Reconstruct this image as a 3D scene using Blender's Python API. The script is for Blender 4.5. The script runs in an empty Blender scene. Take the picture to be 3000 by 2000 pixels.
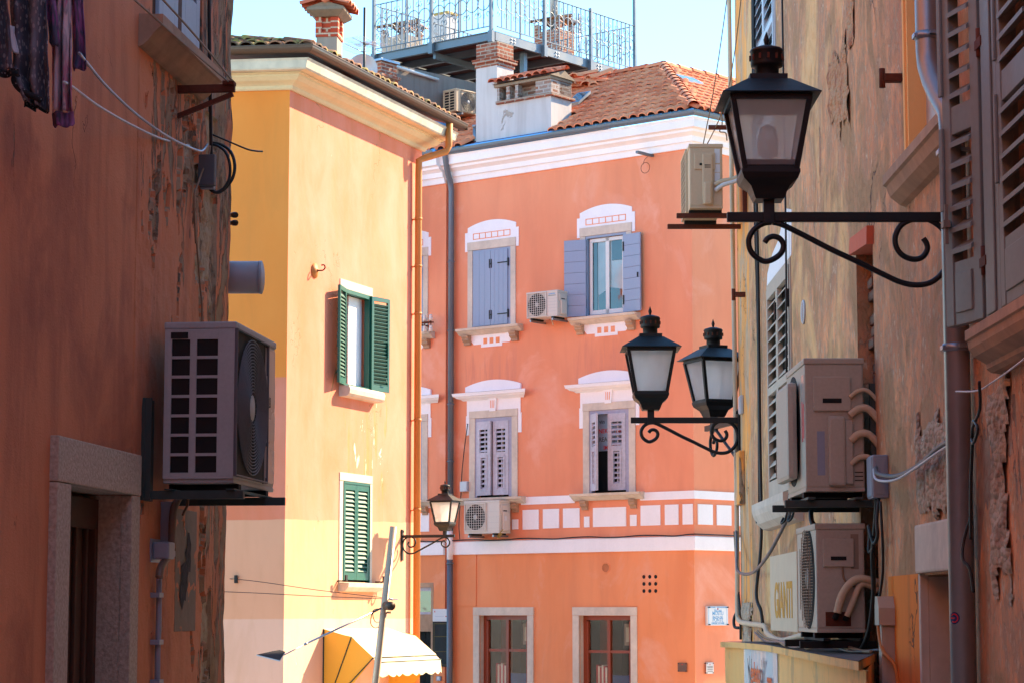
import bpy, bmesh, math, random
from mathutils import Vector, Matrix, noise
R = math.radians
random.seed(7)
sc = bpy.context.scene
COL = sc.collection
# ---------------------------------------------------------------- camera, light, exposure
F, CX, CY, PITCH, ZC = 5354.7, 1176.0, 784.0, R(6.6), 2.6
cam = bpy.data.cameras.new('camera'); camo = bpy.data.objects.new('camera', cam); COL.objects.link(camo)
camo.location = (0, 0, ZC); camo.rotation_euler = (R(90) + PITCH, 0, 0)
cam.lens = 36 * F / 2352; cam.sensor_width = 36; cam.clip_start = .1; cam.clip_end = 3000
sc.camera = camo
SUN = Vector((1.55, 1.03, 1.25)).normalized()
world = bpy.data.worlds.new('World'); sc.world = world; world.use_nodes = True
wn = world.node_tree.nodes; wl = world.node_tree.links
sky = wn.new('ShaderNodeTexSky'); sky.sky_type = 'NISHITA'; sky.sun_disc = False
sky.sun_elevation = math.asin(SUN.z); sky.sun_rotation = math.atan2(SUN.x, SUN.y)
sky.air_density = .85; sky.dust_density = 0; sky.ozone_density = 3.0
bg = wn['Background']; tint = wn.new('ShaderNodeMixRGB'); tint.blend_type = 'MULTIPLY'; tint.inputs[0].default_value = 1; tint.inputs[2].default_value = (.86, 1.16, 1.16, 1)
wl.new(sky.outputs[0], tint.inputs[1]); wl.new(tint.outputs[0], bg.inputs[0]); bg.inputs[1].default_value = .080
sun = bpy.data.lights.new('sun', 'SUN'); sun.energy = 2.7; sun.angle = R(.5); sun.color = (1, .77, .50)
suno = bpy.data.objects.new('sun', sun); COL.objects.link(suno); suno.rotation_euler = SUN.to_track_quat('Z', 'Y').to_euler()
sc.view_settings.view_transform = 'Standard'; sc.view_settings.look = 'None'
sc.view_settings.exposure = 2.55; sc.view_settings.gamma = 1
sc.cycles.max_bounces = 10; sc.cycles.diffuse_bounces = 6; sc.cycles.transparent_max_bounces = 12
sc.cycles.use_denoising = True; sc.cycles.sample_clamp_indirect = 8

# ---------------------------------------------------------------- photo geometry -> places on real walls
cp, sp = math.cos(PITCH), math.sin(PITCH)
def ray(x, y):
    a, b = (x - CX) / F, (CY - y) / F
    return Vector((a, cp - b * sp, sp + b * cp))
def at(x, y, d):
    r = ray(x, y); return Vector((0, 0, ZC)) + r * (d / r.y)
class Fr:
    "a wall: x runs along it to the viewer's right, -y points out of it, z is height"
    def __init__(s, o, u):
        l = math.hypot(*u); s.o = Vector((o[0], o[1])); s.u = Vector((u[0] / l, u[1] / l)); s.n = Vector((s.u.y, -s.u.x))
        s.ang = math.atan2(s.u.y, s.u.x); s.M = Matrix.Translation((s.o.x, s.o.y, 0)) @ Matrix.Rotation(s.ang, 4, 'Z')
    def hit(s, x, y, off=0):
        r = ray(x, y); o = s.o + s.n * off
        t = o.dot(s.n) / (r.x * s.n.x + r.y * s.n.y)
        return ((Vector((r.x, r.y)) * t - o).dot(s.u), ZC + r.z * t)
    def side(s, x, y, u):                       # off, z on the plane that stands square to the wall at u
        r = ray(x, y); o = s.o + s.u * u
        t = o.dot(s.u) / (r.x * s.u.x + r.y * s.u.y)
        return ((Vector((r.x, r.y)) * t - o).dot(s.n), ZC + r.z * t)
    def w(s, u, off, z): return s.M @ Vector((u, -off, z))
ZM = {'3': (1200, 550, 2.851), '4': (1200, 1050, 2.613), '5': (1200, 1550, 2.352), 'y1': (650, 1300, 2.24), 'y2': (900, 700, 2.613),
      'r': (1050, 0, 2.613), 'ry': (650, 0, 2.613), 'l2': (1750, 850, 2.613), 'bl': (1950, 0, 2.24), 'L1': (0, 0, 2.24), 'L2': (300, 600, 2.24),
      'L3': (0, 1200, 1.96), 'R1': (2100, 400, 2.613), 'R2': (2550, 0, 2.613), 'R3': (2100, 1000, 2.613), 'R4': (2100, 1450, 2.852),
      'R5': (2550, 600, 2.24), 'R6': (2550, 1300, 2.24), 'k': (740, 1500, 3.1367), 'g': (0, 0, 3.92), 's': (1950, 1700, 5.227), 'K': (2050, 1850, 3.92)}
def Z(k, X, Y):
    a, b, s = ZM[k]; return ((a + X / s) / 1.27551, (b + Y / s) / 1.27551)
LW = Fr(at(527, 800, 12.94), (.1127, 1))        # alley wall on the left
RW = Fr(at(1697, 900, 20.5), (0, -1))       # alley wall on the right
PM = Fr(at(1592, 900, 37.7), (.78, -.626)); PR = Fr(PM.o, (.72, .69))   # salmon building, two faces
YR = Fr(at(658, 900, 30), (.356, .934)); YL = Fr(YR.o, (.992, -.125))     # yellow building, two faces
WF = Fr((0, 0), (1, 0))

# ---------------------------------------------------------------- mesh builder
class MB:
    def __init__(s): s.v = []; s.f = []; s.m = []; s.sm = []; s.mi = 0
    def add(s, vs, fs, smooth=False):
        b = len(s.v); s.v += [tuple(v) for v in vs]
        for f in fs: s.f.append([b + i for i in f]); s.m.append(s.mi); s.sm.append(smooth)
    def box(s, x0, x1, y0, y1, z0, z1, bev=0):
        if x0 > x1: x0, x1 = x1, x0
        if y0 > y1: y0, y1 = y1, y0
        if z0 > z1: z0, z1 = z1, z0
        if bev <= 0:
            s.add([(x, y, z) for x in (x0, x1) for y in (y0, y1) for z in (z0, z1)],
                  [(0, 1, 3, 2), (4, 6, 7, 5), (0, 4, 5, 1), (2, 3, 7, 6), (0, 2, 6, 4), (1, 5, 7, 3)]); return
        bm = bmesh.new(); bmesh.ops.create_cube(bm, size=1)
        for v in bm.verts: v.co = Vector(((x0 + x1) / 2 + v.co.x * (x1 - x0), (y0 + y1) / 2 + v.co.y * (y1 - y0), (z0 + z1) / 2 + v.co.z * (z1 - z0)))
        bmesh.ops.bevel(bm, geom=bm.edges[:], offset=min(bev, (x1 - x0) * .45, (y1 - y0) * .45, (z1 - z0) * .45), segments=2, profile=.6, affect='EDGES')
        bm.verts.index_update(); s.add([v.co for v in bm.verts], [[v.index for v in f.verts] for f in bm.faces]); bm.free()
    def prism(s, pts, y0, y1):                   # (x, z) outline, counter-clockwise seen from -y
        n = len(pts); s.add([(x, y0, z) for x, z in pts] + [(x, y1, z) for x, z in pts],
              [list(range(n)), list(range(2 * n - 1, n - 1, -1))] + [(i, n + i, n + (i + 1) % n, (i + 1) % n) for i in range(n)])
    def prof(s, pts, x0, x1, k0=0, k1=0, closed=True, smooth=False):   # (off, z) outline run along x, ends mitred by k
        n = len(pts)
        vs = [(x0 - k0 * o, -o, z) for o, z in pts] + [(x1 + k1 * o, -o, z) for o, z in pts]
        fs = [(i, (i + 1) % n, n + (i + 1) % n, n + i) for i in range(n if closed else n - 1)]
        if closed: fs += [list(range(n)), list(range(2 * n - 1, n - 1, -1))]
        s.add(vs, fs, smooth)
    def tube(s, path, r, seg=8, r2=None, cap=True, flat=False):
        P = [Vector(p) for p in path]; n = len(P); vs = []; up = None
        for i, p in enumerate(P):
            t = (P[min(i + 1, n - 1)] - P[max(i - 1, 0)])
            t = t.normalized() if t.length > 1e-9 else Vector((0, 0, 1))
            if up is None:
                up = Vector((0, 0, 1)) if abs(t.z) < .9 else Vector((0, 1, 0))
            a = up - t * up.dot(t)
            if a.length < 1e-4: a = t.orthogonal()
            a.normalize(); up = a; b = t.cross(a)
            rr = r if r2 is None else r + (r2 - r) * i / (n - 1)
            for k in range(seg):
                th = 2 * math.pi * (k + (.5 if seg == 4 else 0)) / seg
                vs.append(p + (a * math.cos(th) + b * math.sin(th)) * rr)
        fs = [(i * seg + k, i * seg + (k + 1) % seg, (i + 1) * seg + (k + 1) % seg, (i + 1) * seg + k) for i in range(n - 1) for k in range(seg)]
        if cap: fs += [list(range(seg - 1, -1, -1)), [(n - 1) * seg + k for k in range(seg)]]
        s.add(vs, fs, seg > 4 and not flat)
    def lathe(s, prof, c, seg=20, axis='z', smooth=True, a0=0, a1=360):
        c = Vector(c); vs = []; full = (a1 - a0) == 360; m = seg if full else seg + 1
        for r_, h in prof:
            for k in range(m):
                th = R(a0 + (a1 - a0) * k / seg); x, y = r_ * math.cos(th), r_ * math.sin(th)
                vs.append(c + (Vector((x, y, h)) if axis == 'z' else Vector((x, h, y)) if axis == 'y' else Vector((h, x, y))))
        fs = []
        for i in range(len(prof) - 1):
            for k in range(seg):
                k2 = (k + 1) % m; fs.append((i * m + k, i * m + k2, (i + 1) * m + k2, (i + 1) * m + k))
        s.add(vs, fs, smooth)
    def frust(s, c, z0, w0, z1, w1, d0=None, d1=None, open_=False):      # square frustum
        d0 = w0 if d0 is None else d0; d1 = w1 if d1 is None else d1
        x, y = c; vs = [(x + a * w0 / 2, y + b * d0 / 2, z0) for a, b in ((-1, -1), (1, -1), (1, 1), (-1, 1))] + [(x + a * w1 / 2, y + b * d1 / 2, z1) for a, b in ((-1, -1), (1, -1), (1, 1), (-1, 1))]
        fs = [(0, 1, 5, 4), (1, 2, 6, 5), (2, 3, 7, 6), (3, 0, 4, 7)]
        if not open_: fs += [(3, 2, 1, 0), (4, 5, 6, 7)]
        s.add(vs, fs)
    def quad(s, *p): s.add(p, [tuple(range(len(p)))])
    def sheet(s, x0, x1, z0, z1, holes, y=0, depth=.2, dx=None):   # wall face with real openings and their reveals
        xs = sorted({x0, x1} | {h[0] for h in holes} | {h[1] for h in holes}); zs = sorted({z0, z1} | {h[2] for h in holes} | {h[3] for h in holes})
        xs = [x for x in xs if x0 <= x <= x1]; zs = [z for z in zs if z0 <= z <= z1]
        for i in range(len(xs) - 1):
            for j in range(len(zs) - 1):
                cx, cz = (xs[i] + xs[i + 1]) / 2, (zs[j] + zs[j + 1]) / 2
                if any(h[0] < cx < h[1] and h[2] < cz < h[3] for h in holes): continue
                s.quad((xs[i], y, zs[j]), (xs[i + 1], y, zs[j]), (xs[i + 1], y, zs[j + 1]), (xs[i], y, zs[j + 1]))
        for h in holes:
            a, b, c, d = h[:4]; e = y + (h[4] if len(h) > 4 else depth)
            s.quad((a, y, c), (a, y, d), (a, e, d), (a, e, c)); s.quad((b, y, c), (b, e, c), (b, e, d), (b, y, d))
            s.quad((a, y, d), (b, y, d), (b, e, d), (a, e, d)); s.quad((a, y, c), (a, e, c), (b, e, c), (b, y, c))
    def build(s, name, mats, parent=None, fr=None, label=None, cat=None, group=None, kind=None, at_=None):
        fr = fr or WF; mats = mats if isinstance(mats, (list, tuple)) else [mats]
        W = [fr.M @ Vector(v) for v in s.v]
        if parent is not None: Mi = parent['_M'].inverted() if False else ROOTS[parent.name].inverted(); M = None
        else:
            L = [Matrix.Rotation(-fr.ang, 4, 'Z') @ v for v in W]
            c = Vector(((min(v.x for v in L) + max(v.x for v in L)) / 2, (min(v.y for v in L) + max(v.y for v in L)) / 2, min(v.z for v in L)))
            M = Matrix.Translation(Matrix.Rotation(fr.ang, 4, 'Z') @ c) @ Matrix.Rotation(fr.ang, 4, 'Z'); Mi = M.inverted()
        me = bpy.data.meshes.new(name); me.from_pydata([Mi @ v for v in W], [], s.f); me.update()
        bm = bmesh.new(); bm.from_mesh(me); 
        if len(bm.faces) < 60000:
            try: bmesh.ops.recalc_face_normals(bm, faces=bm.faces[:])
            except Exception: pass
        bm.to_mesh(me); bm.free()
        for i, p in enumerate(me.polygons): p.material_index = s.m[i]; p.use_smooth = s.sm[i]
        for m in mats: me.materials.append(MAT(m) if isinstance(m, str) else m)
        o = bpy.data.objects.new(name, me); COL.objects.link(o)
        if parent is not None: o.parent = parent; ROOTS[o.name] = ROOTS[parent.name]
        else: o.matrix_world = M; ROOTS[o.name] = M
        return tag(o, label, cat, group, kind)
ROOTS = {}
def tag(o, label=None, cat=None, group=None, kind=None):
    if label: o['label'] = label
    if cat: o['category'] = cat
    if group: o['group'] = group
    if kind: o['kind'] = kind
    return o
def thing(name, label, cat, fr, u, off, z, group=None, rot=0):
    o = bpy.data.objects.new(name, None); COL.objects.link(o); o.empty_display_size = .1
    M = Matrix.Translation(fr.w(u, off, z)) @ Matrix.Rotation(fr.ang + rot, 4, 'Z'); o.matrix_world = M; ROOTS[o.name] = M
    return tag(o, label, cat, group)
def sub(o, fr=None):                            # frame-like object so that parts may be written in the thing's own local space
    f = Fr((0, 0), (1, 0)); f.M = ROOTS[o.name]; f.ang = f.M.to_euler().z; return f
def smooth_path(pts, n=6):
    P = [Vector(p) for p in pts]; out = []
    for i in range(len(P) - 1):
        a, b, c, d = P[max(i - 1, 0)], P[i], P[i + 1], P[min(i + 2, len(P) - 1)]
        for k in range(n):
            t = k / n; out.append(.5 * ((2 * b) + (c - a) * t + (2 * a - 5 * b + 4 * c - d) * t * t + (3 * b - a - 3 * c + d) * t ** 3))
    out.append(P[-1]); return out
def cable(name, pts, r, mat, label, cat='cable', fr=None, group=None, seg=6, n=6):
    m = MB(); m.tube(smooth_path(pts, n), r, seg); return m.build(name, mat, None, fr, label, cat, group)
def tube_part(name, pts, r, mat, parent, fr=None, seg=8, n=6, label=None):
    m = MB(); m.tube(smooth_path(pts, n), r, seg); return m.build(name, mat, parent, fr, label)
def text(s, size, parent, fr, u, off, z, mat, sx=1, name='lettering', align='CENTER', rot=None, ext=.001, bold=0):
    cu = bpy.data.curves.new('t', 'FONT'); cu.body = s; cu.size = size; cu.align_x = align; cu.align_y = 'CENTER'; cu.extrude = ext; cu.offset = bold
    to = bpy.data.objects.new('t', cu); COL.objects.link(to); bpy.context.view_layer.update()
    dg = bpy.context.evaluated_depsgraph_get(); me = bpy.data.meshes.new_from_object(to.evaluated_get(dg))
    bpy.data.objects.remove(to); bpy.data.curves.remove(cu)
    A = fr.M @ Matrix.Translation((u, -off, z)) @ (rot or Matrix.Rotation(R(90), 4, 'X')) @ Matrix.Diagonal((sx, 1, 1, 1))
    me.transform(ROOTS[parent.name].inverted() @ A); me.materials.clear(); me.materials.append(MAT(mat)); me.name = name
    o = bpy.data.objects.new(name, me); COL.objects.link(o); o.parent = parent; ROOTS[o.name] = ROOTS[parent.name]; return o

# ---------------------------------------------------------------- materials
def lin(h):
    h = h.lstrip('#'); c = [int(h[i:i + 2], 16) / 255 for i in (0, 2, 4)]
    return tuple((x / 12.92 if x <= .04045 else ((x + .055) / 1.055) ** 2.4) for x in c) + (1,)
def col(c): return lin(c) if isinstance(c, str) else (tuple(c) + (1,) if len(c) == 3 else tuple(c))
class N:
    def __init__(s, name):
        s.mat = bpy.data.materials.new(name); s.mat.use_nodes = True; s.t = s.mat.node_tree; s.b = s.t.nodes['Principled BSDF']; s.out = s.t.nodes['Material Output']
        s.tc = s.t.nodes.new('ShaderNodeTexCoord').outputs['Object']
    def n(s, t, **k):
        x = s.t.nodes.new('ShaderNode' + t)
        for a, b in k.items(): setattr(x, a, b)
        return x
    def put(s, sock, v):
        if isinstance(v, bpy.types.NodeSocket): s.t.links.new(v, sock)
        elif v is not None: sock.default_value = v
    def map(s, sx, sy=None, sz=None, off=(0, 0, 0)):
        m = s.n('Mapping'); s.put(m.inputs[0], s.tc); m.inputs[3].default_value = (sx, sx if sy is None else sy, sx if sz is None else sz); m.inputs[1].default_value = off
        return m.outputs[0]
    def noise(s, vec, sc=1, det=5, rough=.55, dist=0):
        x = s.n('TexNoise'); s.put(x.inputs['Vector'], vec); x.inputs['Scale'].default_value = sc; x.inputs['Detail'].default_value = det
        x.inputs['Roughness'].default_value = rough; x.inputs['Distortion'].default_value = dist; return x.outputs['Fac']
    def ramp(s, v, a, b, c=0.0, d=1.0):
        x = s.n('MapRange', clamp=True); s.put(x.inputs[0], v); x.inputs[1].default_value = a; x.inputs[2].default_value = b; x.inputs[3].default_value = c; x.inputs[4].default_value = d; return x.outputs[0]
    def m(s, op, a, b=None, c=None):
        x = s.n('Math', operation=op); s.put(x.inputs[0], a)
        if b is not None: s.put(x.inputs[1], b)
        if c is not None: s.put(x.inputs[2], c)
        return x.outputs[0]
    def mix(s, f, a, b, blend='MIX'):
        x = s.n('MixRGB', blend_type=blend); s.put(x.inputs[0], f); s.put(x.inputs[1], a if isinstance(a, bpy.types.NodeSocket) else col(a)); s.put(x.inputs[2], b if isinstance(b, bpy.types.NodeSocket) else col(b)); return x.outputs[0]
    def xyz(s):
        x = s.n('SeparateXYZ'); s.put(x.inputs[0], s.tc); return x.outputs
    def island(s): return s.n('NewGeometry').outputs['Random Per Island']
    def done(s, c, rough=.85, metal=0, height=None, dist=.01, strength=1, **k):
        s.put(s.b.inputs['Base Color'], c if isinstance(c, bpy.types.NodeSocket) else col(c)); s.put(s.b.inputs['Roughness'], rough); s.b.inputs['Metallic'].default_value = metal
        for a, v in k.items(): s.put(s.b.inputs[a.replace('_', ' ')], v)
        if height is not None:
            bu = s.n('Bump'); s.put(bu.inputs['Height'], height); bu.inputs['Distance'].default_value = dist; bu.inputs['Strength'].default_value = strength
            s.t.links.new(bu.outputs[0], s.b.inputs['Normal'])
        return s.mat
MATS = {}; DEF = {}
def MAT(k):
    if k not in MATS: MATS[k] = DEF[k]()
    return MATS[k]
def plain(name, c, rough=.6, metal=0, var=.12, bump=.002, sc=30, **k):
    def f():
        a = N(name); n1 = a.noise(a.map(sc), 1, 5); n2 = a.noise(a.map(3, 3, 1.2), 1, 5)
        v = a.m('ADD', a.ramp(n1, .3, .7, -var * .5, var * .5), a.ramp(n2, .3, .7, -var, var)); 
        h = a.n('HueSaturation'); h.inputs['Color'].default_value = col(c); a.put(h.inputs['Value'], a.m('ADD', v, 1.0))
        return a.done(h.outputs[0], rough=a.ramp(n2, .3, .7, max(rough - .1, .03), min(rough + .12, 1)), metal=metal, height=n1, dist=bump, **k)
    DEF[name] = f
def plaster(name, c1, c2, c3=None, bump=.006, layers=None, streak=.25, mott=1.3, grain=90, zoned=None, sv=(5, .32), mz=.55):
    def f():
        a = N(name); big = a.noise(a.map(mott, mott, mott * mz), 1, 7, .6, .4); st = a.noise(a.map(sv[0], sv[0], sv[1]), 1, 5, .6, .5); gr = a.noise(a.map(grain), 1, 3); mid = a.noise(a.map(9), 1, 5)
        base1, base2 = (col(c1), col(c2))
        c = a.mix(a.ramp(big, .36, .66), base1, base2)
        if zoned: c = zoned(a, c, big)
        if c3 is not None: c = a.mix(a.m('MULTIPLY', a.ramp(st, .5, .72), streak * 2.2), c, c3)
        c = a.mix(a.ramp(st, .3, .7, 0, streak), c, (.5, .42, .36), 'MULTIPLY')
        h = a.m('ADD', a.m('MULTIPLY', gr, .25), a.m('ADD', a.m('MULTIPLY', mid, .5), a.m('MULTIPLY', big, 1.6)))
        if layers:
            for fn, ca, cb, dep in layers:
                mk = fn(a); c = a.mix(mk, c, a.mix(a.ramp(mid, .35, .65), ca, cb)); h = a.m('SUBTRACT', h, a.m('MULTIPLY', mk, dep))
        return a.done(c, rough=.92, height=h, dist=bump)
    DEF[name] = f
def peel(thr, sx, sz, x0=None, x1=None, z0=None, z1=None, seed=0, soft=.012, fx=.3, fz=.3, amp=.25):
    def fn(a):
        n_ = a.noise(a.map(sx, sx, sz, (seed, 0, seed * 1.7)), 1, 8, .62, .6); X = a.xyz(); g = 0.0; tot = None
        def edge(v, lo, hi, soft_):
            e = None
            if lo is not None: e = a.ramp(v, lo - soft_, lo + soft_, 0, 1)
            if hi is not None:
                e2 = a.ramp(v, hi - soft_, hi + soft_, 1, 0); e = e2 if e is None else a.m('MULTIPLY', e, e2)
            return e
        for e in (edge(X[0], x0, x1, fx), edge(X[2], z0, z1, fz)):
            if e is not None: tot = e if tot is None else a.m('MULTIPLY', tot, e)
        if tot is None: return a.ramp(n_, thr - soft, thr + soft)
        return a.ramp(a.m('ADD', n_, a.m('MULTIPLY', a.m('SUBTRACT', tot, 1.0), amp)), thr - soft, thr + soft)
    return fn
def cracks(sc=.8, w=.006, seed=3, thr=.5):
    def fn(a):
        v = a.n('TexVoronoi', feature='DISTANCE_TO_EDGE'); d = a.noise(a.map(3), 1, 4); m_ = a.map(sc, sc, sc * .45, (seed, 0, 0))
        w2 = a.n('VectorMath', operation='ADD'); cm = a.n('CombineXYZ'); a.put(cm.inputs[0], d); a.put(cm.inputs[2], d); a.put(w2.inputs[0], m_); a.put(w2.inputs[1], cm.outputs[0])
        a.put(v.inputs['Vector'], w2.outputs[0]); v.inputs['Scale'].default_value = 1
        return a.m('MULTIPLY', a.ramp(v.outputs['Distance'], w * .4, w, 1, 0), a.ramp(a.noise(a.map(.9, .9, .9, (seed, 1, 0)), 1, 3), thr, thr + .05))
    return fn
# plain surfaces
plain('stone', '#cfc0ae', .9, 0, .14, .004, 14); plain('stone_dirty', '#ab8a6e', .9, 0, .25, .006, 10); plain('white_trim', '#f0ecec', .85, 0, .04, .002, 30)
plain('cream_trim', '#dcc49a', .85, 0, .06, .002, 20); plain('slab', '#c9bda8', .9, 0, .18, .004, 10)
plain('blue_paint', '#8c9bb2', .55, 0, .05, .0006, 40); plain('old_lilac', '#b8b4bd', .8, 0, .2, .003, 24); plain('green_paint', '#0a5848', .45, 0, .06, .0005, 40)
plain('pale_shutter', '#b7aa98', .7, 0, .1, .001, 20); plain('grey_paint', '#74756f', .6, 0, .12, .001, 30); plain('pvc', '#d3d3cf', .35, 0, .03, .0003); plain('black_iron', '#0b0b0c', .5, .2, .2, .001, 50)
plain('rust', '#5a2a17', .85, .1, .3, .002, 40); plain('steel_grey', '#66707a', .45, .3, .08, .0005); plain('galv', '#8d8f92', .36, .6, .1, .0006, 14)
plain('zinc', '#8a97a3', .34, .7, .1, .0006, 9); plain('brown_metal', '#5c4a3e', .45, .55, .12, .0005); plain('bracket_green', '#3a4643', .6, .3, .15, .0008)
plain('orange_pipe', '#c47a35', .6, 0, .08, .0008, 12); plain('beige_pvc', '#cbb79a', .55, 0, .08, .0006, 12); plain('cable_black', '#0d0d0e', .5, 0, .1, .0002)
plain('cable_white', '#c9cdd2', .5, 0, .08, .0002); plain('cable_grey', '#56575c', .5, 0, .08, .0002); plain('cable_tan', '#8a6f54', .6, 0, .1, .0003)
plain('ac_grey', '#a6a9a8', .5, 0, .10, .0004, 60); plain('ac_warm', '#ada594', .5, 0, .12, .0004, 60); plain('ac_white', '#c9c3b8', .5, 0, .06, .0004, 60); plain('ac_beige', '#c7ad8b', .5, 0, .06, .0004, 60)
plain('ac_glossy', '#b7aca4', .22, 0, .04, .0015, 3); plain('dark', '#0c0a09', .8, 0, .2, .0005); plain('fin', '#151211', .7, .2, .2, .0005)
plain('label_white', '#cfcfcf', .6, 0, .04, .0001); plain('label_blue', '#1ea0d8', .5, 0, 0, 0); plain('red', '#c8232a', .5, 0, .05, 0); plain('logo_grey', '#4a4a4e', .5, 0, 0, 0)
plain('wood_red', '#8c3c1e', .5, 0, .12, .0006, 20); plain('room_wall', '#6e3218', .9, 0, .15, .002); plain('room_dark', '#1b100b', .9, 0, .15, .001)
plain('tile_under', '#6e2a18', .9, 0, .2, .004, 8); plain('awning', '#e9b23e', .8, 0, .03, .0006, 60); plain('awning_top', '#ead9ae', .8, 0, .03, .0006, 60); plain('awning_seam', '#1f3a34', .8, 0, .05, 0)
plain('pole_steel', '#cdaa8a', .35, .25, .05, .0003); plain('alu', '#b9bcc0', .35, .8, .06, .0003); plain('insul', '#d8cfc2', .2, 0, .05, .0001); plain('sign_white', '#d9dde0', .4, 0, .02, 0)
plain('sign_blue', '#5aa0cf', .5, 0, 0, 0); plain('sign_black', '#141312', .75, 0, .04, .0002); plain('brass', '#6a5223', .4, .7, .1, 0); plain('bronze', '#7a5648', .5, .4, .08, 0)
plain('yellow_paint', '#d49a2a', .7, 0, .12, .001, 20); plain('orange_print', '#e0662a', .6, 0, .05, 0); plain('ink', '#57514b', .7, 0, .05, 0); plain('navy', '#0f2a63', .5, 0, 0, 0)
plain('cement', '#8b7a68', .95, 0, .18, .006, 12); plain('cement_dark', '#33231b', .95, 0, .35, .02, 14); plain('ground', '#c9bba8', .85, 0, .12, .006, 5)
plain('roofing', '#5b5450', .9, 0, .15, .006, 12); plain('book_red', '#a82a2a', .6); plain('book_cream', '#d9cdb5', .7); plain('silver_plastic', '#8d97a8', .4, .1, .05, .0003)
plain('lilac_frame', '#a09eb0', .7, 0, .15, .002, 24); plain('satin_white', '#b9c0c6', .35, 0, .05, .0005); plain('shutter_blue_white', '#a9bccb', .6, 0, .08, .001); plain('shutter_brown', '#4c2d1c', .7, 0, .15, .001)
plain('clamp_tan', '#7d6c5d', .5, .3, .1, .001); plain('dish', '#9fa4ad', .4, .2, .04, 0); plain('flash_sky', '#5a9fd6', .4, .1, .06, .0006, 6)  # flashing: sky reflection put into the blue base colour
plain('wall_grey', '#6d6964', .95, 0, .12, .005, 6); plain('foam', '#c8b596', .8, 0, .12, .003, 30); plain('duct', '#a3a0a6', .5, 0, .05, .0004); plain('panel_board', '#d6c3a4', .7, 0, .08, .0008, 10)
plain('duct_beige', '#b0a896', .5, 0, .06, .0004); plain('tape_yellow', '#a88f4e', .8)

def glass_mat(name, c, rough=.04, **k):
    def f():
        a = N(name); n1 = a.noise(a.map(1.2), 1, 3); return a.done(a.mix(a.ramp(n1, .35, .65), c, tuple(x * .6 for x in col(c)[:3])), rough=rough, Specular_IOR_Level=.9, height=n1, dist=.004)
    DEF[name] = f
glass_mat('pane_dark', (.012, .014, .018)); glass_mat('pane_pale', (.30, .36, .36), .08); glass_mat('skylight', (.06, .09, .13), .05)
def clear():
    a = N('clear_pane'); tr = a.n('BsdfTransparent'); gl = a.n('BsdfGlossy'); gl.inputs['Roughness'].default_value = .03; mx = a.n('MixShader')
    fr = a.n('Fresnel'); fr.inputs[0].default_value = 1.5; a.put(mx.inputs[0], a.m('MULTIPLY', fr.outputs[0], .3)); a.put(mx.inputs[1], tr.outputs[0]); a.put(mx.inputs[2], gl.outputs[0]); a.put(a.out.inputs[0], mx.outputs[0]); return a.mat
DEF['clear_pane'] = clear
def milk(name, c, trans, op=.0):
    def f():
        a = N(name); df = a.n('BsdfDiffuse'); tl = a.n('BsdfTranslucent'); tp = a.n('BsdfTransparent'); gl = a.n('BsdfGlossy'); gl.inputs['Roughness'].default_value = .15
        n1 = a.noise(a.map(6, 6, 2), 1, 4); cc = a.mix(a.ramp(n1, .3, .7), c, tuple(x * .85 for x in col(c)[:3]))
        a.put(df.inputs[0], cc); a.put(tl.inputs[0], cc); m1 = a.n('MixShader'); m1.inputs[0].default_value = trans; a.put(m1.inputs[1], df.outputs[0]); a.put(m1.inputs[2], tl.outputs[0])
        m2 = a.n('MixShader'); m2.inputs[0].default_value = .08; a.put(m2.inputs[1], m1.outputs[0]); a.put(m2.inputs[2], gl.outputs[0])
        m3 = a.n('MixShader'); m3.inputs[0].default_value = op; a.put(m3.inputs[1], m2.outputs[0]); a.put(m3.inputs[2], tp.outputs[0]); a.put(a.out.inputs[0], m3.outputs[0]); return a.mat
    DEF[name] = f
milk('milk_glass', (.99, 1, .99), .9, .12); milk('dusty_glass', (.9, .95, .93), .75, .35)

# building walls
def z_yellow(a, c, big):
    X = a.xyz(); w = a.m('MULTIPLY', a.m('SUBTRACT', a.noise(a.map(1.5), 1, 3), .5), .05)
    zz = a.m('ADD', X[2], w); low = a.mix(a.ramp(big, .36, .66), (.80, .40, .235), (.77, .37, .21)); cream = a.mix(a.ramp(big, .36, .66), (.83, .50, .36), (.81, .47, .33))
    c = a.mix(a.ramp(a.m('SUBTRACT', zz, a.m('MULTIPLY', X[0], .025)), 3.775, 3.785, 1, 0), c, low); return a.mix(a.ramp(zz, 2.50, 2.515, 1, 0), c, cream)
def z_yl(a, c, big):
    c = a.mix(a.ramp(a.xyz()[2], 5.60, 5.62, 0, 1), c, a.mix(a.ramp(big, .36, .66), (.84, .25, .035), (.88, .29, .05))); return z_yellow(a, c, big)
plaster('yellow_plaster', (.74, .215, .105), (.82, .28, .185), (.66, .27, .09), .005, [(peel(.60, 7, 2, 1.9, 3.2, 4.2, 5.6, seed=44, soft=.006, fx=.2, fz=.4, amp=.15), (.72, .6, .48), (.8, .7, .58), 1), (peel(.55, 5, .8, 1.6, 3.3, 3.9, 5.6, seed=48, soft=.06, fx=.3, fz=.5, amp=.2), (.70, .22, .06), (.66, .25, .08), .1)] + [(peel(.735, 9, 2.5, seed=4), (.78, .68, .52), (.7, .6, .45), .6), (cracks(.5, .004, 2, .56), (.45, .22, .08), (.4, .2, .08), 1)], .10, 1.3, zoned=z_yellow, sv=(3, .7))
plaster('yellow_left', (.74, .215, .105), (.82, .28, .185), (.55, .24, .06), .004, None, .08, .8, zoned=z_yl, sv=(3, .7))  # left face: same base paint as the right face
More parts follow.
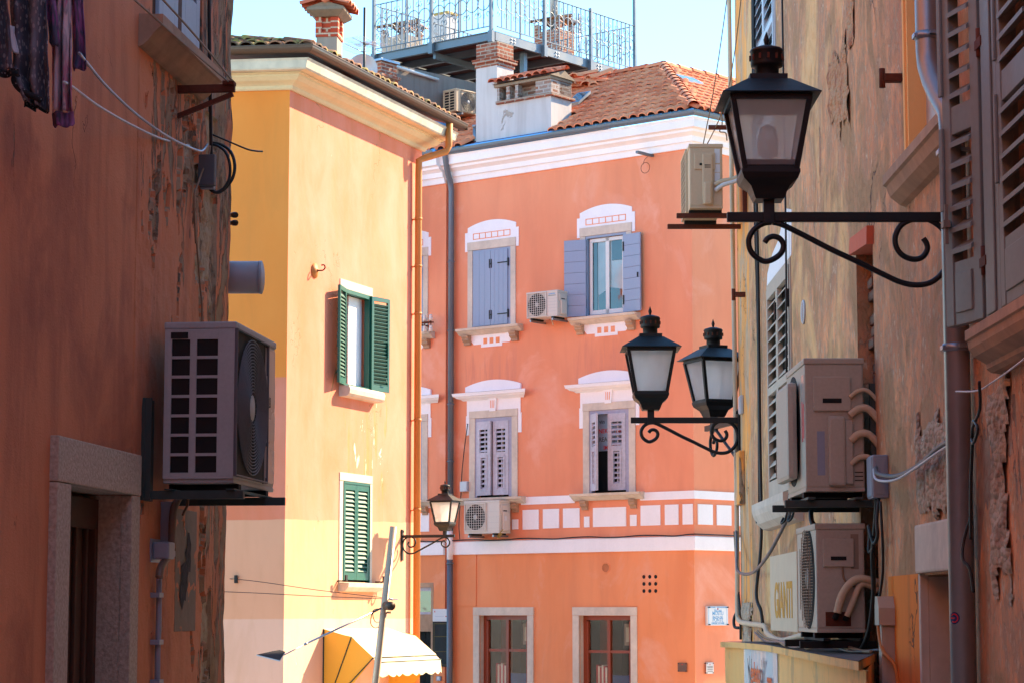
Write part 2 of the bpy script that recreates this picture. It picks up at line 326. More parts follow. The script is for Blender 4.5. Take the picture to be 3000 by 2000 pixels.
plaster('salmon', (.80, .27, .135), (.86, .32, .17), (.72, .25, .14), .004, [(peel(.60, .8, .7, seed=71, soft=.05), (.85, .36, .23), (.83, .33, .2), .1), (peel(.52, 10, .9, -4.9, -3.5, 6.3, 7.2, seed=81, soft=.08, fx=.1, fz=.35, amp=.3), (.72, .25, .145), (.69, .24, .14), 0), (peel(.52, 10, .9, -2.5, -1.0, 6.3, 7.2, seed=83, soft=.12, fx=.1, fz=.35, amp=.3), (.72, .25, .145), (.69, .24, .14), 0)], .12, .7, 60, sv=(3, .5))
plaster('salmon_low', (.82, .265, .10), (.88, .315, .135), (.74, .25, .12), .004, [(peel(.58, .9, .7, seed=75, soft=.05), (.84, .35, .2), (.82, .32, .17), .1)], .14, .8, 60, sv=(3, .5))
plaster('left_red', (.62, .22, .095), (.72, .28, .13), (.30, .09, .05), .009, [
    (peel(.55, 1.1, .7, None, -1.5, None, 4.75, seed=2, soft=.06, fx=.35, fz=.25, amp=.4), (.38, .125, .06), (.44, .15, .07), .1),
    (peel(.51, 7, 1.9, -1.95, None, 4.45, None, seed=1, fx=.25, fz=.5, amp=.2), (.34, .23, .13), (.26, .17, .10), 5),
    (peel(.49, 8, 1.8, -.62, None, None, None, seed=5, fx=.3, amp=.25), (.38, .25, .13), (.27, .16, .09), 5),
    (peel(.53, 9, 2.4, -1.2, None, 5.2, None, seed=9, fx=.4, fz=.6, amp=.2), (.10, .07, .05), (.16, .11, .07), 7),
    (peel(.61, 5, 1.3, -1.75, -1.1, 1.5, 3.1, seed=12, fx=.08, fz=.1, amp=.4), (.42, .34, .27), (.5, .25, .09), 1),
    (cracks(.9, .004, 6, .60), (.16, .06, .035), (.12, .05, .03), 3)], .22, .9, sv=(4, .7))
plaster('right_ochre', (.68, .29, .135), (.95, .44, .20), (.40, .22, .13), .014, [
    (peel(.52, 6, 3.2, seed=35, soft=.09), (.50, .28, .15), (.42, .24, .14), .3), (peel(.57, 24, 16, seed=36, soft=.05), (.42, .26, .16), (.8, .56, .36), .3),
    (peel(.53, 1.7, 1.5, None, None, seed=31, soft=.05), (.46, .26, .12), (.40, .22, .10), .15),  # this and the next layer: dapples of bounced light painted as soft patches
    (peel(.55, 1.3, .9, None, 7, seed=33, soft=.06), (.80, .45, .18), (.82, .52, .25), .1),
    (peel(.64, 2.2, 1.1, 4.2, 9.2, 5.0, None, seed=21, soft=.006, fx=.3, fz=.4, amp=.3), (.42, .17, .09), (.5, .33, .2), 6),
    (peel(.52, 3.5, 1.3, 9.6, None, 2.6, 3.75, seed=14, soft=.006, fx=.25, fz=.3, amp=.35), (.25, .13, .08), (.36, .27, .19), 6),
    (peel(.55, 3.0, 1.2, 11.0, None, None, 3.7, seed=16, soft=.006, fx=.3, fz=.3, amp=.35), (.30, .12, .07), (.42, .33, .24), 6),
    
    (cracks(.7, .005, 8, .56), (.18, .10, .06), (.15, .08, .05), 4)], .4, 1.4, 70, sv=(2.2, .8), mz=.9)
plaster('right_far', (.97, .45, .12), (.95, .34, .06), (.50, .34, .2), .012, [  # far strip of the wall: warm bounced glow put into the base colour
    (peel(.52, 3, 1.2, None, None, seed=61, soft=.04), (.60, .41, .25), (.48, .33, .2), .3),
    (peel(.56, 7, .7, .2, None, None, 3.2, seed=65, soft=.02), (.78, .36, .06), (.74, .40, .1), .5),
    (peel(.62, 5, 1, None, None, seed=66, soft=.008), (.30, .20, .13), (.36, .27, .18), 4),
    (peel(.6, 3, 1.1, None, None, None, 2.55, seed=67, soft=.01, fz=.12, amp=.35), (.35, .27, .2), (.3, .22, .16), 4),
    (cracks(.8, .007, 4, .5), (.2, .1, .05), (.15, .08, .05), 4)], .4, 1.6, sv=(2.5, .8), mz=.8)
plaster('orange_patch', (.88, .24, .015), (.82, .22, .015), (.5, .18, .03), .006, [(peel(.66, 6, .9, seed=7, soft=.006), (.5, .45, .4), (.4, .34, .28), 3), (cracks(.8, .006, 5, .5), (.2, .08, .02), (.2, .08, .02), 3)], .3, 1.3)
plaster('kiosk_yellow', (.95, .52, .17), (.95, .55, .20), (.55, .36, .17), .004, [(peel(.60, 2, 1.6, seed=3, soft=.03), (.66, .42, .18), (.62, .38, .15), .3)], .12, 1.2, sv=(1.5, 1))
plaster('chimney_white', (.52, .49, .48), (.60, .57, .56), (.42, .38, .36), .006, [(peel(.62, 2.0, 1.6, seed=5, soft=.01), (.40, .34, .29), (.36, .31, .27), 1.5)], .2, 1.2)
plaster('tower_grey', (.20, .17, .15), (.25, .21, .185), (.16, .13, .12), .005, None, .3, .8)
plaster('far_house', (.42, .36, .3), (.5, .43, .35), None, .004)
plaster('chimney_grey', (.36, .29, .23), (.42, .34, .28), None, .004)
def bricks(name, c1, c2, mortar, sx=.22, sz=.065, msize=.012, wear=.5):
    def f():
        a = N(name); b = a.n('TexBrick'); m = a.n('Mapping'); X = a.xyz(); cm = a.n('CombineXYZ'); a.put(cm.inputs[0], a.m('ADD', X[0], X[1])); a.put(cm.inputs[1], X[2]); a.put(b.inputs[0], cm.outputs[0])
        a.put(b.inputs['Color1'], col(c1)); a.put(b.inputs['Color2'], col(c2)); a.put(b.inputs['Mortar'], col(mortar)); b.inputs['Scale'].default_value = 1; b.inputs['Brick Width'].default_value = sx; b.inputs['Row Height'].default_value = sz; b.inputs['Mortar Size'].default_value = msize
        n1 = a.noise(a.map(7), 1, 6, .6); c = a.mix(a.ramp(n1, .56, .62, 0, wear), b.outputs[0], mortar); c = a.mix(a.ramp(a.noise(a.map(30), 1, 3), .3, .7, 0, .3), c, (.2, .1, .07))
        return a.done(c, rough=.95, height=a.m('ADD', a.m('MULTIPLY', b.outputs['Fac'], -1), a.m('MULTIPLY', n1, .8)), dist=.012)
    DEF[name] = f
bricks('brick_old', '#a4563a', '#7d3f2c', '#a39384'); bricks('brick_new', '#cf4a26', '#bf3f20', '#d6b79a', .2, .085, .012, .1); 
for nm_, cs_ in (('raw_stone', ((.42, .30, .20), (.58, .45, .33), (.30, .15, .09))), ('raw_brick', ((.62, .26, .11), (.5, .34, .2), (.4, .15, .07)))):
    def f(nm_=nm_, cs_=cs_):
        a = N(nm_); v = a.n('TexVoronoi'); a.put(v.inputs['Vector'], a.map(4, 4, 7)); n1 = a.noise(a.map(14), 1, 7, .65); n2 = a.noise(a.map(5), 1, 6, .6)
        c = a.mix(a.ramp(n1, .35, .65), cs_[0], cs_[1]); c = a.mix(a.ramp(n2, .5, .62), c, cs_[2]); return a.done(c, rough=.95, height=a.m('ADD', n1, a.m('MULTIPLY', v.outputs['Distance'], -.8)), dist=.03)
    DEF[nm_] = f
bricks('brick_stack', '#8f5a42', '#a39a94', '#b3aaa4', .2, .07, .014, .9); bricks('brick_wall', '#5e3524', '#7a4733', '#6d5848', .2, .07, .014, .6)
bricks('rubble', '#a88c72', '#b89c80', '#7a5f48', .34, .22, .02, .8)
def tile(name, cs, moss=0):
    def f():
        a = N(name); i = a.island(); cr = a.n('ValToRGB'); a.put(cr.inputs[0], i); cr.color_ramp.interpolation = 'CONSTANT'
        while len(cr.color_ramp.elements) < len(cs): cr.color_ramp.elements.new(.5)
        for k, c in enumerate(cs): cr.color_ramp.elements[k].position = k / len(cs); cr.color_ramp.elements[k].color = col(c)
        n1 = a.noise(a.map(16), 1, 5, .6); c = a.mix(a.ramp(n1, .45, .7, 0, .45), cr.outputs[0], (.16, .09, .06)) if moss else a.mix(a.ramp(n1, .45, .7, 0, .14), cr.outputs[0], (.4, .16, .09))
        if moss: c = a.mix(a.ramp(a.noise(a.map(5), 1, 6), .5, .56, 0, .8), c, a.mix(a.ramp(n1, .4, .6), (.12, .11, .05), (.35, .27, .05)))
        return a.done(c, rough=.85, height=n1, dist=.006)
    DEF[name] = f
tile('tile_red', ['#e0825a', '#e48a60', '#d87850', '#e89268', '#d4744e', '#e28a60']); tile('tile_old', ['#8a5a40', '#a06a4c', '#6f4a36', '#b07a55', '#5b4435'], 1); tile('tile_cap', ['#d87452', '#cc6444', '#e08463'])

def tiles(m, O, U, S, nu, ns, w=.2, l=.36, r=.085, inside=None, jit=.012, seed=1, lift=.02, rows_thick=True):
    rnd = random.Random(seed); U = U.normalized(); S = S.normalized(); Nn = U.cross(S).normalized()
    if Nn.z < 0: Nn = -Nn
    for j in range(ns):
        for i in range(nu):
            c = O + U * (w * (i + .5)) + S * (l * j)
            if inside and not inside(i * w + w / 2, j * l): continue
            c = c + U * rnd.uniform(-jit, jit) + Nn * rnd.uniform(0, jit) + S * rnd.uniform(-jit, jit); k = 6; vs = []
            for a, (t, rr, hh) in enumerate(((0, r * 1.08, lift), (l * 1.12, r * .92, 0))):
                for q in range(k + 1):
                    th = math.pi * q / k; vs.append(c + S * t + U * (math.cos(th) * rr) + Nn * (math.sin(th) * rr * .8 + hh))
            for q in range(k + 1):
                th = math.pi * q / k; vs.append(c + U * (math.cos(th) * r * .88) + Nn * (math.sin(th) * r * .62 + lift))
            n = k + 1; fs = [(q, q + 1, n + q + 1, n + q) for q in range(k)] + [(2 * n + q, 2 * n + q + 1, q + 1, q) for q in range(k)]
            m.add(vs, fs, True)

# ================================================================ ground
g = MB(); g.mi = 0
ys = [-300, -20, 0, 14, 26, 36, 60, 600]; zs_ = [1.0, 1.0, 1.0, .8, .15, 0, 0, 0]
for a in range(len(ys) - 1):
    for x0, x1 in ((-600, -20), (-20, 20), (20, 600)): g.quad((x0, ys[a], zs_[a]), (x1, ys[a], zs_[a]), (x1, ys[a + 1], zs_[a + 1]), (x0, ys[a + 1], zs_[a + 1]))
g.build('ground', 'ground', kind='structure')

# ================================================================ left alley house
def ss(v, a, b): t = max(0, min(1, (v - a) / (b - a))); return t * t * (3 - 2 * t)
def fbm(x, z, s): return noise.noise(Vector((x, s, z))) + .5 * noise.noise(Vector((x * 2.1, s + 3, z * 2.1))) + .28 * noise.noise(Vector((x * 4.3, s + 7, z * 4.3))) + .16 * noise.noise(Vector((x * 9, s + 9, z * 9)))
def flaked(par, fr, u0, u1, z0, z1):
    "plaster that has really come off: the coat stands proud of the old render, with broken edges"
    m = MB(); nu, nz = 130, 300; dep = {}
    def lev(u, z):
        q = fbm(u * 6.5, z * 1.9, 11); t = .62 - .52 * ss(z, 4.0, 4.7) * ss(u, -1.95, -1.6) - .55 * ss(u, -.80, -.50) - .10 * ss(u, -1.2, -.9)
        return q - t
    for j in range(nz + 1):
        for i in range(nu + 1):
            u, z = u0 + (u1 - u0) * i / nu, z0 + (z1 - z0) * j / nz; e = lev(u, z); g = fbm(u * 9, z * 9, 31); edge = min(i, nu - i, j, nz - j) == 0
            y = (.018 + .010 * g if e > .02 else -.004 - .006 * max(0, 1 - abs(e) * 6) * abs(g)) if not edge else 0
            m.v.append((u, y + (.004 * g if not edge else 0), z))
    for j in range(nz):
        for i in range(nu):
            u, z = u0 + (u1 - u0) * (i + .5) / nu, z0 + (z1 - z0) * (j + .5) / nz; a = j * (nu + 1) + i; m.f.append([a, a + 1, a + nu + 2, a + nu + 1]); m.m.append(1 if lev(u, z) > .02 else 0); m.sm.append(False)
    m.build('flaking_plaster', ['left_red', 'old_render'], par, fr)
plaster('old_render', (.40, .29, .17), (.52, .40, .27), (.24, .16, .1), .012, [(peel(.58, 6, 2.5, seed=91, soft=.02), (.22, .15, .10), (.30, .2, .13), 1)], .3, 3, 50, sv=(5, 1))
LH = thing('house', 'dark red plastered house with peeling corner along the left side of the alley', 'house', LW, 0, 0, 0)
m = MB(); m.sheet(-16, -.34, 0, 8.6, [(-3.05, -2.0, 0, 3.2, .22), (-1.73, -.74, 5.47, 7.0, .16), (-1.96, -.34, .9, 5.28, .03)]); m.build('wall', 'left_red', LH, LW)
flaked(LH, LW, -1.96, -.34, .9, 5.28)
m = MB(); m.box(-16, -.36, .5, 7, 0, 8.5); m.box(-18, -16, -7, .5, 0, 8.5); m.build('inner_block', 'left_red', LH, LW)  # second box: unseen wing behind the camera, added to darken the alley
# worn corner: displaced strip that wraps the corner
m = MB(); nz = 260; prof_ = [(-.34, 0), (-.3, 0), (-.26, 0), (-.22, 0), (-.18, 0), (-.14, 0), (-.10, 0), (-.06, 0), (-.03, .0), (0, .02), (.0, .06), (0, .12), (0, .3), (0, .5), (0, 7)]
for k in range(nz + 1):
    z = 8.6 * k / nz
    for i, (u, y) in enumerate(prof_):
        p = Vector((u * 3, 4, z * 1.1)); q = Vector((u * 14, y * 14, z * 5)); ed = max(0, 1 - abs(i - 8.5) / 4)
        du = (noise.noise(p * 1.7 + Vector((3, 0, 0))) * .016 + noise.noise(q) * .016 + noise.noise(q * 2.7) * .011) * ed
        course = 0
        dy = (noise.noise(q * 1.3 + Vector((9, 9, 9))) * .012 + abs(noise.noise(Vector((u * 10, 1, z * 2)))) * .02) * (0 if i == 0 else 1)
        m.v.append((u + du - (course * ed), y + dy + course * (i > 3) - (.0 if i < 2 else .004), z))
n = len(prof_); m.add([], [])
for k in range(nz):
    for i in range(n - 1): m.f.append([k * n + i, k * n + i + 1, (k + 1) * n + i + 1, (k + 1) * n + i]); m.m.append(0); m.sm.append(True)
m.build('corner_stones', 'left_red', LH, LW)
# stone door surround, reveal, door
D = MB(); D.box(-3.197, -3.0, -.035, .02, 0, 3.14, .006); D.box(-2.05, -1.908, -.035, .02, 0, 3.14, .006); D.box(-3.2, -1.905, -.038, .02, 3.143, 3.335, .006)
D.box(-3.05, -3.0, .02, .2, 0, 3.14); D.box(-2.05, -2.0, .02, .2, 0, 3.14); D.box(-3.0, -2.05, .02, .2, 3.143, 3.2)
DEF['stone_door'] = (lambda: (lambda a: a.done(a.mix(a.ramp(a.noise(a.map(55), 1, 3), .35, .65), (.55, .46, .36), (.40, .32, .24)), rough=.95, height=a.noise(a.map(60), 1, 3), dist=.006))(N('stone_door')))
dd = D.build('door', 'stone_door', LH, LW, 'grey door set deep in a rough stone frame')
m = MB(); m.box(-3.0, -2.05, .155, .2, 0, 3.06)
for x in (-2.98, -2.86, -2.70, -2.62, -2.5, -2.36, -2.2): m.box(x, x + .03, .135, .155, 0, 3.0, .005)
m.box(-3.0, -2.05, .125, .155, 2.98, 3.12, .004); m.box(-2.10, -2.05, .125, .155, 0, 3.0, .004); m.build('door_leaf', 'shutter_brown', dd, LW)
# window above with sill and shutters
m = MB(); pr = [(0, 5.30), (.02, 5.305), (.05, 5.33), (.08, 5.37), (.105, 5.395), (.12, 5.40), (.12, 5.455), (-.1, 5.465)]; m.prof(pr, -1.97, -.74)
w = m.build('window', 'stone_dirty', LH, LW)
m = MB(); m.box(-1.73, -1.60, .02, .1, 5.46, 7.0); m.box(-1.23, -1.16, -.0, .1, 5.46, 7.0); m.box(-.78, -.74, .02, .1, 5.46, 7.0); m.build('frame', 'shutter_brown', w, LW)
for a, b in ((-1.60, -1.23), (-1.16, -.78)):
    m = MB(); m.box(a, a + .07, .0, .045, 5.48, 6.98, .004); m.box(b - .07, b, .0, .045, 5.48, 6.98, .004); m.box(a + .07, b - .07, .0, .045, 5.48, 5.95 if a < -1.3 else 5.80, .004)
    for k in range(12): 
        z = (5.95 if a < -1.3 else 5.80) + .03 + k * .09; m.add([(a + .07, .0, z), (b - .07, .0, z), (b - .07, .045, z + .05), (a + .07, .045, z + .05), (a + .07, .0, z + .012), (b - .07, .0, z + .012), (b - .07, .045, z + .062), (a + .07, .045, z + .062)], [(0, 1, 2, 3), (4, 7, 6, 5), (0, 4, 5, 1), (2, 6, 7, 3)])
    m.build('shutter', 'shutter_blue_white', w, LW)
m = MB(); m.box(-1.72, -.75, .12, .15, 5.48, 6.98); m.build('pane', 'dark', w, LW)
# cement repair patch with a gouge
m = MB(); m.box(-1.13, -.70, -.006, .01, 2.50, 3.12, .003); pp = m.build('repair_patch', 'cement', LH, LW, 'pale cement patch with a dark gouge')
def blob(cx, cz, rx, rz, n, sd, y, m, jag=.35):
    rnd = random.Random(sd); pts = []
    for k in range(n):
        t = -2 * math.pi * k / n; q = 1 + rnd.uniform(-jag, jag); pts.append((cx + math.cos(t) * rx * q, cz - math.sin(t) * rz * q))
    m.v_base = len(m.v); c0 = (cx, y + .0018, cz); outer = [(x, y, z) for x, z in pts]; inner = [(cx + (x - cx) * .6, y + .0012, cz + (z - cz) * .6) for x, z in pts]
    m.add(outer + inner + [c0], [(i, (i + 1) % n, n + (i + 1) % n, n + i) for i in range(n)] + [(n + i, n + (i + 1) % n, 2 * n) for i in range(n)])
m = MB(); blob(-.88, 2.90, .06, .10, 14, 3, -.009, m); blob(-.97, 2.73, .075, .10, 14, 5, -.0095, m); m.build('gouge', 'cement_dark', pp, LW)

# ================================================================ right alley house
RH = thing('house', 'stained ochre plastered house with painted-in light dapples and shutters along the right side of the alley', 'house', RW, 0, 0, 0)
holes = [(2.42, 3.95, 3.45, 5.12, .12), (7.08, 7.70, 1.5, 4.70, .14), (1.75, 3.2, 6.3, 7.9, .1), (9.10, 10.1, 0, 2.775, .4), (8.95, 10.0, 4.86, 7.2, .2), (10.88, 12.3, 3.75, 6.6, .2), (12.75, 13.7, 0, 2.0, .3)]
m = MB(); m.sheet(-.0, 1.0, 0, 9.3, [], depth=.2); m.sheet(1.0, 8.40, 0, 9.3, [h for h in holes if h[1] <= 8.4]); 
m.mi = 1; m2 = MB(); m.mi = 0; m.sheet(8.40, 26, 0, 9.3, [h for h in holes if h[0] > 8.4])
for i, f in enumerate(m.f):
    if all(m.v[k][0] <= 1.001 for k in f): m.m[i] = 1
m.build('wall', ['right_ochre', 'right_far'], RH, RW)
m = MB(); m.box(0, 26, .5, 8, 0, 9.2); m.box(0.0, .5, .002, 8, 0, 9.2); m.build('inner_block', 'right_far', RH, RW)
# orange painted patch, lintel and jamb of the doorway
m = MB(); m.box(8.06, 9.07, -.006, .005, 0, 2.785); m.build('painted_patch', 'orange_patch', RH, RW, 'bright orange paint beside the doorway')
m = MB(); m.box(9.06, 10.15, -.035, .02, 2.785, 3.02, .012); m.box(9.06, 9.11, -.02, .02, 0, 2.783, .004); m.box(9.11, 9.12, .02, .38, 0, 2.77); dr = m.build('door', 'stone', RH, RW, 'doorway with a pale stone lintel')
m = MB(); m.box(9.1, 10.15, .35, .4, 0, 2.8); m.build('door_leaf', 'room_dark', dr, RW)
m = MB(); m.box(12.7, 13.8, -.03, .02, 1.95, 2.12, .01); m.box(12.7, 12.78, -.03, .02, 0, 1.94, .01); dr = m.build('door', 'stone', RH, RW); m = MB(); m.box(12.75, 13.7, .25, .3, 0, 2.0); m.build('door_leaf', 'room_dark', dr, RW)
# brick filled slit with a leaning lintel
m = MB(); m.box(7.06, 7.72, .10, .2, 1.5, 4.75)
for k in range(44):
    rnd = random.Random(k); z = 1.55 + k * .069
    for x in (7.10, 7.32, 7.52): m.box(x + rnd.uniform(0, .02) - (.05 if k % 2 else 0), x + .18, .055 + rnd.uniform(0, .04), .12, z, z + .055, .008)
br = m.build('brick_infill', 'brick_wall', RH, RW)
m = MB(); m.prism([(7.05, 4.66), (7.73, 4.62), (7.75, 4.72), (7.1, 4.75)], -.04, .1); m.build('lintel', 'tile_cap', br, RW)
# exposed rubble beside the pipe and at the right edge, as real relief
def relief(name, x0, x1, z0, z1, mat, seed, amp, parent, fr, thr=.0, st=.035):
    m = MB(); nx, nz = int((x1 - x0) / st), int((z1 - z0) / st); idx = {}
    cx, cz = (x0 + x1) / 2, (z0 + z1) / 2
    for i in range(nx + 1):
        for j in range(nz + 1):
            x, z = x0 + i * st, z0 + j * st; e = max(abs(x - cx) / ((x1 - x0) / 2), abs(z - cz) / ((z1 - z0) / 2)); q = noise.noise(Vector((x * 3.3, seed, z * 2.6))) * .55 + noise.noise(Vector((x * 9, seed, z * 9))) * .22
            if e + q < .82:
                idx[i, j] = len(m.v); d = abs(noise.noise(Vector((x * 4, seed + 5, z * 6)))) * amp + noise.noise(Vector((x * 14, seed, z * 14))) * amp * .4; fade = min(1, (.82 - e - q) * 5)
                m.v.append((x + noise.noise(Vector((x * 20, z * 20, 3))) * .012, -.004 - (d + amp * .35) * fade, z + noise.noise(Vector((x * 20, z * 20, 9))) * .012))
    for (i, j), a in list(idx.items()):
        if (i + 1, j) in idx and (i, j + 1) in idx and (i + 1, j + 1) in idx: m.f.append([a, idx[i + 1, j], idx[i + 1, j + 1], idx[i, j + 1]]); m.m.append(0); m.sm.append(True)
    m.build(name, mat, parent, fr)
relief('exposed_stone', 8.9, 10.3, 3.0, 3.6, 'raw_stone', 3, .03, RH, RW, st=.025); relief('exposed_stone', 10.7, 11.2, 2.6, 3.6, 'raw_stone', 8, .03, RH, RW, st=.025)
relief('exposed_stone', 11.9, 13.6, 1.4, 3.2, 'raw_stone', 12, .05, RH, RW); relief('exposed_brick', 5.95, 6.95, 5.45, 6.1, 'raw_brick', 22, .02, RH, RW, st=.025); relief('exposed_brick', 6.9, 7.2, 5.9, 6.5, 'raw_brick', 27, .015, RH, RW, st=.02)
relief('exposed_stone', .05, 1.2, 2.15, 2.75, 'raw_stone', 31, .03, RH, RW)
# ================================================================ yellow corner house
ZM['w'] = (1210, 1700, 5.227)
YH = thing('house', 'sunlit yellow and cream corner house with green shutters', 'house', YR, 0, 0, 0)
ZB, K1 = 9.385, .787
m = MB(); m.sheet(0, 4.42, 0, ZB + .4, [(1.70, 2.58, 5.655, 6.98, .22), (1.74, 2.61, 3.0, 4.36, .14)]); m.build('wall', 'yellow_plaster', YH, YR)
m = MB(); m.sheet(-6, 0, 0, ZB + .4, []); m.build('wall', 'yellow_left', YH, YL)
m = MB(); m.box(.3, 4.415, .45, 6, 0, ZB + .3); m.box(4.2, 4.418, .004, 6, 0, ZB + .3); m.build('inner_block', 'yellow_plaster', YH, YR)
m = MB(); m.box(-6, -.3, .3, 4.5, 0, ZB + .3); m.build('inner_block', 'yellow_plaster', YH, YL)
corn = [(0, 0), (.03, 0), (.05, .02), (.06, .05), (.10, .075), (.16, .10), (.21, .145), (.22, .17), (.245, .175), (.25, .19), (0, .19)]
slab = [(0, .193), (.36, .193), (.375, .21), (.40, .30), (.42, .33), (0, .335)]
m = MB(); m.prof([(o, ZB + z) for o, z in corn], 0, 4.42, K1, 1); m.prof([(o, ZB + z) for o, z in slab[:]], 0, 4.42, K1, 1); m.box(4.42, 4.84, -.0, .6, ZB + .193, ZB + .335)
c1 = m.build('cornice', 'cream_trim', YH, YR); m = MB(); m.prof([(o, ZB + z) for o, z in corn], -6, 0, 0, K1); m.build('cornice', 'cream_trim', YH, YL)
m = MB(); m.prof([(o + .004, ZB + z + .001) for o, z in slab[1:5]] + [(.2, ZB + .337), (.2, ZB + .194)], 0, 4.42, K1, 1); m.build('eaves_slab', 'slab', YH, YR)
m = MB(); m.prof([(o, ZB + z) for o, z in slab], -6, 0, 0, K1); m.build('eaves_slab', 'slab', YH, YL)
def gutter(m, x0, x1, k0, k1, off, z, r, th=.006):
    pts = [(off + r * math.cos(R(a)), z + r * math.sin(R(a))) for a in range(180, 361, 20)]
    pts2 = [(off + (r - th) * math.cos(R(a)), z + (r - th) * math.sin(R(a))) for a in range(360, 179, -20)]
    m.prof(pts + [(off + r + .008, z), (off + r + .008, z + .012), (off + r - .008, z + .012)] + pts2[1:], x0, x1, k0, k1, smooth=False)
m = MB(); gutter(m, -.0, 4.95, K1, 0, .44, ZB + .47, .085); m.box(4.945, 4.955, -.52, -.36, ZB + .39, ZB + .47); m.build('gutter', 'brown_metal', YH, YR)
m = MB(); gutter(m, -6, 0, 0, K1, .44, ZB + .47, .085); m.build('gutter', 'brown_metal', YH, YL)
m = MB(); al = R(17)
for fr, u0, u1, sgn in ((YR, -.4, 4.95, 0), (YL, -6, .4, 1)):
    S = Vector((-fr.n.x * math.cos(al), -fr.n.y * math.cos(al), math.sin(al))); U = Vector((fr.u.x, fr.u.y, 0)); O = fr.w(u0, .46, ZB + .44)
    if sgn: ins = lambda x, s: (-6 + x) < K1 * (.46 - s * math.cos(al)) and s < 3.2
    else: ins = lambda x, s: (-.4 + x) > -K1 * (.46 - s * math.cos(al)) and s < 3.2
    tiles(m, O, U, S, int((u1 - u0) / .2), 9, .2, .36, .095, ins, .02, 5 + sgn, .03)
rf = m.build('roof', 'tile_old', YH)
m = MB()
for fr, u0, u1 in ((YR, 0, 4.9), (YL, -6, 0)):
    a, b = (K1, 0) if fr is YR else (0, K1); m.prof([(.44, ZB + .42), (.44, ZB + .44), (-3.0, ZB + .44 + 3.44 * math.tan(al)), (-3.0, ZB + .3)], u0, u1, a, b) if False else None
    q = lambda u, o: fr.w(u, o, ZB + .43 + (.44 - o) * math.tan(al))
    if fr is YR: m.quad(q(-K1 * .44, .44), q(4.9, .44), q(4.9, -2.6), q(K1 * 2.6, -2.6))
    else: m.quad(q(-6, .44), q(K1 * .44, .44), q(-K1 * 2.6, -2.6), q(-6, -2.6))
m.build('roof_underlay', 'tile_under', YH)
# chimney of the yellow house
cc = at(*Z('ry', 835, 285), 31.6); CF = Fr((cc.x, cc.y), (.992, -.125)); zt = cc.z
zz = lambda X, Y, d, k='ry': at(*Z(k, X, Y), d).z
m = MB(); m.box(-.20, .09, -.02, .34, 9.2, zt); ch = m.build('chimney', 'chimney_grey', YH, CF)
m = MB(); z1, z2 = zt, zz(830, 135, 31.6)
for a, b in ((-.215, -.125), (-.0, .105)):
    for c_, d_ in ((-.035, .06), (.26, .355)): m.box(a, b, c_, d_, z1 + .06, z2, .004)
m.box(-.215, .105, -.035, .355, z1, z1 + .068, .004); m.box(-.16, .06, .02, .3, z1 + .07, z2); m.build('brick_head', 'brick_new', ch, CF)
m = MB(); m.frust((-.055, .16), z2, .34, z2 + .075, .52, .44, .62); m.box(-.315, .205, -.15, .47, z2 + .075, z2 + .12, .01); m.prism([(-.315, z2 + .12), (.205, z2 + .12), (-.055, z2 + .20)], -.14, .46); m.build('cap', 'cement', ch, CF)
m = MB(); o = CF.w(-.055, 0, z2 + .235)
for sg in (-1, 1):
    U = Vector((-CF.n.x, -CF.n.y, 0)); base = CF.w(-.055 + sg * .33, .2, z2 + .115); S = (CF.w(-.055, .2, z2 + .225) - base)
    tiles(m, base, U, S, 4, 1, .17, .30, .088, None, .01, 3, .02)
m.tube([CF.w(-.055, .2, z2 + .235), CF.w(-.055, -.52, z2 + .235)], .06, 10); m.build('tile_cap', 'tile_cap', ch)
# windows of the yellow house
def louvre(m, x0, x1, z0, z1, y, st=.05, th=.035, pitch=.055, ang=.048, top=.06, bot=.09, midr=None):
    m.box(x0, x0 + st, y, y + th, z0, z1, .003); m.box(x1 - st, x1, y, y + th, z0, z1, .003); m.box(x0 + st, x1 - st, y + .001, y + th - .001, z1 - top, z1); m.box(x0 + st, x1 - st, y + .001, y + th - .001, z0, z0 + bot)
    zs = [(z0 + bot, z1 - top)] if midr is None else [(z0 + bot, midr - .03), (midr + .03, z1 - top)]
    if midr is not None: m.box(x0 + st, x1 - st, y + .001, y + th - .001, midr - .03, midr + .03)
    for a, b in zs:
        n = max(1, int((b - a) / pitch)); p = (b - a) / n
        for k in range(n):
            z = a + k * p + p * .15
            m.add([(x0 + st, y + .003, z), (x1 - st, y + .003, z), (x1 - st, y + th - .003, z + ang), (x0 + st, y + th - .003, z + ang), (x0 + st, y + .003, z + .008), (x1 - st, y + .003, z + .008), (x1 - st, y + th - .003, z + ang + .008), (x0 + st, y + th - .003, z + ang + .008)],
                  [(0, 3, 2, 1), (4, 5, 6, 7), (0, 1, 5, 4), (2, 3, 7, 6), (0, 4, 7, 3), (1, 2, 6, 5)])
def swung(build_fn, hx, hy, ang):                # build in a leaf's own frame (x from 0 along the leaf), then swing about its hinge
    t = MB(); build_fn(t); c, s_ = math.cos(ang), math.sin(ang)
    t.v = [(hx + x * c - y * s_, hy + x * s_ + y * c, z) for x, y, z in t.v]; return t
m = MB(); m.box(1.59, 2.66, -.012, .02, 6.985, 7.105, .004); m.box(1.60, 1.70, -.010, .02, 5.66, 6.985); m.box(2.58, 2.655, -.010, .02, 5.66, 6.985); w = m.build('window', 'stone', YH, YR, 'window with both green shutters swung open')
m = MB(); m.box(1.70, 1.75, -.02, .06, 5.66, 6.98); m.box(2.53, 2.58, -.02, .06, 5.66, 6.98); m.box(1.75, 2.53, -.02, .06, 6.93, 6.98); m.box(1.75, 2.53, -.02, .06, 5.66, 5.69); m.build('shutter_frame', 'green_paint', w, YR)
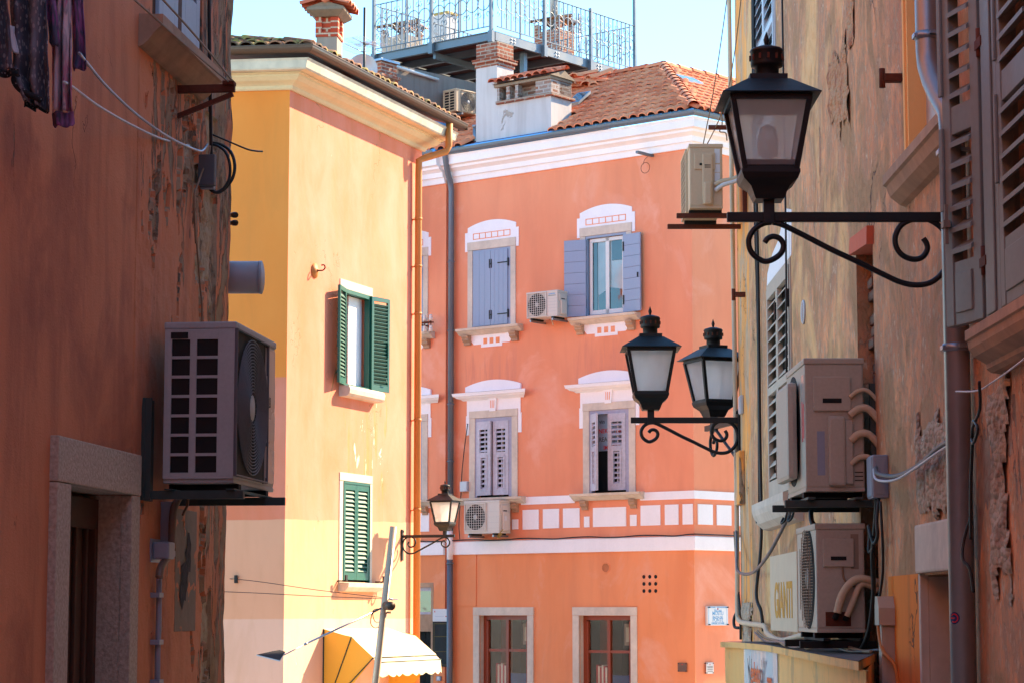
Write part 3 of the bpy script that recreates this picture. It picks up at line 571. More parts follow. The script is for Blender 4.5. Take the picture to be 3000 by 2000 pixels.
m = MB(); m.box(1.75, 1.81, .16, .2, 5.69, 6.93); m.box(2.0, 2.06, .16, .2, 5.69, 6.93); m.box(2.47, 2.53, .16, .2, 5.69, 6.93); m.box(1.81, 2.47, .16, .2, 6.87, 6.93); m.box(1.81, 2.47, .16, .2, 5.69, 5.75); m.build('casement', 'pvc', w, YR)
m = MB(); m.box(2.10, 2.53, .10, .12, 5.69, 6.93); m.build('blind', 'white_trim', w, YR); m = MB(); m.box(1.76, 2.52, .18, .185, 5.7, 6.9); m.build('pane', 'pane_pale', w, YR)
for hx, a, d_ in ((1.72, 167, 1), (2.56, 13, 1)):
    t = swung(lambda q: (louvre(q, 0.0, .42, 5.66, 6.98, -.02, ang=-.045, pitch=.05), q.box(.36, .375, -.035, -.02, 6.15, 6.35), q.tube([(.3, -.04, 5.85), (.3, -.06, 5.8), (.34, -.05, 5.78)], .006)), hx, -.03, -R(a)); t.build('shutter', 'green_paint', w, YR)
sill = [(0, 5.50), (.12, 5.505), (.16, 5.54), (.17, 5.60), (.15, 5.645), (0, 5.652)]
m = MB(); m.prof(sill, 1.59, 2.76); m.build('sill', 'stone', w, YR)
m = MB(); m.box(1.625, 2.70, -.012, .02, 4.365, 4.475, .006); m.box(1.625, 1.745, -.010, .02, 2.99, 4.36, .006); m.box(2.605, 2.70, -.010, .02, 2.99, 4.36, .006); w = m.build('window', 'stone', YH, YR, 'window with closed green louvred shutters')
for a, b in ((1.765, 2.17), (2.175, 2.59)):
    m = MB(); louvre(m, a, b, 3.03, 4.33, -.012, .055, .035, .058, .045, .08, .1); m.build('shutter', 'green_paint', w, YR)
m = MB(); m.box(1.745, 1.765, -.02, .05, 3.0, 4.36); m.box(2.59, 2.608, -.02, .05, 3.0, 4.36); m.box(1.765, 2.59, -.02, .05, 4.33, 4.36); m.build('shutter_frame', 'green_paint', w, YR); m = MB(); m.box(1.75, 2.6, .08, .1, 3.0, 4.36); m.build('pane', 'dark', w, YR)
m = MB(); m.prof([(0, 2.87), (.10, 2.875), (.15, 2.93), (.16, 2.985), (0, 2.995)], 1.62, 2.80); m.build('sill', 'stone', w, YR)
for u in (1.60, 2.84):
    m = MB(); m.box(u - .012, u + .012, -.12, 0, 3.0, 3.02); m.prism([(u - .03, 3.02), (u + .03, 3.0), (u + .02, 3.06), (u + .03, 3.09), (u - .035, 3.09)], -.14, -.12); m.build('shutter_catch', 'black_iron', w, YR)
# rain pipe
m = MB(); px = 4.10; pth = [(4.42, -.44, ZB + .39), (4.42, -.43, ZB + .05), (4.40, -.40, ZB - .03), (4.2, -.16, ZB - .14), (px, -.09, ZB - .2), (px, -.085, ZB - .4), (px, -.085, 0)]
m.tube(pth, .052, 12)
for z in (8.3, 6.9, 5.35, 4.05, 2.0, 7.6): m.tube([(px, -.085, z), (px, -.085, z + .035)], .058, 12); m.box(px - .07, px + .0, -.085, 0, z, z + .012)
m.build('downpipe', 'orange_pipe', YH, YR)
# awning (yellow house)
uA = YR.hit(*Z('k', 650, 1065))[0]; pr = [(0, YR.hit(*Z('k', 650, 1068))[1])] + [YR.side(*Z('k', *p), uA) for p in ((910, 1140), (1110, 1335))]
lowz = YR.side(*Z('k', 1140, 1568), uA)
# right end from the front bar
def u_at(k, X, Y, off, fr=YR): return fr.hit(*Z(k, X, Y), off)[0]
off1, off2 = pr[1][0], pr[2][0]; uE = 3.31; AZ0 = pr[0][1]; print('AWN', uA, uE, pr, lowz)
AW = thing('awning', 'yellow fabric shop awning with a scalloped edge on the yellow house', 'awning', YR, uA, 0, AZ0 - 1.0)
O = [(0, AZ0), (off1, pr[1][1]), (off2, pr[2][1])]
m = MB(); th = .006; NA = 30
top = [O[0], (off1 * .5, (O[0][1] + O[1][1]) / 2 - .012), O[1], ((off1 * .65 + off2 * .35), (O[1][1] * .65 + O[2][1] * .35) - .006), O[2]]
for i in range(len(top) - 1):
    (a, za), (b, zb) = top[i], top[i + 1]
    for q_ in range(NA):
        xa, xb = uA + (uE - uA) * q_ / NA, uA + (uE - uA) * (q_ + 1) / NA
        m.add([(xa, -a, za), (xb, -a, za), (xb, -b, zb), (xa, -b, zb), (xa, -a, za - th), (xb, -a, za - th), (xb, -b, zb - th), (xa, -b, zb - th)], [(0, 1, 2, 3), (7, 6, 5, 4)], True)
m.v = [(x, y + .012 * noise.noise(Vector((x * 3, y * 4, 1))), z + .02 * noise.noise(Vector((x * 2.2, y * 5, 4))) - .012 * abs(math.sin((x - uA) * math.pi / .72))) if abs(z - O[0][1]) > .02 else (x, y, z) for x, y, z in m.v]; m.build('canopy', 'awning_top', AW, YR)
m = MB()
for u in (uA, uE):
    pts = [(u, 0, AZ0)] + [(u, -a, z) for a, z in top[1:]] + [(u, 0, O[2][1] - .85)]
    m.quad(*pts); m.quad(*[(x + .006, y, z) for x, y, z in pts])
m.build('side_panel', 'awning', AW, YR)
m = MB()
for u in (uA - .006,):
    m.tube([(u, -.01, AZ0), (u, -.01, O[2][1] - .8)], .008, 6); m.tube([(u, -off1, O[1][1]), (u, -.02, O[2][1] - .75)], .008, 6); m.tube([(u, -off2, O[2][1]), (u, -.02, O[2][1] - .7)], .008, 6)
m.tube([(uA, -off2, O[2][1]), (uE, -off2, O[2][1])], .008, 6); m.tube([(uA, -off2 - .06, O[2][1] - .06), (uE + .02, -off2 - .06, O[2][1] - .06)], .008, 6); m.build('frame', 'awning_seam', AW, YR)
m = MB(); n = 90; z0 = O[2][1]
for i in range(n):
    a, b = uA + (uE - uA) * i / n, uA + (uE - uA) * (i + 1) / n; sc_ = lambda u: -.22 - .035 * abs(math.sin((u - uA) * math.pi / .26)); wv = lambda u: .02 * math.sin(u * 9)
    m.quad((a, -off2 - .06 - .002, z0 - .06), (b, -off2 - .062, z0 - .06), (b, -off2 - .10 - wv(b), z0 + sc_(b)), (a, -off2 - .10 - wv(a), z0 + sc_(a)))
    m.quad((a, -off2, z0 - .01), (b, -off2, z0 - .01), (b, -off2 - .055, z0 - .06), (a, -off2 - .055, z0 - .06))
m.build('valance', 'awning_top', AW, YR)

# ================================================================ salmon house
SH = thing('house', 'salmon pink house with white trim and a red tiled roof', 'house', PM, 0, 0, 0)
ZT = 10.15; K2 = math.tan((PR.ang - PM.ang) / 2)
UW = [(-6.14, 'part'), (-4.22, 'closed'), (-1.74, 'open')]
h_up = [(c - .435, c + .435, 7.53, 8.90, .14) for c, _ in UW]; h_lo = [(c - .41, c + .41, 4.56, 5.945, .16) for c in (-6.13, -4.175, -1.69)]
m = MB(); m.sheet(-5.19, 0, 3.60, ZT, [h for h in h_up + h_lo if h[0] > -5.1]); m.build('wall', 'salmon', SH, PM)
m = MB(); m.sheet(-10, -5.19, 3.60, ZT, [(h[0], h[1], h[2], h[3], .14) for h in h_up + h_lo if h[0] < -5.1], -.1); m.quad((-5.19, -.1, 0), (-5.19, 0, 0), (-5.19, 0, ZT), (-5.19, -.1, ZT)); m.build('wall', 'salmon', SH, PM)
gw = [(-4.48, -3.42, .6, 2.535, .22), (-2.325, -1.262, .6, 2.535, .22)]
m = MB(); m.sheet(-5.19, 0, 0, 3.60, gw); m.box(-1.33, -.0, -.014, .01, 2.69, 3.6); m.box(-1.13, -.0, -.0142, .01, 0, 2.69); m.box(-5.19, -4.56, -.014, .01, 2.7, 3.6)
hw = [PM.hit(*Z('w', X, Y), .1) for X, Y in ((110, 30), (315, 530), (275, 475), (120, 150))]
m.sheet(-10, -5.19, 0, 3.60, [(-7.2, hw[2][0], .9, hw[0][1] - .08, .2)], -.1); m.build('ground_floor_wall', 'salmon_low', SH, PM)
m = MB(); m.sheet(0, 9, 0, ZT, []); m.build('side_wall', 'salmon', SH, PR)
m = MB(); m.box(-10, -.6, .75, 6, 0, 9.9); m.build('inner_block', 'salmon', SH, PM); m = MB(); m.box(.6, 9, .4, 6, 0, 9.9); m.build('inner_block', 'salmon', SH, PR)
# cornice, bands
cor = [(0, 0), (.04, 0), (.06, .08), (.07, .10), (.10, .105), (.11, .19), (.16, .22), (.20, .24), (.21, .28), (.27, .30), (.28, .42), (.30, .46), (0, .47)]
for fr, x0, x1, k0, k1, dy in ((PM, -5.19, 0, 0, K2, 0), (PM, -10, -5.19, 0, 0, .1), (PR, 0, 9, K2, 0, 0)):
    m = MB(); m.prof([(o + (dy if o or 1 else 0), ZT + z) for o, z in cor], x0, x1, k0, k1); m.build('cornice', 'white_trim', SH, fr)
    m = MB(); m.prof([(dy, 3.585), (dy + .05, 3.585), (dy + .055, 3.60), (dy + .055, 3.80), (dy + .04, 3.812), (dy, 3.815)], x0, x1, k0, k1); m.build('band', 'white_trim', SH, fr)
for x0, x1, fr, dy, k0, k1 in ((-3.56, -2.41, PM, 0, 0, 0), (-1.06, 0, PM, 0, 0, K2), (0, 9, PR, 0, K2, 0), (-6.0, -5.19, PM, .1, 0, 0), (-5.19, -4.95, PM, 0, 0, 0)):
    m = MB(); m.prof([(dy, 4.413), (dy + .02, 4.413), (dy + .02, 4.545), (dy, 4.545)], x0, x1, k0, k1); m.build('band', 'white_trim', SH, fr)
m = MB()
for a, b, c, d_ in ((-3.76, -3.63, 4.0, 4.17), (-3.53, -3.18, 3.99, 4.325), (-3.09, -2.745, 4.0, 4.327), (-2.66, -2.31, 4.0, 4.327), (-2.218, -2.104, 4.0, 4.18), (-2.03, -1.35, 4.0, 4.32), (-1.27, -1.135, 4.0, 4.185), (-1.055, -.66, 4.0, 4.33), (-.57, -.30, 4.0, 4.33), (-.22, -.02, 4.0, 4.33), (-4.75, -4.62, 4.0, 4.17)):
    m.box(a, b, -.016, .01, c, d_, .004)
for a, b, c, d_ in ((-6.12, -5.99, 4.0, 4.17), (-5.86, -5.55, 4.0, 4.327)): m.box(a, b, -.116, -.09, c, d_, .004)
m.build('frieze_panels', 'white_trim', SH, PM)
m = MB()
for k in range(10): m.box(.08 + k * .46, .44 + k * .46, -.016, .01, 4.0, 4.33, .004)
m.build('frieze_panels', 'white_trim', SH, PR)
def arch(m, x0, x1, z0, zs, zp, y0, y1, n=14):
    pts = [(x0, z0), (x1, z0)] + [(x1 - (x1 - x0) * k / n, zs + (zp - zs) * (1 - (2 * k / n - 1) ** 2)) for k in range(n + 1)]
    m.prism(pts, y0, y1)
def sill_prof(z, p=.17): return [(0, z - .115), (.05, z - .115), (.07, z - .10), (p - .07, z - .075), (p - .04, z - .05), (p - .01, z - .04), (p, z), (0, z + .004)]
def console(m, x0, x1, z, y=0, h=.16, p=.12):
    m.prof([(y, z), (y + p, z), (y + p, z - .03), (y + p * .8, z - .055), (y + p * .85, z - .08), (y + p * .4, z - h * .75), (y + p * .38, z - h), (y, z - h)], x0, x1)
def upper_window(c, style, dy=0.0):
    b = -dy; m = MB()
    m.box(c - .54, c - .43, b - .022, b + .02, 7.52, 8.90, .004); m.box(c + .43, c + .54, b - .022, b + .02, 7.52, 8.90, .004); m.box(c - .545, c + .545, b - .026, b + .02, 8.903, 9.05, .004)
    w = m.build('window', 'stone', SH, PM, 'upper window with blue shutters ' + {'open': 'open over a white casement', 'closed': 'closed', 'part': 'half hidden by the yellow house'}[style])
    m = MB(); m.box(c - .605, c - .546, b - .012, b + .01, 8.89, 9.05); m.box(c + .546, c + .605, b - .012, b + .01, 8.89, 9.05); m.box(c - .605, c + .605, b - .012, b + .01, 9.05, 9.225); arch(m, c - .545, c + .545, 9.2252, 9.31, 9.41, b - .012, b + .01)
    m.build('surround', 'white_trim', w, PM); m = MB(); m.prism([(c - .40, 7.235), (c - .235, 7.235), (c - .235, 7.18), (c + .235, 7.18), (c + .235, 7.235), (c + .40, 7.235), (c + .46, 7.30), (c + .46, 7.40), (c - .46, 7.40), (c - .46, 7.30)], b - .012, b + .01)
    m.build('apron', 'white_trim', w, PM)
    m = MB(); z0, z1 = 9.09, 9.20
    m.box(c - .42, c + .42, b - .016, b - .01, z1 - .012, z1); m.box(c - .42, c + .42, b - .016, b - .01, z0, z0 + .012)
    for k in range(7): x = c - .42 + k * .828 / 6; m.box(x, x + .014, b - .0165, b - .01, z0 + .0, z1)
    for k in (-1, 0, 1): m.box(c + k * .14 - .042, c + k * .14 + .042, b - .015, b - .01, 7.235, 7.335)
    m.build('painted_squares', 'salmon_low', w, PM)
    m = MB(); m.prof([(o + dy, z) for o, z in sill_prof(7.515)], c - .70, c + .70, 0, 0); sl = m.build('sill', 'stone', w, PM)
    m = MB(); console(m, c - .60, c - .46, 7.398, dy); console(m, c + .46, c + .60, 7.398, dy); m.build('console', 'stone_dirty', w, PM)
    m = MB(); m.box(c - .43, c - .39, b - .01, b + .05, 7.53, 8.90); m.box(c + .37, c + .43, b - .01, b + .05, 7.53, 8.90); m.box(c - .39, c + .37, b - .01, b + .05, 8.86, 8.90); m.box(c - .39, c + .37, b - .01, b + .05, 7.53, 7.55); m.build('shutter_frame', 'blue_paint', w, PM)
    if style != 'open':
        for s_, x0, x1 in ((0, c - .39, c - .01), (1, c - .006, c + .37)):
            m = MB(); n = 3 + s_
            for k in range(n): a = x0 + (x1 - x0) * k / n; m.box(a, a + (x1 - x0) / n - .003, b - .03, b + .0, 7.55, 8.86, .002)
            sh = m.build('shutter', 'blue_paint', w, PM)
            m = MB()
            for z in (7.72, 8.62):
                if s_: m.box(x1 - .22, x1, b - .037, b - .029, z, z + .02); m.box(x1 - .0, x1 + .02, b - .04, b - .012, z - .06, z + .08, .003); m.box(x0 + .008, x0 + .026, b - .04, b - .029, z - .07, z + .09, .004); m.box(x0 - .02, x0 + .03, b - .039, b - .029, z - .005, z + .02)
                else: m.box(x1 - .03, x1 - .012, b - .04, b - .029, z - .07, z + .09, .004)
            m.build('hinge', 'black_iron', sh, PM)
    else:
        m = MB()
        for a, d_ in ((c - .37, c - .31), (c - .035, c + .04), (c + .31, c + .37)): m.box(a, d_, .03, .09, 7.56, 8.85, .004)
        m.box(c - .31, c + .31, .03, .09, 8.79, 8.85); m.box(c - .31, c + .31, .03, .09, 7.56, 7.63); m.build('casement', 'pvc', w, PM)
        m = MB(); m.box(c - .31, c + .31, .06, .065, 7.63, 8.79); m.build('pane', 'pane_pale', w, PM); m = MB(); m.box(c - .31, c - .22, .052, .059, 7.63, 8.79); m.box(c + .08, c + .31, .052, .059, 8.45, 8.79); m.prism([(c - .2, 7.63), (c + .31, 7.63), (c + .31, 7.95), (c + .05, 8.0), (c - .2, 7.88)], .052, .059); m.build('curtain', 'pane_dark', w, PM)
        m = MB(); m.prism([(c - .2, 7.90), (c + .31, 7.97), (c + .31, 8.06), (c - .2, 7.97)], .05, .0515); m.build('reflection_strip', 'tile_under', w, PM) if False else None
        for hx, ang, s_ in ((c - .40, 166, 0), (c + .38, 9, 1)):
            def leaf(q):
                n = 7
                for k in range(n): q.box(0, .40, -.015, .015, 7.54 + k * 1.31 / n, 7.54 + (k + 1) * 1.31 / n - .004, .002)
            t = swung(leaf, hx, -.03, -R(ang)); sh = t.build('shutter', 'blue_paint', w, PM)
            t = swung(lambda q: [q.box(0.0, .03, -.024, -.014, z - .08, z + .08, .003) for z in (7.75, 8.65)] + [q.box(.34, .36, -.03, -.014, 8.1, 8.18)], hx, -.03, -R(ang)); t.build('hinge', 'black_iron', sh, PM)
def lower_window(c, style, dy=0.0):
    b = -dy; m = MB(); m.box(c - .54, c - .41, b - .022, b + .02, 4.56, 5.943, .004); m.box(c + .41, c + .54, b - .022, b + .02, 4.56, 5.943, .004); m.box(c - .542, c + .542, b - .026, b + .02, 5.946, 6.072, .004)
    w = m.build('window', 'stone', SH, PM, 'lower window with worn lilac louvred shutters ' + {'closed': 'closed', 'ajar': 'left ajar', 'part': 'half hidden by the yellow house'}[style])
    m = MB(); m.box(c - .62, c - .545, b - .012, b + .01, 5.66, 6.0); m.box(c + .545, c + .62, b - .012, b + .01, 5.66, 6.0); m.box(c - .60, c + .60, b - .013, b + .01, 6.0735, 6.29)
    m.box(c - .60, c - .545, b - .0125, b + .01, 6.0, 6.0735); m.box(c + .545, c + .60, b - .0125, b + .01, 6.0, 6.0735)
    m.prof([(dy, 6.26), (dy + .02, 6.26), (dy + .05, 6.285), (dy + .10, 6.30), (dy + .13, 6.33), (dy + .15, 6.335), (dy + .16, 6.37), (dy + .165, 6.39), (dy, 6.41)], c - .66, c + .66, 1, 1) ; arch(m, c - .62, c + .62, 6.411, 6.50, 6.60, b - .035, b + .01)
    m.prism([(c - .09, 6.29), (c - .065, 6.05), (c + .065, 6.05), (c + .09, 6.29)], b - .045, b - .0); m.build('hood', 'white_trim', w, PM)
    m = MB()
    for k in (-1, 0, 1): m.prism([(c + k * .035 - .007, 6.11), (c + k * .035 + .007, 6.11), (c + k * .038 + .007, 6.24), (c + k * .038 - .007, 6.24)], b - .048, b - .044)
    m.build('painted_stripes', 'salmon_low', w, PM)
    m = MB(); m.prof([(o + dy, z) for o, z in sill_prof(4.555)], c - .72, c + .72); m.build('sill', 'stone', w, PM); m = MB(); console(m, c - .56, c - .44, 4.438, dy, .15, .1); console(m, c + .44, c + .56, 4.438, dy, .15, .1); m.build('console', 'stone_dirty', w, PM)
    m = MB(); m.box(c - .41, c - .37, b - .01, b + .08, 4.57, 5.943); m.box(c + .34, c + .41, b - .01, b + .08, 4.57, 5.943); m.box(c - .37, c + .34, b - .01, b + .08, 5.88, 5.943); m.build('shutter_frame', 'lilac_frame', w, PM)
    def leaf(wd):
        def fn(q):
            louvre(q, 0, wd, 4.60, 5.88, -.02, .075, .035, .075, .03, .14, .09, 5.31); q.box(.075, wd - .075, -.022, .012, 4.66, 4.71)
            q.box(.075, .115, -.028, .012, 4.70, 5.27); q.box(wd - .115, wd - .075, -.028, .012, 4.70, 5.27); q.box(.08, wd - .08, -.026, .01, 5.25, 5.30); q.box(wd / 2 - .012, wd / 2 + .012, .015, .025, 4.66, 5.78)
        return fn
    a1, a2 = {'closed': (8, 0), 'ajar': (38, 3), 'part': (0, 0)}[style]
    for hx, ang, s_ in ((c - .37, -a1, 0), (c + .34, 180 + a2, 1)):
        t = MB(); leaf(.352)(t); an = R(ang)
        if s_: t.v = [(.352 - x, y, z) for x, y, z in t.v]; t.f = [f[::-1] for f in t.f]; t.v = [(x - .352, y, z) for x, y, z in t.v]; an = R(a2)
        cc_, ss = math.cos(an), math.sin(an); t.v = [(hx + x * cc_ - y * ss, b + x * ss + y * cc_, z) for x, y, z in t.v]; sh = t.build('shutter', 'old_lilac', w, PM)
    m = MB(); m.box(c - .41, c + .41, b + .15, b + .155, 4.56, 5.95); pn = m.build('pane', 'dark', w, PM)
    if style == 'ajar':
        m = MB(); m.box(c - .3, c + .3, b + .1, b + .12, 5.27, 5.93); m.build('poster', 'silver_plastic', w, PM)
        text('vin      nim no', .10, w, PM, c, -.098 + dy, 5.76, 'logo_grey', 1.0, bold=.002); text('NEKRETNINE', .105, w, PM, c, -.098 + dy, 5.60, 'red', .95, bold=.002); text('REAL ESTATE', .105, w, PM, c, -.098 + dy, 5.46, 'ink', .95, bold=.002); text('IMMOBILI', .10, w, PM, c, -.098 + dy, 5.32, 'red', .95, bold=.002)
    else:
        m = MB(); m.box(c + .1, c + .14, b + .09, b + .1, 4.6, 5.9); m.build('curtain', 'foam', w, PM)
for c, s_ in UW: upper_window(c, s_, .1 if c < -5.2 else 0)
for c, s_ in ((-6.13, 'part'), (-4.175, 'closed'), (-1.69, 'ajar')): lower_window(c, s_, .1 if c < -5.2 else 0)
# ground floor windows with a furnished room behind
for i, (a, b, c, d_, e) in enumerate(gw):
    m = MB(); m.box(a - .13, a, -.03, .02, 0, 2.535, .004); m.box(b, b + .13, -.03, .02, 0, 2.535, .004); m.box(a - .132, b + .134, -.033, .02, 2.538, 2.675, .004); m.box(a - .001, a + .003, .02, .2, .6, 2.535)
    w = m.build('window', 'stone', SH, PM, 'ground floor window with a red brown grid frame, ' + ('nearer the rain pipe' if i == 0 else 'nearer the corner'))
    m = MB(); m.box(a, a + .07, .10, .16, .6, 2.535, .004); m.box(b - .07, b, .10, .16, .6, 2.535, .004); m.box(a + .07, b - .07, .10, .16, 2.46, 2.535, .004); m.box((a + b) / 2 - .03, (a + b) / 2 + .03, .095, .155, .6, 2.46, .003); m.box(a + .07, a + .11, .09, .15, .6, 2.44); m.box(b - .11, b - .07, .09, .15, .6, 2.44)
    for z in (.75, 1.30, 1.92): m.box(a + .07, b - .07, .1, .15, z - .0, z + .045)
    m.build('frame', 'wood_red', w, PM)
    m = MB(); m.box(a + .08, b - .08, .125, .128, .6, 2.46); m.build('pane', 'clear_pane', w, PM)
    m = MB(); m.quad((a - .1, .7, 0), (b + .1, .7, 0), (b + .1, .7, 2.7), (a - .1, .7, 2.7)); m.mi = 1; m.box(a + .32, a + .5, .5, .69, 0, 2.6); m.quad((a, .22, 2.6), (b, .22, 2.6), (b, .7, 2.6), (a, .7, 2.6)); m.quad((a - .1, .22, 0), (a - .1, .7, 0), (a - .1, .7, 2.7), (a - .1, .22, 2.7)); m.quad((b + .1, .22, 0), (b + .1, .7, 0), (b + .1, .7, 2.7), (b + .1, .22, 2.7)); rm = m.build('room', ['room_wall', 'room_dark'], w, PM)
    m = MB(); x0 = a + .16
    for k in range(6): m.mi = k % 2; m.box(x0 + k * .038, x0 + k * .038 + .034, .24, .38, .9, 1.72 - .02 * (k % 3), .004)
    m.build('folders', ['book_red', 'book_cream'], w, PM)
    m = MB(); m.mi = 0; m.box(b - .52, b - .14, .46, .49, 1.98, 2.46, .005); m.mi = 1; m.box(b - .47, b - .19, .452, .46, 2.04, 2.40); m.mi = 2; m.box(b - .43, b - .23, .446, .452, 2.1, 2.34); m.mi = 3; m.box(a + .3, b - .02, .3, .5, .8, 1.55); m.build('framed_picture', ['room_dark', 'cable_tan', 'foam', 'navy'], w, PM)
# small dark windows at the far left
u1 = hw[1][0]; m = MB(); m.box(hw[2][0] - .0, u1, -.105, -.08, 0, hw[0][1], .005); m.box(-7.2, u1, -.106, -.08, hw[0][1] - .08, hw[0][1], .005); zq = hw[1][1]
m.box(-7.2, hw[2][0], -.09, -.03, zq - .28, zq + .02); w = m.build('window', 'stone_dirty', SH, PM, 'small dark window in a rusty stone frame beside the awning')
m = MB(); m.box(-7.2, hw[2][0], .02, .05, zq, hw[0][1] - .08); m.build('pane', 'pane_dark', w, PM); m = MB(); m.box(-7.2, hw[2][0], -.04, -.01, zq + .02, zq + .06); m.box(-7.2, hw[2][0], -.04, -.01, hw[0][1] - .14, hw[0][1] - .08); m.build('frame', 'old_lilac', w, PM)
m = MB(); m.box(-7.2, hw[2][0], .05, .08, .9, zq - .28); m.build('grille_back', 'dark', w, PM); m = MB()
for k in range(6): x = hw[2][0] - .06 - k * .13; m.tube([(x, -.02, .9), (x, -.02, zq - .28)], .008, 6); m.tube([(x + .05 * math.cos(t / 3), -.02, zq - .5 + .09 * math.sin(t / 3)) for t in range(19)], .006, 6)
m.build('grille', 'black_iron', w, PM)
# gutter, flashing, pipes
GZ = ZT + .50
for fr, x0, x1, k0, k1, dy in ((PM, -5.19, 0, 0, K2, 0), (PM, -10, -5.19, 0, 0, .1), (PR, 0, 9, K2, 0, 0)):
    m = MB(); gutter(m, x0, x1, k0, k1, .33 + dy, GZ + .03, .06); m.build('gutter', 'steel_grey', SH, fr)
    m = MB(); m.prof([(.30 + dy, GZ - .03), (.315 + dy, GZ - .03), (.30 + dy, GZ + .09), (.10 + dy, GZ + .13), (.10 + dy, GZ + .12)], x0, x1, k0, k1); m.build('flashing', 'flash_sky', SH, fr)
def pipe(name, mat, parent, fr, path, r, clamps=(), label=None):
    m = MB(); m.tube(path, r, 14)
    x, y = path[-1][0], path[-1][1]
    for z in clamps: m.tube([(x, y, z), (x, y, z + .03)], r + .007, 14); m.box(x - r - .03, x + r + .03, y - .004, y + .004, z + .008, z + .02)
    return m.build(name, mat, parent, fr, label)
pipe('downpipe', 'steel_grey', SH, PM, smooth_path([(-5.02, -.33, GZ - .02), (-5.02, -.33, GZ - .08), (-5.06, -.22, ZT + .18), (-5.08, -.12, ZT - .0), (-5.08, -.09, ZT - .15)], 4) + [(-5.08, -.09, 3.95)], .052, (8.72, 7.5, 6.2, 5.2))
pipe('downpipe', 'steel_grey', SH, PM, [(-5.08, -.10, 3.52), (-5.08, -.10, 0)], .052, (3.42, 1.2))
m = MB(); m.tube([(-5.08, -.10, 4.0), (-5.08, -.10, 3.5)], .055, 12); m.build('pipe_sleeve', 'white_trim', SH, PM)
# roof
AL = R(27); ET = .34
def slope(fr, o, z0=GZ + .07, e=ET): return z0 + (e - o) * math.tan(AL)
m = MB()
for fr in (PM, PR):
    if fr is PM: m.quad(fr.w(-10, ET, slope(fr, ET) - .03), fr.w(K2 * ET, ET, slope(fr, ET) - .03), fr.w(-K2 * 3.0, -3.0, slope(fr, -3.0) - .03), fr.w(-10, -3.0, slope(fr, -3.0) - .03))
    else: m.quad(fr.w(-K2 * ET, ET, slope(fr, ET) - .03), fr.w(9, ET, slope(fr, ET) - .03), fr.w(9, -3.0, slope(fr, -3.0) - .03), fr.w(K2 * 3.0, -3.0, slope(fr, -3.0) - .03))
rfu = m.build('roof_underlay', 'tile_under', SH)
cuL, cuR = PM.hit(*Z('r', 900, 1085), .12)[0], PM.hit(*Z('r', 1475, 990), .12)[0]; CD = .46; print('CH', cuL, cuR)
m = MB()
for i, fr in enumerate((PM, PR)):
    U = Vector((fr.u.x, fr.u.y, 0)); S = Vector((-fr.n.x * math.cos(AL), -fr.n.y * math.cos(AL), math.sin(AL)))
    if i == 0:
        O = fr.w(-8, ET + .06, slope(fr, ET + .06))
        def ins(x, s):
            u = -8 + x; t = s * math.cos(AL) - .06
            if t > 3.3 or u > K2 * (ET - t) - .04: return False
            return not (cuL - .05 < u < cuR + .06 and t < .75)
        tiles(m, O, U, S, 43, 12, .19, .33, .082, ins, .006, 3, .02)
    else:
        O = fr.w(-.5, ET + .06, slope(fr, ET + .06)); tiles(m, O, U, S, 40, 12, .19, .33, .082, lambda x, s: (-.5 + x) > K2 * (s * math.cos(AL) - .06 - ET) + .04 and s * math.cos(AL) < 3.36, .006, 9, .02)
def ridge(m, a, b, r=.10, l=.34):
    v = b - a; n = max(1, int(v.length / l)); d = v.normalized(); sd = d.cross(Vector((0, 0, 1))).normalized(); up = sd.cross(d)
    for k in range(n):
        p0, p1 = a + v * (k / n), a + v * ((k + 1.12) / n); vs = []
        for p, rr, h in ((p0, r, 0.012), (p1, r * .88, 0)):
            for q in range(9): th = math.pi * q / 8; vs.append(p + sd * math.cos(th) * rr + up * (math.sin(th) * rr * .9 + h))
        m.add(vs, [(q, q + 1, 10 + q, 9 + q) for q in range(8)], True)
hipA = PM.w(K2 * ET, ET, slope(PM, ET) + .03); hipB = PM.w(-K2 * 3.0, -3.0, slope(PM, -3.0) + .05); ridge(m, hipA, hipB); ridge(m, hipB, PM.w(-9, -3.0, slope(PM, -3) + .05)); ridge(m, hipB, PR.w(8, -3.0, slope(PM, -3) + .05))
rf = m.build('roof', 'tile_red', SH)
def skyl(fr, u0, u1, o0, o1, lift):
    m = MB(); S = lambda u, o, h: fr.w(u, o, slope(fr, o) + .07 + h)
    m.mi = 0; a = [S(u0, o0, 0), S(u1, o0, 0), S(u1, o1, lift), S(u0, o1, lift)]; t = Vector((0, 0, .05)); m.add([p for p in a] + [p + t for p in a], [(0, 1, 5, 4), (1, 2, 6, 5), (2, 3, 7, 6), (3, 0, 4, 7), (3, 2, 1, 0)]); m.mi = 1
    c = sum((p + t for p in a), Vector()) / 4; b_ = [c + (p + t - c) * .86 + Vector((0, 0, .002)) for p in a]; m.add(b_, [(0, 1, 2, 3)]); m.mi = 0; m.add([p + t for p in a] + b_, [(i, (i + 1) % 4, 4 + (i + 1) % 4, 4 + i) for i in range(4)])
    m.build('skylight', ['zinc', 'skylight'], rf)
skyl(PM, -3.38, -3.08, -1.02, -1.38, .08); skyl(PR, 1.75, 2.3, -1.75, -1.98, .01)
m = MB(); m.tube([PM.w(cuL - .13, -.02, GZ), PM.w(cuL - .13, -.02, GZ + .5)], .045, 12); m.tube([PM.w(cuL - .13, -.02, GZ + .46), PM.w(cuL - .13, -.02, GZ + .5)], .06, 12); m.build('vent_pipe', 'zinc', rf)
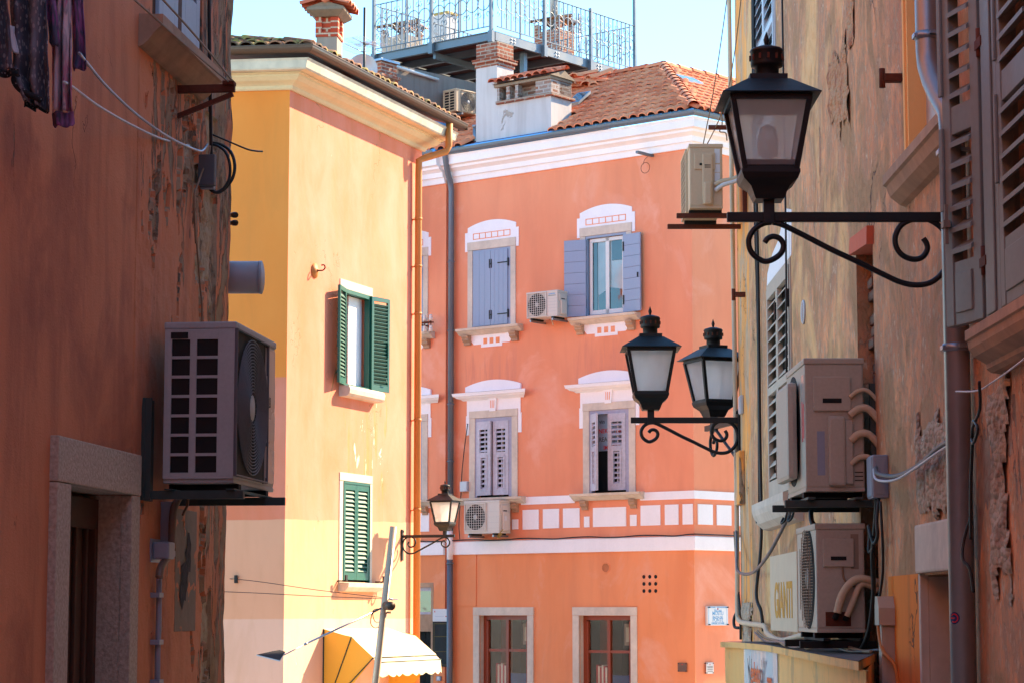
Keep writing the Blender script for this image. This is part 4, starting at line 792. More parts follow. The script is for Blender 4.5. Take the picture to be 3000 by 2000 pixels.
# big double chimney on the facade line
zr = lambda X, Y, off=.12: PM.hit(*Z('r', X, Y), off)[1]
zc0, zledge, zbrick, ztop = GZ + .08, zr(1475, 735), zr(1060, 500), zr(1060, 315)
cuM = PM.hit(*Z('r', 1062, 600), .12)[0]; print('CHz', zledge, zbrick, ztop, cuM)
m = MB(); m.box(cuL, cuR, -.12, CD, zc0 - .3, zledge); m.box(cuL, cuM, -.122, .34, zledge - .3, zbrick); ch = m.build('chimney', 'chimney_white', SH, PM, 'large white chimney on the eaves with a tiled hood and a tall brick stack')
m = MB(); m.box(cuL - .05, cuM + .05, -.17, .39, zbrick + .07, zbrick + .13, .01); m.box(cuL - .02, cuM + .02, -.14, .36, zbrick, zbrick + .07, .01); m.box(cuL + .0, cuM - .0, -.122, .34, zbrick + .13, ztop, .01)
m.box(cuL - .06, cuM + .06, -.18, .40, zbrick + .13, zbrick + .15, .006); m.box(cuM + .0, cuR + .05, -.17, CD + .05, zledge, zledge + .055, .008); hb = m.build('brick_head', 'brick_old', ch, PM)
m = MB(); zo = zledge + .055; zp = zr(1500, 600)
m.box(cuR - .34, cuR + .0, -.12, CD, zo, zo + .30, .006)
for a, b in ((.0, .05), (.20, .28), (.40, .47)): m.box(cuM + a, cuM + b, -.12, .0, zo, zo + .25, .006)
m.box(cuM, cuR, .12, CD, zo, zo + .25); m.build('hood_wall', 'brick_stack', ch, PM)
m = MB(); m.prism([(cuM - .04, zo + .25), (cuR + .02, zo + .25), (cuR + .02, zo + .30), (cuM - .04, zo + .30)], -.16, CD); 
m.add([(cuM - .05, -.2, zo + .30), (cuR + .05, -.2, zo + .30), (cuR + .05, .2, zo + .44), (cuM - .05, .2, zo + .44), (cuR + .05, CD + .05, zo + .3), (cuM - .05, CD + .05, zo + .3)], [(0, 1, 2, 3), (3, 2, 4, 5), (1, 4, 2), (0, 3, 5)]); m.build('cap', 'cement', ch, PM)
m = MB(); U = Vector((PM.u.x, PM.u.y, 0)); o = PM.w(cuM - .08, .26, zo + .30); S = PM.w(cuM - .08, -.2, zo + .46) - o; tiles(m, o, U, S, 8, 2, .165, .27, .078, None, .01, 8, .02); ridge(m, PM.w(cuM - .06, -.2, zo + .47), PM.w(cuR + .06, -.2, zo + .47), .07); m.build('tile_cap', 'tile_cap', ch)
m = MB(); m.prof([(.135, zc0 - .1), (.16, zc0 - .1), (.135, zc0 + .07), (.12, zc0 + .07)], cuL - .02, cuR + .02); m.prof([(.16, zc0 - .1), (.40, zc0 - .03), (.40, zc0 - .04), (.16, zc0 - .14)], cuL - .05, cuR + .02)
m.add([(cuR + .0, -.15, zc0 - .1), (cuR + .02, CD, zc0 + .25), (cuR + .02, CD, zc0 + .38), (cuR + .02, -.15, zc0 + .07)], [(0, 1, 2, 3)]); m.build('flashing', 'flash_sky', ch, PM)
# small brick stack and grey roof tower
tw = at(*Z('r', 262, 600), 41.44); GT = Fr((tw.x, tw.y), (.69, .725))
TW = thing('house', 'grey rendered attic house under the steel terrace', 'house', GT, 0, 0, 0)
ztw = at(*Z('r', 262, 490), 41.44).z; m = MB(); m.box(0, 6, 0, 3, 0, ztw + .0); m.build('wall', 'tower_grey', TW, GT); m = MB(); m.box(-.02, 5.5, -.05, .0, slope(PM, -1.2) - .1, slope(PM, -1.2) + .06); m.build('flashing', 'flash_sky', TW, GT)
m = MB(); m.tube([(0.05, -.06, ztw - .06), (1.1, -.06, ztw - .12)], .03, 8); m.build('light_tube', 'pvc', TW, GT)
cb = at(*Z('r', 105, 600), 41.0); C2 = Fr((cb.x, cb.y), (.78, -.626)); zs2 = lambda Y: at(*Z('r', 105, Y), 41.0).z
BC = thing('chimney', 'old brick chimney stack left of the grey attic wall', 'chimney', C2, -.1, 0, 0)
m = MB(); m.box(-.27, .22, -.0, .42, 8.5, zs2(645)); m.build('shaft', 'chimney_white', BC, C2)
m = MB(); m.box(-.29, .24, -.02, .44, zs2(640), zs2(600), .01); m.box(-.33, .28, -.06, .48, zs2(600), zs2(580), .008); m.box(-.27, .22, 0, .42, zs2(580), zs2(480), .01); m.build('brick_head', 'brick_old', BC, C2); m = MB(); m.box(-.31, .26, -.04, .46, zs2(480), zs2(462), .004); m.build('cap', 'zinc', BC, C2)

# ================================================================ steel roof terrace
tA = at(1133, 72, 42.2); TL = Fr((tA.x, tA.y), (.78, -.626)); TR = Fr((tA.x, tA.y), (.626, .78)); tz = tA.z
LL, LR = 2.92, 4.4
TE = thing('roof_terrace', 'dark steel roof terrace with scrolled iron railings above the tiled roof', 'terrace', TL, 0, 0, tz - .3)
def ibeam(m, x0, x1, y, z0, z1, w=.08): m.box(x0, x1, y - w / 2, y + w / 2, z1 - .012, z1); m.box(x0, x1, y - w / 2, y + w / 2, z0, z0 + .012); m.box(x0, x1, y - .006, y + .006, z0 + .012, z1 - .012)
m = MB(); ibeam(m, -LL, 0, -.0, tz - .17, tz); ibeam(m, -LL, 0, LR, tz - .17, tz)
m.box(-LL - .03, -LL + .03, 0, LR, tz - .17, tz); m.box(-.03, .03, .03, LR, tz - .17, tz)
for k in range(1, 6): y = LR * k / 6; ibeam(m, -LL + .03, -.03, y, tz - .18, tz - .04, .07)
m.box(-LL * .5 - .03, -LL * .5 + .03, .03, LR, tz - .30, tz - .18); m.build('beams', 'steel_grey', TE, TL)
DEF['deck'] = (lambda: (lambda a: a.done(a.mix(a.ramp(a.noise(a.map(2, 12, 2)), .3, .7), (.16, .045, .03), (.10, .03, .02)), rough=.8))(N('deck')))
m = MB(); y = .05
while y < LR - .1: m.box(-LL + .05, -.05, y, y + .128, tz - .035, tz - .005); y += .14
m.build('deck', 'deck', TE, TL)
m = MB()
for x0 in (-1.0, -2.05, -.4, -2.6):
    for k in range(1, 4): y = LR * (k + .2) / 4.6; m.box(x0, x0 + .3, y, y + .02, tz - .004, tz + .0); 
def railing(fr, x0, x1, y, nm='railing'):
    m = MB(); rz = .96; n = max(1, round((x1 - x0) / .135)); n += n % 2; p = (x1 - x0) / n; b = .009
    m.box(x0, x1, y - .018, y + .018, tz + rz - .012, tz + rz); m.box(x0, x1, y - .012, y + .012, tz + .08, tz + .095)
    for k in range(1, n): x = x0 + k * p; m.box(x - b, x + b, y - b, y + b, tz + .095, tz + rz - .012)
    for k in range(1, n, 2):
        x = x0 + k * p; m.tube([(x + p * math.cos(t * math.pi / 8), y, tz + .55 + p * math.sin(t * math.pi / 8)) for t in range(17)], .009, 5, cap=False)
    for k in range(0, n + 1, 2):
        for sg, zc in ((1, .76), (-1, .36)):
            x = x0 + k * p
            for s2 in (-1, 1):
                if x0 <= x + s2 * .06 <= x1: m.tube([(x + s2 * (.012 + .032 * (1 - math.cos(t * .55)) * .9), y, tz + zc + sg * (.03 - .045 * math.sin(t * .55)) ) for t in range(10)], .007, 5, cap=False)
        m.box(x0 + k * p - .016, x0 + k * p + .016, y - .012, y + .012, tz + .535, tz + .565) if 0 < k < n else None
    m.build(nm, 'steel_grey', TE, fr)
def post(fr, x, y, h, w=.03):
    m = MB(); m.box(x - w, x + w, y - w, y + w, tz - .2, tz + h); m.box(x - .05, x + .05, y - .04, y + .04, tz - .22, tz - .0); m.build('post', 'steel_grey', TE, fr)
for x0 in (-LL, -LL / 2): railing(TL, x0 + .04, x0 + LL / 2 - .04, -.06); railing(TL, x0 + .04, x0 + LL / 2 - .04, LR + .0)
for k in range(3): railing(TR, k * LR / 3 + .04, (k + 1) * LR / 3 - .04, -.06); railing(TR, k * LR / 3 + .04, (k + 1) * LR / 3 - .04, LL + .0)
for x, h in ((-LL, 2.6), (-LL / 2, 1.02), (0, 2.6)): post(TL, x, -.06, h)
for x, h in ((LR / 3, 1.02), (2 * LR / 3, 1.02), (LR, 2.6)): post(TR, x, -.06, h)
for x, h in ((LR, 2.6), (LR * .55, 2.6), (LR * .2, 2.6)): post(TR, x, LL * .98 if x != LR * .2 else LL, h, .018)
m = MB()
for k in range(12):
    u = .5 + (k // 4) * 1.35 + (k % 4 // 2) * .09; z = tz - .06 - (k % 2) * .06; m.tube([(u, -.045, z), (u, -.03, z)], .014, 6)
m.build('bolts', 'alu', TE, TR)
m = MB(); m.box(LR - .2, LR + .05, -.3, .4, tz - .32, tz - .18); m.build('bearing_plate', 'zinc', TE, TR)
# terrace stands on two columns down to the attic roof
m = MB(); m.box(-LL + .2, -LL + .3, .4, .5, ztw - .05, tz - .17); m.box(-.35, -.25, LR - .5, LR - .4, slope(PM, -3) - .6, tz - .17); m.box(-.25, -.15, 1.1, 1.2, slope(PM, -1.5) - .3, tz - .17); m.build('column', 'steel_grey', TE, TL)
# spare roof tiles heaped on the slope
m = MB(); tiles(m, Vector((0, 0, 0)), Vector((1, 0, 0)), Vector((0, 1, 0)), 1, 1, .2, .42, .09, None, 0, 1, .01)
for v_i, v in enumerate(m.v): pass
proto = None; rnd = random.Random(4); spots = [at(*Z('r', X, Y), 42.0) for X, Y in ((1640, 640), (1690, 700), (1740, 655), (1790, 680), (1640, 760), (1700, 745), (1830, 640), (1860, 630), (1620, 700), (1750, 720), (1840, 690), (1610, 800))]
for i, p in enumerate(spots):
    o_, t_ = (p.x, p.y), None
    if proto is None:
        proto = m.build('roof_tile', 'tile_red', None, WF, 'loose spare roof tile heaped under the steel terrace', 'roof tile', 'spare roof tiles heaped on the slope'); t = proto
    else: t = proto.copy(); COL.objects.link(t)
    pu = (Vector((p.x, p.y)) - PM.o); off = pu.dot(PM.n); zz_ = slope(PM, off) + .08 + .1 * (i % 3)
    t.matrix_world = Matrix.Translation((p.x, p.y, max(zz_, p.z - .08))) @ Matrix.Rotation(PM.ang + rnd.uniform(-.9, .9), 4, 'Z') @ Matrix.Rotation(rnd.uniform(.1, .5), 4, 'X')

# ================================================================ far roofs beyond the terrace
FH = thing('house', 'distant house behind the steel terrace, only its roof top chimneys in sight', 'house', TL, 0, -7, 0)
m = MB(); m.box(-6, 8, 9, 14, 0, 12.0); m.build('wall', 'far_house', FH, TL)
def stack(label, X0, X1, Y0, Y1, d, mat, capmat, kind):
    a, b = at(*Z('r', X0, Y1), d), at(*Z('r', X1, Y0), d); w = (b.x - a.x) * .74; cxm = (a.x + b.x) / 2; FRm = Fr((cxm, d), (.78, -.626)); zt_ = b.z
    T = thing('chimney', label, 'chimney', FRm, 0, 0, 8.5)
    m = MB(); hh = .28 if kind != 'plain' else .06
    m.box(-w / 2, w / 2, -w / 2.4, w / 2.4, 8.5, zt_ - hh); m.build('shaft', mat, T, FRm); m = MB()
    if kind == 'plain': m.box(-w / 2 - .03, w / 2 + .03, -w / 2.2, w / 2.2, zt_ - hh, zt_, .01); m.build('cap', capmat, T, FRm)
    else:
        for s1 in (-1, 1):
            for s2 in (-1, 1): m.box(s1 * w * .42 - .06, s1 * w * .42 + .06, s2 * w * .34 - .06, s2 * w * .34 + .06, zt_ - hh, zt_ - .1, .01)
        m.build('brick_head', 'brick_old', T, FRm); m = MB(); U = Vector((FRm.u.x, FRm.u.y, 0))
        for s1 in (-1, 1):
            o = FRm.w(-w / 2 - .08, s1 * (w / 2.4 + .1), zt_ - .1); S = FRm.w(-w / 2 - .08, 0, zt_ + .03) - o
            tiles(m, o if s1 > 0 else FRm.w(w / 2 + .08, s1 * (w / 2.4 + .1), zt_ - .1), U * s1, S if s1 > 0 else FRm.w(w / 2 + .08, 0, zt_ + .03) - FRm.w(w / 2 + .08, s1 * (w / 2.4 + .1), zt_ - .1), int((w + .16) / .16), 1, .16, .34, .078, None, .015, 2, .02)
        ridge(m, FRm.w(-w / 2 - .08, 0, zt_ + .04), FRm.w(w / 2 + .08, 0, zt_ + .04), .08); m.build('tile_cap', capmat, T, FRm if False else None)
    return T, FRm, zt_
stack('round topped tiled chimney behind the left end of the terrace railing', 170, 500, 205, 420, 51, 'chimney_grey', 'tile_old', 'tiled')
stack('plain grey chimney with a mossy cap behind the terrace railing', 560, 760, 108, 380, 50, 'chimney_white', 'tape_yellow', 'plain')
T3, F3, z3 = stack('brick chimney with broken tiles behind the right part of the terrace railing', 1340, 1660, 165, 440, 52, 'brick_old', 'tile_old', 'tiled')
m = MB(); m.tube([(0, 0, z3 - .2), (0, 0, z3 + 1.6)], .09, 12); m.build('flue_pipe', 'galv', T3, F3)
def antenna(k, X, Y0, Y1, d, label, arms):
    b = at(*Z(k, X, Y1), d); t = at(*Z(k, X, Y0), d); FA = Fr((b.x, d), (1, 0)); T = thing('antenna', label, 'antenna', FA, 0, 0, b.z - 1.2); m = MB(); m.tube([(0, 0, b.z - 1.2), (0, 0, t.z)], .022, 8); m.build('mast', 'cable_black' if k == 'ry' else 'galv', T, FA)
    for (dx0, z0, dx1, z1) in arms:
        m = MB(); m.tube([(dx0, 0, t.z - z0), (dx1, 0, t.z - z1)], .009, 6)
        for q in range(9): f = q / 8; x = dx0 + (dx1 - dx0) * f; z = t.z - (z0 + (z1 - z0) * f); m.tube([(x - .17, .12, z), (x + .17, -.12, z)], .004, 5)
        m.build('aerial_arm', 'alu', T, FA)
antenna('ry', 1090, 60, 470, 37, 'dark television mast with thin aerials left of the terrace', [(-.20, .50, .05, .62), (-.32, .60, -.02, .74), (-.05, .58, .22, .64), (-.3, 1.0, -.03, 1.12)])
antenna('r', 1690, 105, 330, 50, 'small aerial beside the brick chimney behind the railing', [(-.1, .1, .1, .2), (-.12, .3, .12, .4)])
p = at(*Z('ry', 1085, 560), 37.4); FA = Fr((p.x, p.y), (.9, -.43)); DS = thing('satellite_dish', 'grey satellite dish behind the small brick stack', 'satellite dish', FA, 0, 0, p.z - .9)
m = MB(); m.lathe([(0, .02), (.12, .01), (.22, -.03), (.30, -.08), (.305, -.08), (.22, -.02), (.12, .02), (0, .03)], (0, 0, p.z), 24, 'y'); m.build('reflector', 'dish', DS, FA); m = MB(); m.tube([(0, .05, p.z), (0, .08, p.z - .2), (0, .08, p.z - .9)], .02, 8); m.tube([(0, -.05, p.z - .28), (0, -.3, p.z)], .008, 6); m.build('bracket', 'galv', DS, FA)
# frame across the square, turned to the sun; nothing is built on it
nb = PR.w(7.5, 5.0, 0); NF = Fr((nb.x, nb.y), (SUN.y, -SUN.x))
# unseen block added further along the salmon house to shade its side wall
m = MB(); m.box(6, 9, -1.25, .5, 6.25, 14.3); m.build('shade_block', 'salmon', SH, PR)
OH = thing('house', 'unseen dark house added across the lane to shade the salmon side wall', 'house', WF, 13, -26, 0); m = MB(); m.box(7.2, 18, 21.5, 32.5, 0, 13); m.build('wall', 'tower_grey', OH)  # unseen house, added to keep sky light off the salmon side wall

# ================================================================ air conditioners
def ac(label, fr, u0, gap, z0, w, d, h, mat, side='right', guard='rings', group='air conditioner outdoor units', fan_c=.38, fan_r=.42, extra=None, tilt=0):
    "local space: x along the front, -y outwards, z up; side='left' shows the coil grille, 'right' the valve side"
    T = thing('air_conditioner', label, 'air conditioner', fr, u0, gap, z0, group); L = sub(T)
    m = MB(); m.box(0, w, -d, 0, .02, h - .03, .012); m.box(.0, w, -d + .0, 0, .0, .022, .004); cs = m.build('casing', mat, T, L)
    m = MB(); m.box(-.006, w + .006, -d - .006, .006, h - .035, h, .008)
    for x in (.05, w - .05): m.lathe([(0, -.002), (.006, -.002), (.006, 0)], (x, -d - .006, h - .02), 8, 'y')
    m.build('top_cover', mat, T, L)
    cx, cz, r = w * fan_c, h * .5, h * fan_r
    m = MB(); m.lathe([(0, 0), (r * 1.02, 0), (r * 1.02, .004)], (cx, -d - .003, cz), 36, 'y', False); fn = m.build('fan', 'dark', T, L)
    m = MB(); m.lathe([(0, -.008), (r * .2, -.006), (r * .22, 0)], (cx, -d - .004, cz), 20, 'y')
    m.build('fan_hub', 'ac_grey', fn, L); m = MB()
    for k in range(5):
        a = k * 2 * math.pi / 5; pts = []
        for q in range(6): t = .2 + .72 * q / 5; pts.append((cx + r * t * math.cos(a + .5 * t), -d - .006, cz + r * t * math.sin(a + .5 * t)))
        for q in range(5, -1, -1): t = .2 + .72 * q / 5; pts.append((cx + r * t * math.cos(a + .5 * t + .6), -d - .005, cz + r * t * math.sin(a + .5 * t + .6)))
        m.quad(*pts)
    m.build('fan_blades', 'fin', fn, L)
    m = MB()
    if guard == 'rings':
        n = 17 if h > .7 else 11
        for k in range(1, n + 1): rr = r * (.2 + .82 * k / n); m.tube([(cx + rr * math.cos(t * math.pi / 18), -d - .014, cz + rr * math.sin(t * math.pi / 18)) for t in range(37)], .0028, 5, cap=False)
        for k in range(16): a = k * math.pi / 8; m.tube([(cx + r * .2 * math.cos(a), -d - .012, cz + r * .2 * math.sin(a)), (cx + r * 1.03 * math.cos(a + .3), -d - .012, cz + r * 1.03 * math.sin(a + .3))], .0025, 4)
        for x0, x1, a, b in ((cx - r * 1.06, cx + r * 1.06, cz + r * 1.06, cz + r * 1.09), (cx - r * 1.06, cx + r * 1.06, cz - r * 1.09, cz - r * 1.06)): m.box(x0, x1, -d - .016, -d, a, b, .003)
        for x0 in (cx - r * 1.09, cx + r * 1.06): m.box(x0, x0 + r * .03, -d - .016, -d, cz - r * 1.09, cz + r * 1.09, .003)
    elif guard == 'grid':
        n = 9; q = r * 1.08
        for k in range(n + 1): x = cx - q + 2 * q * k / n; m.box(x - .003, x + .003, -d - .016, -d - .010, cz - q, cz + q)
        for k in range(n + 3): z = cz - q + 2 * q * k / (n + 2); m.box(cx - q, cx + q, -d - .017, -d - .011, z - .003, z + .003)
        for sg in (-1, 1): m.box(cx + sg * q - .008, cx + sg * q + .008, -d - .02, -d, cz - q - .01, cz + q + .01, .003); m.box(cx - q, cx + q, -d - .02, -d, cz + sg * q - .008, cz + sg * q + .008, .003)
    elif guard == 'wires':
        for k in range(34): z = cz - r + 2 * r * (k + .5) / 34; hw_ = math.sqrt(max(r * r - (z - cz) ** 2, 0)); m.tube([(cx - hw_, -d - .012, z), (cx, -d - .026, z), (cx + hw_, -d - .012, z)], .0026, 4)
        for k in range(-3, 4): x = cx + k * r * .26; hz = math.sqrt(max(r * r - (x - cx) ** 2, 0)); m.tube([(x, -d - .02, cz - hz), (x, -d - .02, cz + hz)], .0026, 4)
    elif guard == 'baffle':
        m.prism([(w * .04, .09), (w * .70, .09), (w * .70, h - .12), (w * .04, h - .12)], -d - .045, -d)
        bm_ = MB(); bm_.box(w * .03, w * .72, -d - .07, -d - .012, .08, h - .11, .025); m = bm_
    m.build('fan_guard', {'wires': 'cable_tan', 'baffle': 'ac_warm', 'rings': 'cable_grey'}.get(guard, mat), T, L)
    for x in (w * .12, w * .8): 
        m = MB(); m.box(x, x + .06, -d + .0, -.0, -.03, .0, .004); m.build('foot', 'dark', T, L)
    if side == 'left':
        m = MB(); m.box(-.0008, .0, -d * .96, -d * .05, h * .05, h * .93); m.build('coil', 'fin', cs, L); m = MB()
        ncol, rows = 2, 7; ya, yb = -d * .36, -d * .965; e = .006
        y_cols = ((-d * .965, -d * .72), (-d * .66, -d * .36)); 
        z0_, z1_ = h * .055, h * .90
        cols = ((-.035 * d / .345, -.125 * d / .345), (-.158 * d / .345, -.262 * d / .345)) if h > .7 else ((-.12 * d, -.45 * d), (-.52 * d, -.85 * d))
        edges = sorted([0, -d] + [c for p_ in cols for c in p_])
        for a, b in ((-d, min(edges[1], 0)), (edges[2], edges[3]), (edges[4], 0)): m.box(-.010, -.0, a, b, .02, h - .036, .002)
        a, b = -d + .01, -.004
        for (c0, c1) in cols:
            for k in range(rows + 1):
                z = z0_ + (z1_ - z0_) * k / rows; m.box(-.0095, -.001, c1, c0, z - .007, z + .007)
        m.box(-.0096, -.0, -d + .004, -.004, .02, z0_); m.box(-.0096, -.0, -d + .004, -.004, z1_, h - .036); m.build('side_grille', mat, T, L)
    else:
        m = MB(); m.box(w, w + .014, -d * .86, -d * .22, h * .60, h * .86, .008); m.build('handle_recess', mat, T, L); m = MB(); m.box(w + .012, w + .016, -d * .70, -d * .38, h * .66, h * .695); m.build('grip', 'dark', cs, L)
    if extra: extra(T, L, m, w, d, h)
    return T, L
# ---- big unit on the left wall
def left_extra(T, L, m, w, d, h):
    cx, cz, r = w * .38, h * .5, h * .42; m = MB(); m.box(cx - r * 1.07, cx + r * 1.07, -d - .0028, -d, cz - r * 1.07, cz + r * 1.07); m.build('guard_back', 'fin', T, L)
    m = MB(); m.box(w * .70, w * .72, -d - .004, -d, .03, h - .04); m.box(w * .80, w * .86, -d - .008, -d, h * .55, h * .62, .003); m.build('seam', 'dark', T, L)
    m = MB(); m.box(w * .73, w * .99, -d - .003, -d, .04, h - .05, .002)
    for z in (.06, .24, .42): m.prism([(w * .74, z), (w * .97, z + .03), (w * .97, z + .15), (w * .9, z + .17), (w * .74, z + .16)], -d - .008, -d)
    m.build('service_panel', 'ac_glossy', T, L); m = MB(); m.box(-.013, -.009, -.10, -.045, h * .90, h * .925); m.box(-.0125, -.009, -.115, -.03, h * .895, h * .935); m.build('nameplate', 'fin', T, L)
du = -1.75; ACL, LL_ = ac('large grey outdoor unit on the dark red wall, side grille towards the viewer', LW, du, .10, 3.212, .90, .345, .775, 'ac_grey', 'left', 'rings', extra=left_extra)
BK = thing('wall_bracket', 'green grey steel bracket carrying the large unit on the dark red wall', 'bracket', LW, -1.9, 0, 3.1)
m = MB(); m.box(-1.80, -1.63, -.02, -.0, 3.13, 3.62, .003); m.box(-1.795, -1.785, -.05, -.02, 3.13, 3.62); m.build('rail', 'bracket_green', BK, LW)
for u in (-1.78, -1.08):
    m = MB(); m.box(u, u + .04, -.50 if u < -1.5 else -.55, -.0, 3.135, 3.175, .003); m.build('arm', 'bracket_green', BK, LW)
m = MB(); m.box(-1.80, -.95, -.46, -.42, 3.176, 3.183); m.box(-1.80, -.95, -.16, -.12, 3.176, 3.183); m.build('crossbar', 'bracket_green', BK, LW)
# ---- right wall units
def mid_extra(T, L, m, w, d, h):
    m = MB(); m.box(w, w + .035, -d * .62, -d * .33, .03, h * .56, .014); m.box(w, w + .022, -d * .33, -d * .20, .04, h * .53, .006); m.build('valve_cover', 'ac_warm', T, L)
    for i, z in enumerate((.52, .42, .28, .15)):
        z *= h / .74; r = (.012, .021, .021, .016)[i]
        tube_part('pipe', [(w + .012, -d * .24, z), (w + .02, -d * .10, z + .035), (w + .02, .02, z + .035), (w + .01, .075, z - .02), (w - .02, .09, z - .05)], r, 'foam', T, L)
    m = MB(); m.box(w - .02, w + .001, -d * .78, -d * .65, .10, h * .47); m.build('seam_label', 'label_white', T, L) if False else None
    m = MB(); m.box(w + .0, w + .0015, -d * .80, -d * .67, h * .12, h * .45); m.build('label', 'silver_plastic', T, L)
    m = MB(); m.box(w * .83, w * .985, -d - .0025, -d, h * .38, h * .88, .001); m.mi = 1; m.box(w * .86, w * .9, -d - .004, -d, h * .38, h * .68); m.box(w * .93, w * .97, -d - .004, -d, h * .4, h * .66); m.build('sticker', ['ac_glossy', 'red'], T, L)
    for z in (.08, .11, .14):
        m = MB(); m.box(w, w + .003, -d * .17, -d * .03, h * z, h * z + .005); m.build('louvre_slot', 'dark', cs_of(T), L)
def cs_of(T): return [o for o in bpy.data.objects if o.parent == T and o.name.startswith('casing')][0]
ac('grey outdoor unit with a bulging front on the ochre wall', RW, 6.87, .065, 3.255, .83, .325, .735, 'ac_warm', 'right', 'baffle', extra=mid_extra)
BK = thing('wall_bracket', 'green grey steel bracket under the unit with the bulging front', 'bracket', RW, 6.9, 0, 3.15)
for u in (7.0, 7.62): m = MB(); m.box(u, u + .04, -.50, 0, 3.17, 3.21, .003); m.build('arm', 'bracket_green', BK, RW)
m = MB(); m.box(6.9, 7.72, -.38, -.34, 3.212, 3.225); m.box(6.9, 7.72, -.12, -.08, 3.212, 3.225); m.build('crossbar', 'bracket_green', BK, RW); m = MB(); m.box(7.66, 7.70, -.03, 0, 3.17, 3.85); m.build('rail', 'bracket_green', BK, RW)
def low_extra(T, L, m, w, d, h):
    m = MB(); m.box(w, w + .003, -d * .84, -d * .34, h * .62, h * .90, .001); m.build('service_hatch', 'ac_warm', T, L)
    m = MB(); m.box(w, w + .002, -d * .28, -d * .12, h * .58, h * .90); m.build('label', 'cement', T, L)
    m = MB(); m.box(w, w + .004, -d * .82, -d * .30, h * .06, h * .19, .004); m.build('valve_plate', 'rust', T, L)
    m = MB(); m.tube([(w, -d * .62, h * .14), (w + .04, -d * .62, h * .16)], .018, 8); m.tube([(w, -d * .42, h * .13), (w + .035, -d * .42, h * .13)], .015, 8); m.build('valve', 'dark', T, L)
    tube_part('pipe', [(w + .04, -d * .60, h * .18), (w + .045, -d * .5, h * .34), (w + .05, -d * .3, h * .46), (w + .045, -d * .08, h * .49), (w + .02, .08, h * .44), (w, .12, h * .36)], .022, 'foam', T, L)
    tube_part('pipe', [(w + .035, -d * .40, h * .15), (w + .045, -d * .28, h * .28), (w + .045, -d * .14, h * .42), (w + .035, 0, h * .44), (w + .02, .07, h * .38)], .017, 'foam', T, L)
    tube_part('wire', [(w + .006, -d * .45, h * .62), (w + .012, -d * .44, h * .50), (w + .02, -d * .3, h * .43), (w + .03, -d * .15, h * .42)], .006, 'cable_tan', T, L)
ac('grey outdoor unit with a round wire fan guard just above the kiosk', RW, 6.76, .06, 2.485, .84, .268, .60, 'ac_warm', 'right', 'wires', fan_c=.60, fan_r=.46, extra=low_extra)
BK = thing('wall_bracket', 'black steel bracket under the lower unit, above the yellow kiosk', 'bracket', RW, 6.9, 0, 2.4)
for u in (6.85, 7.55): m = MB(); m.box(u, u + .035, -.42, 0, 2.40, 2.44, .003); m.build('arm', 'dark', BK, RW)
m = MB(); m.box(6.8, 7.65, -.3, -.26, 2.441, 2.455); m.box(6.8, 7.65, -.1, -.07, 2.441, 2.455); m.build('crossbar', 'dark', BK, RW)
def far_extra(T, L, m, w, d, h):
    m = MB(); m.box(w, w + .03, -d * .62, -d * .30, .03, h * .84, .012); m.box(w + .015, w + .05, -d * .58, -d * .34, .03, h * .40, .015); m.build('valve_cover', 'ac_beige', T, L)
    for k in range(3): m = MB(); m.box(w + .03, w + .032, -d * .55, -d * .37, h * (.62 + .02 * k), h * (.62 + .02 * k) + .004); m.build('louvre_slot', 'dark', T, L)
    for a, b in ((.70, .92), (.56, .68), (.42, .55)): m = MB(); m.box(w + .0005, w + .0015, -d * .24, -d * .08, h * a, h * b); m.build('label', 'label_white', T, L)
    tube_part('pipe', [(w + .01, -d * .25, h * .36), (w + .03, -.01, h * .41), (w + .04, .10, h * .45), (w + .03, .16, h * .58), (w + .02, .15, h * .85), (w + .0, .17, h * 1.0)], .02, 'foam', T, L)
    tube_part('pipe', [(w + .01, -d * .23, h * .27), (w + .035, .0, h * .35), (w + .045, .12, h * .42), (w + .035, .18, h * .55), (w + .02, .17, h * .82)], .02, 'pvc', T, L)
ac('beige outdoor unit on rusty rails at the far corner of the ochre wall', RW, .22, .215, 5.99, .78, .28, .555, 'ac_beige', 'right', 'grid', fan_r=.44, extra=far_extra)
BK = thing('wall_bracket', 'rusty steel bracket under the beige unit at the far corner', 'bracket', RW, .3, 0, 5.9)
for u in (.30, .86): m = MB(); m.box(u, u + .045, -.60 if u > .5 else -.64, 0, 5.925, 5.965, .003); m.build('arm', 'rust', BK, RW)
m = MB(); m.box(.88, .92, -.035, 0, 5.93, 6.35); m.build('rail', 'rust', BK, RW)
# ---- facade units on the salmon house
def fac_extra(T, L, m, w, d, h):
    m = MB(); m.box(w, w + .035, -d * .75, -d * .25, .04, h * .62, .015); m.build('valve_cover', 'ac_white', T, L)
    m = MB(); m.box(w * .66, w * .665, -d - .003, -d, .03, h - .04)
    for k in range(5): m.box(w * .68, w * .98, -d - .0025, -d, h * (.2 + .12 * k), h * (.2 + .12 * k) + .003)
    m.build('panel_lines', 'ac_grey', T, L)
    text('DAIKIN', .035, T, L, w * .82, d + .002, h * .86, 'label_blue', 1.1); m = MB(); m.box(w * .70, w * .95, -d - .003, -d, h * .79, h * .805); m.build('logo_bar', 'green_paint', T, L)
    tube_part('hose', [(w * .6, -.1, 0), (w * .6, -.11, -.05), (w * .63, -.11, -.09), (w * .64, -.11, -.12)], .01, 'foam', T, L)
ac('small white outdoor unit between the two upper blue shuttered windows', PM, -3.13, .10, 7.535, .66, .30, .445, 'ac_white', 'right', 'grid', extra=fac_extra, fan_c=.34, fan_r=.42)
BK = thing('wall_bracket', 'steel bracket under the white unit between the upper windows', 'bracket', PM, -3.1, 0, 7.4)
for u in (-3.05, -2.58): m = MB(); m.box(u, u + .03, -.42, 0, 7.47, 7.505); m.build('arm', 'galv', BK, PM)
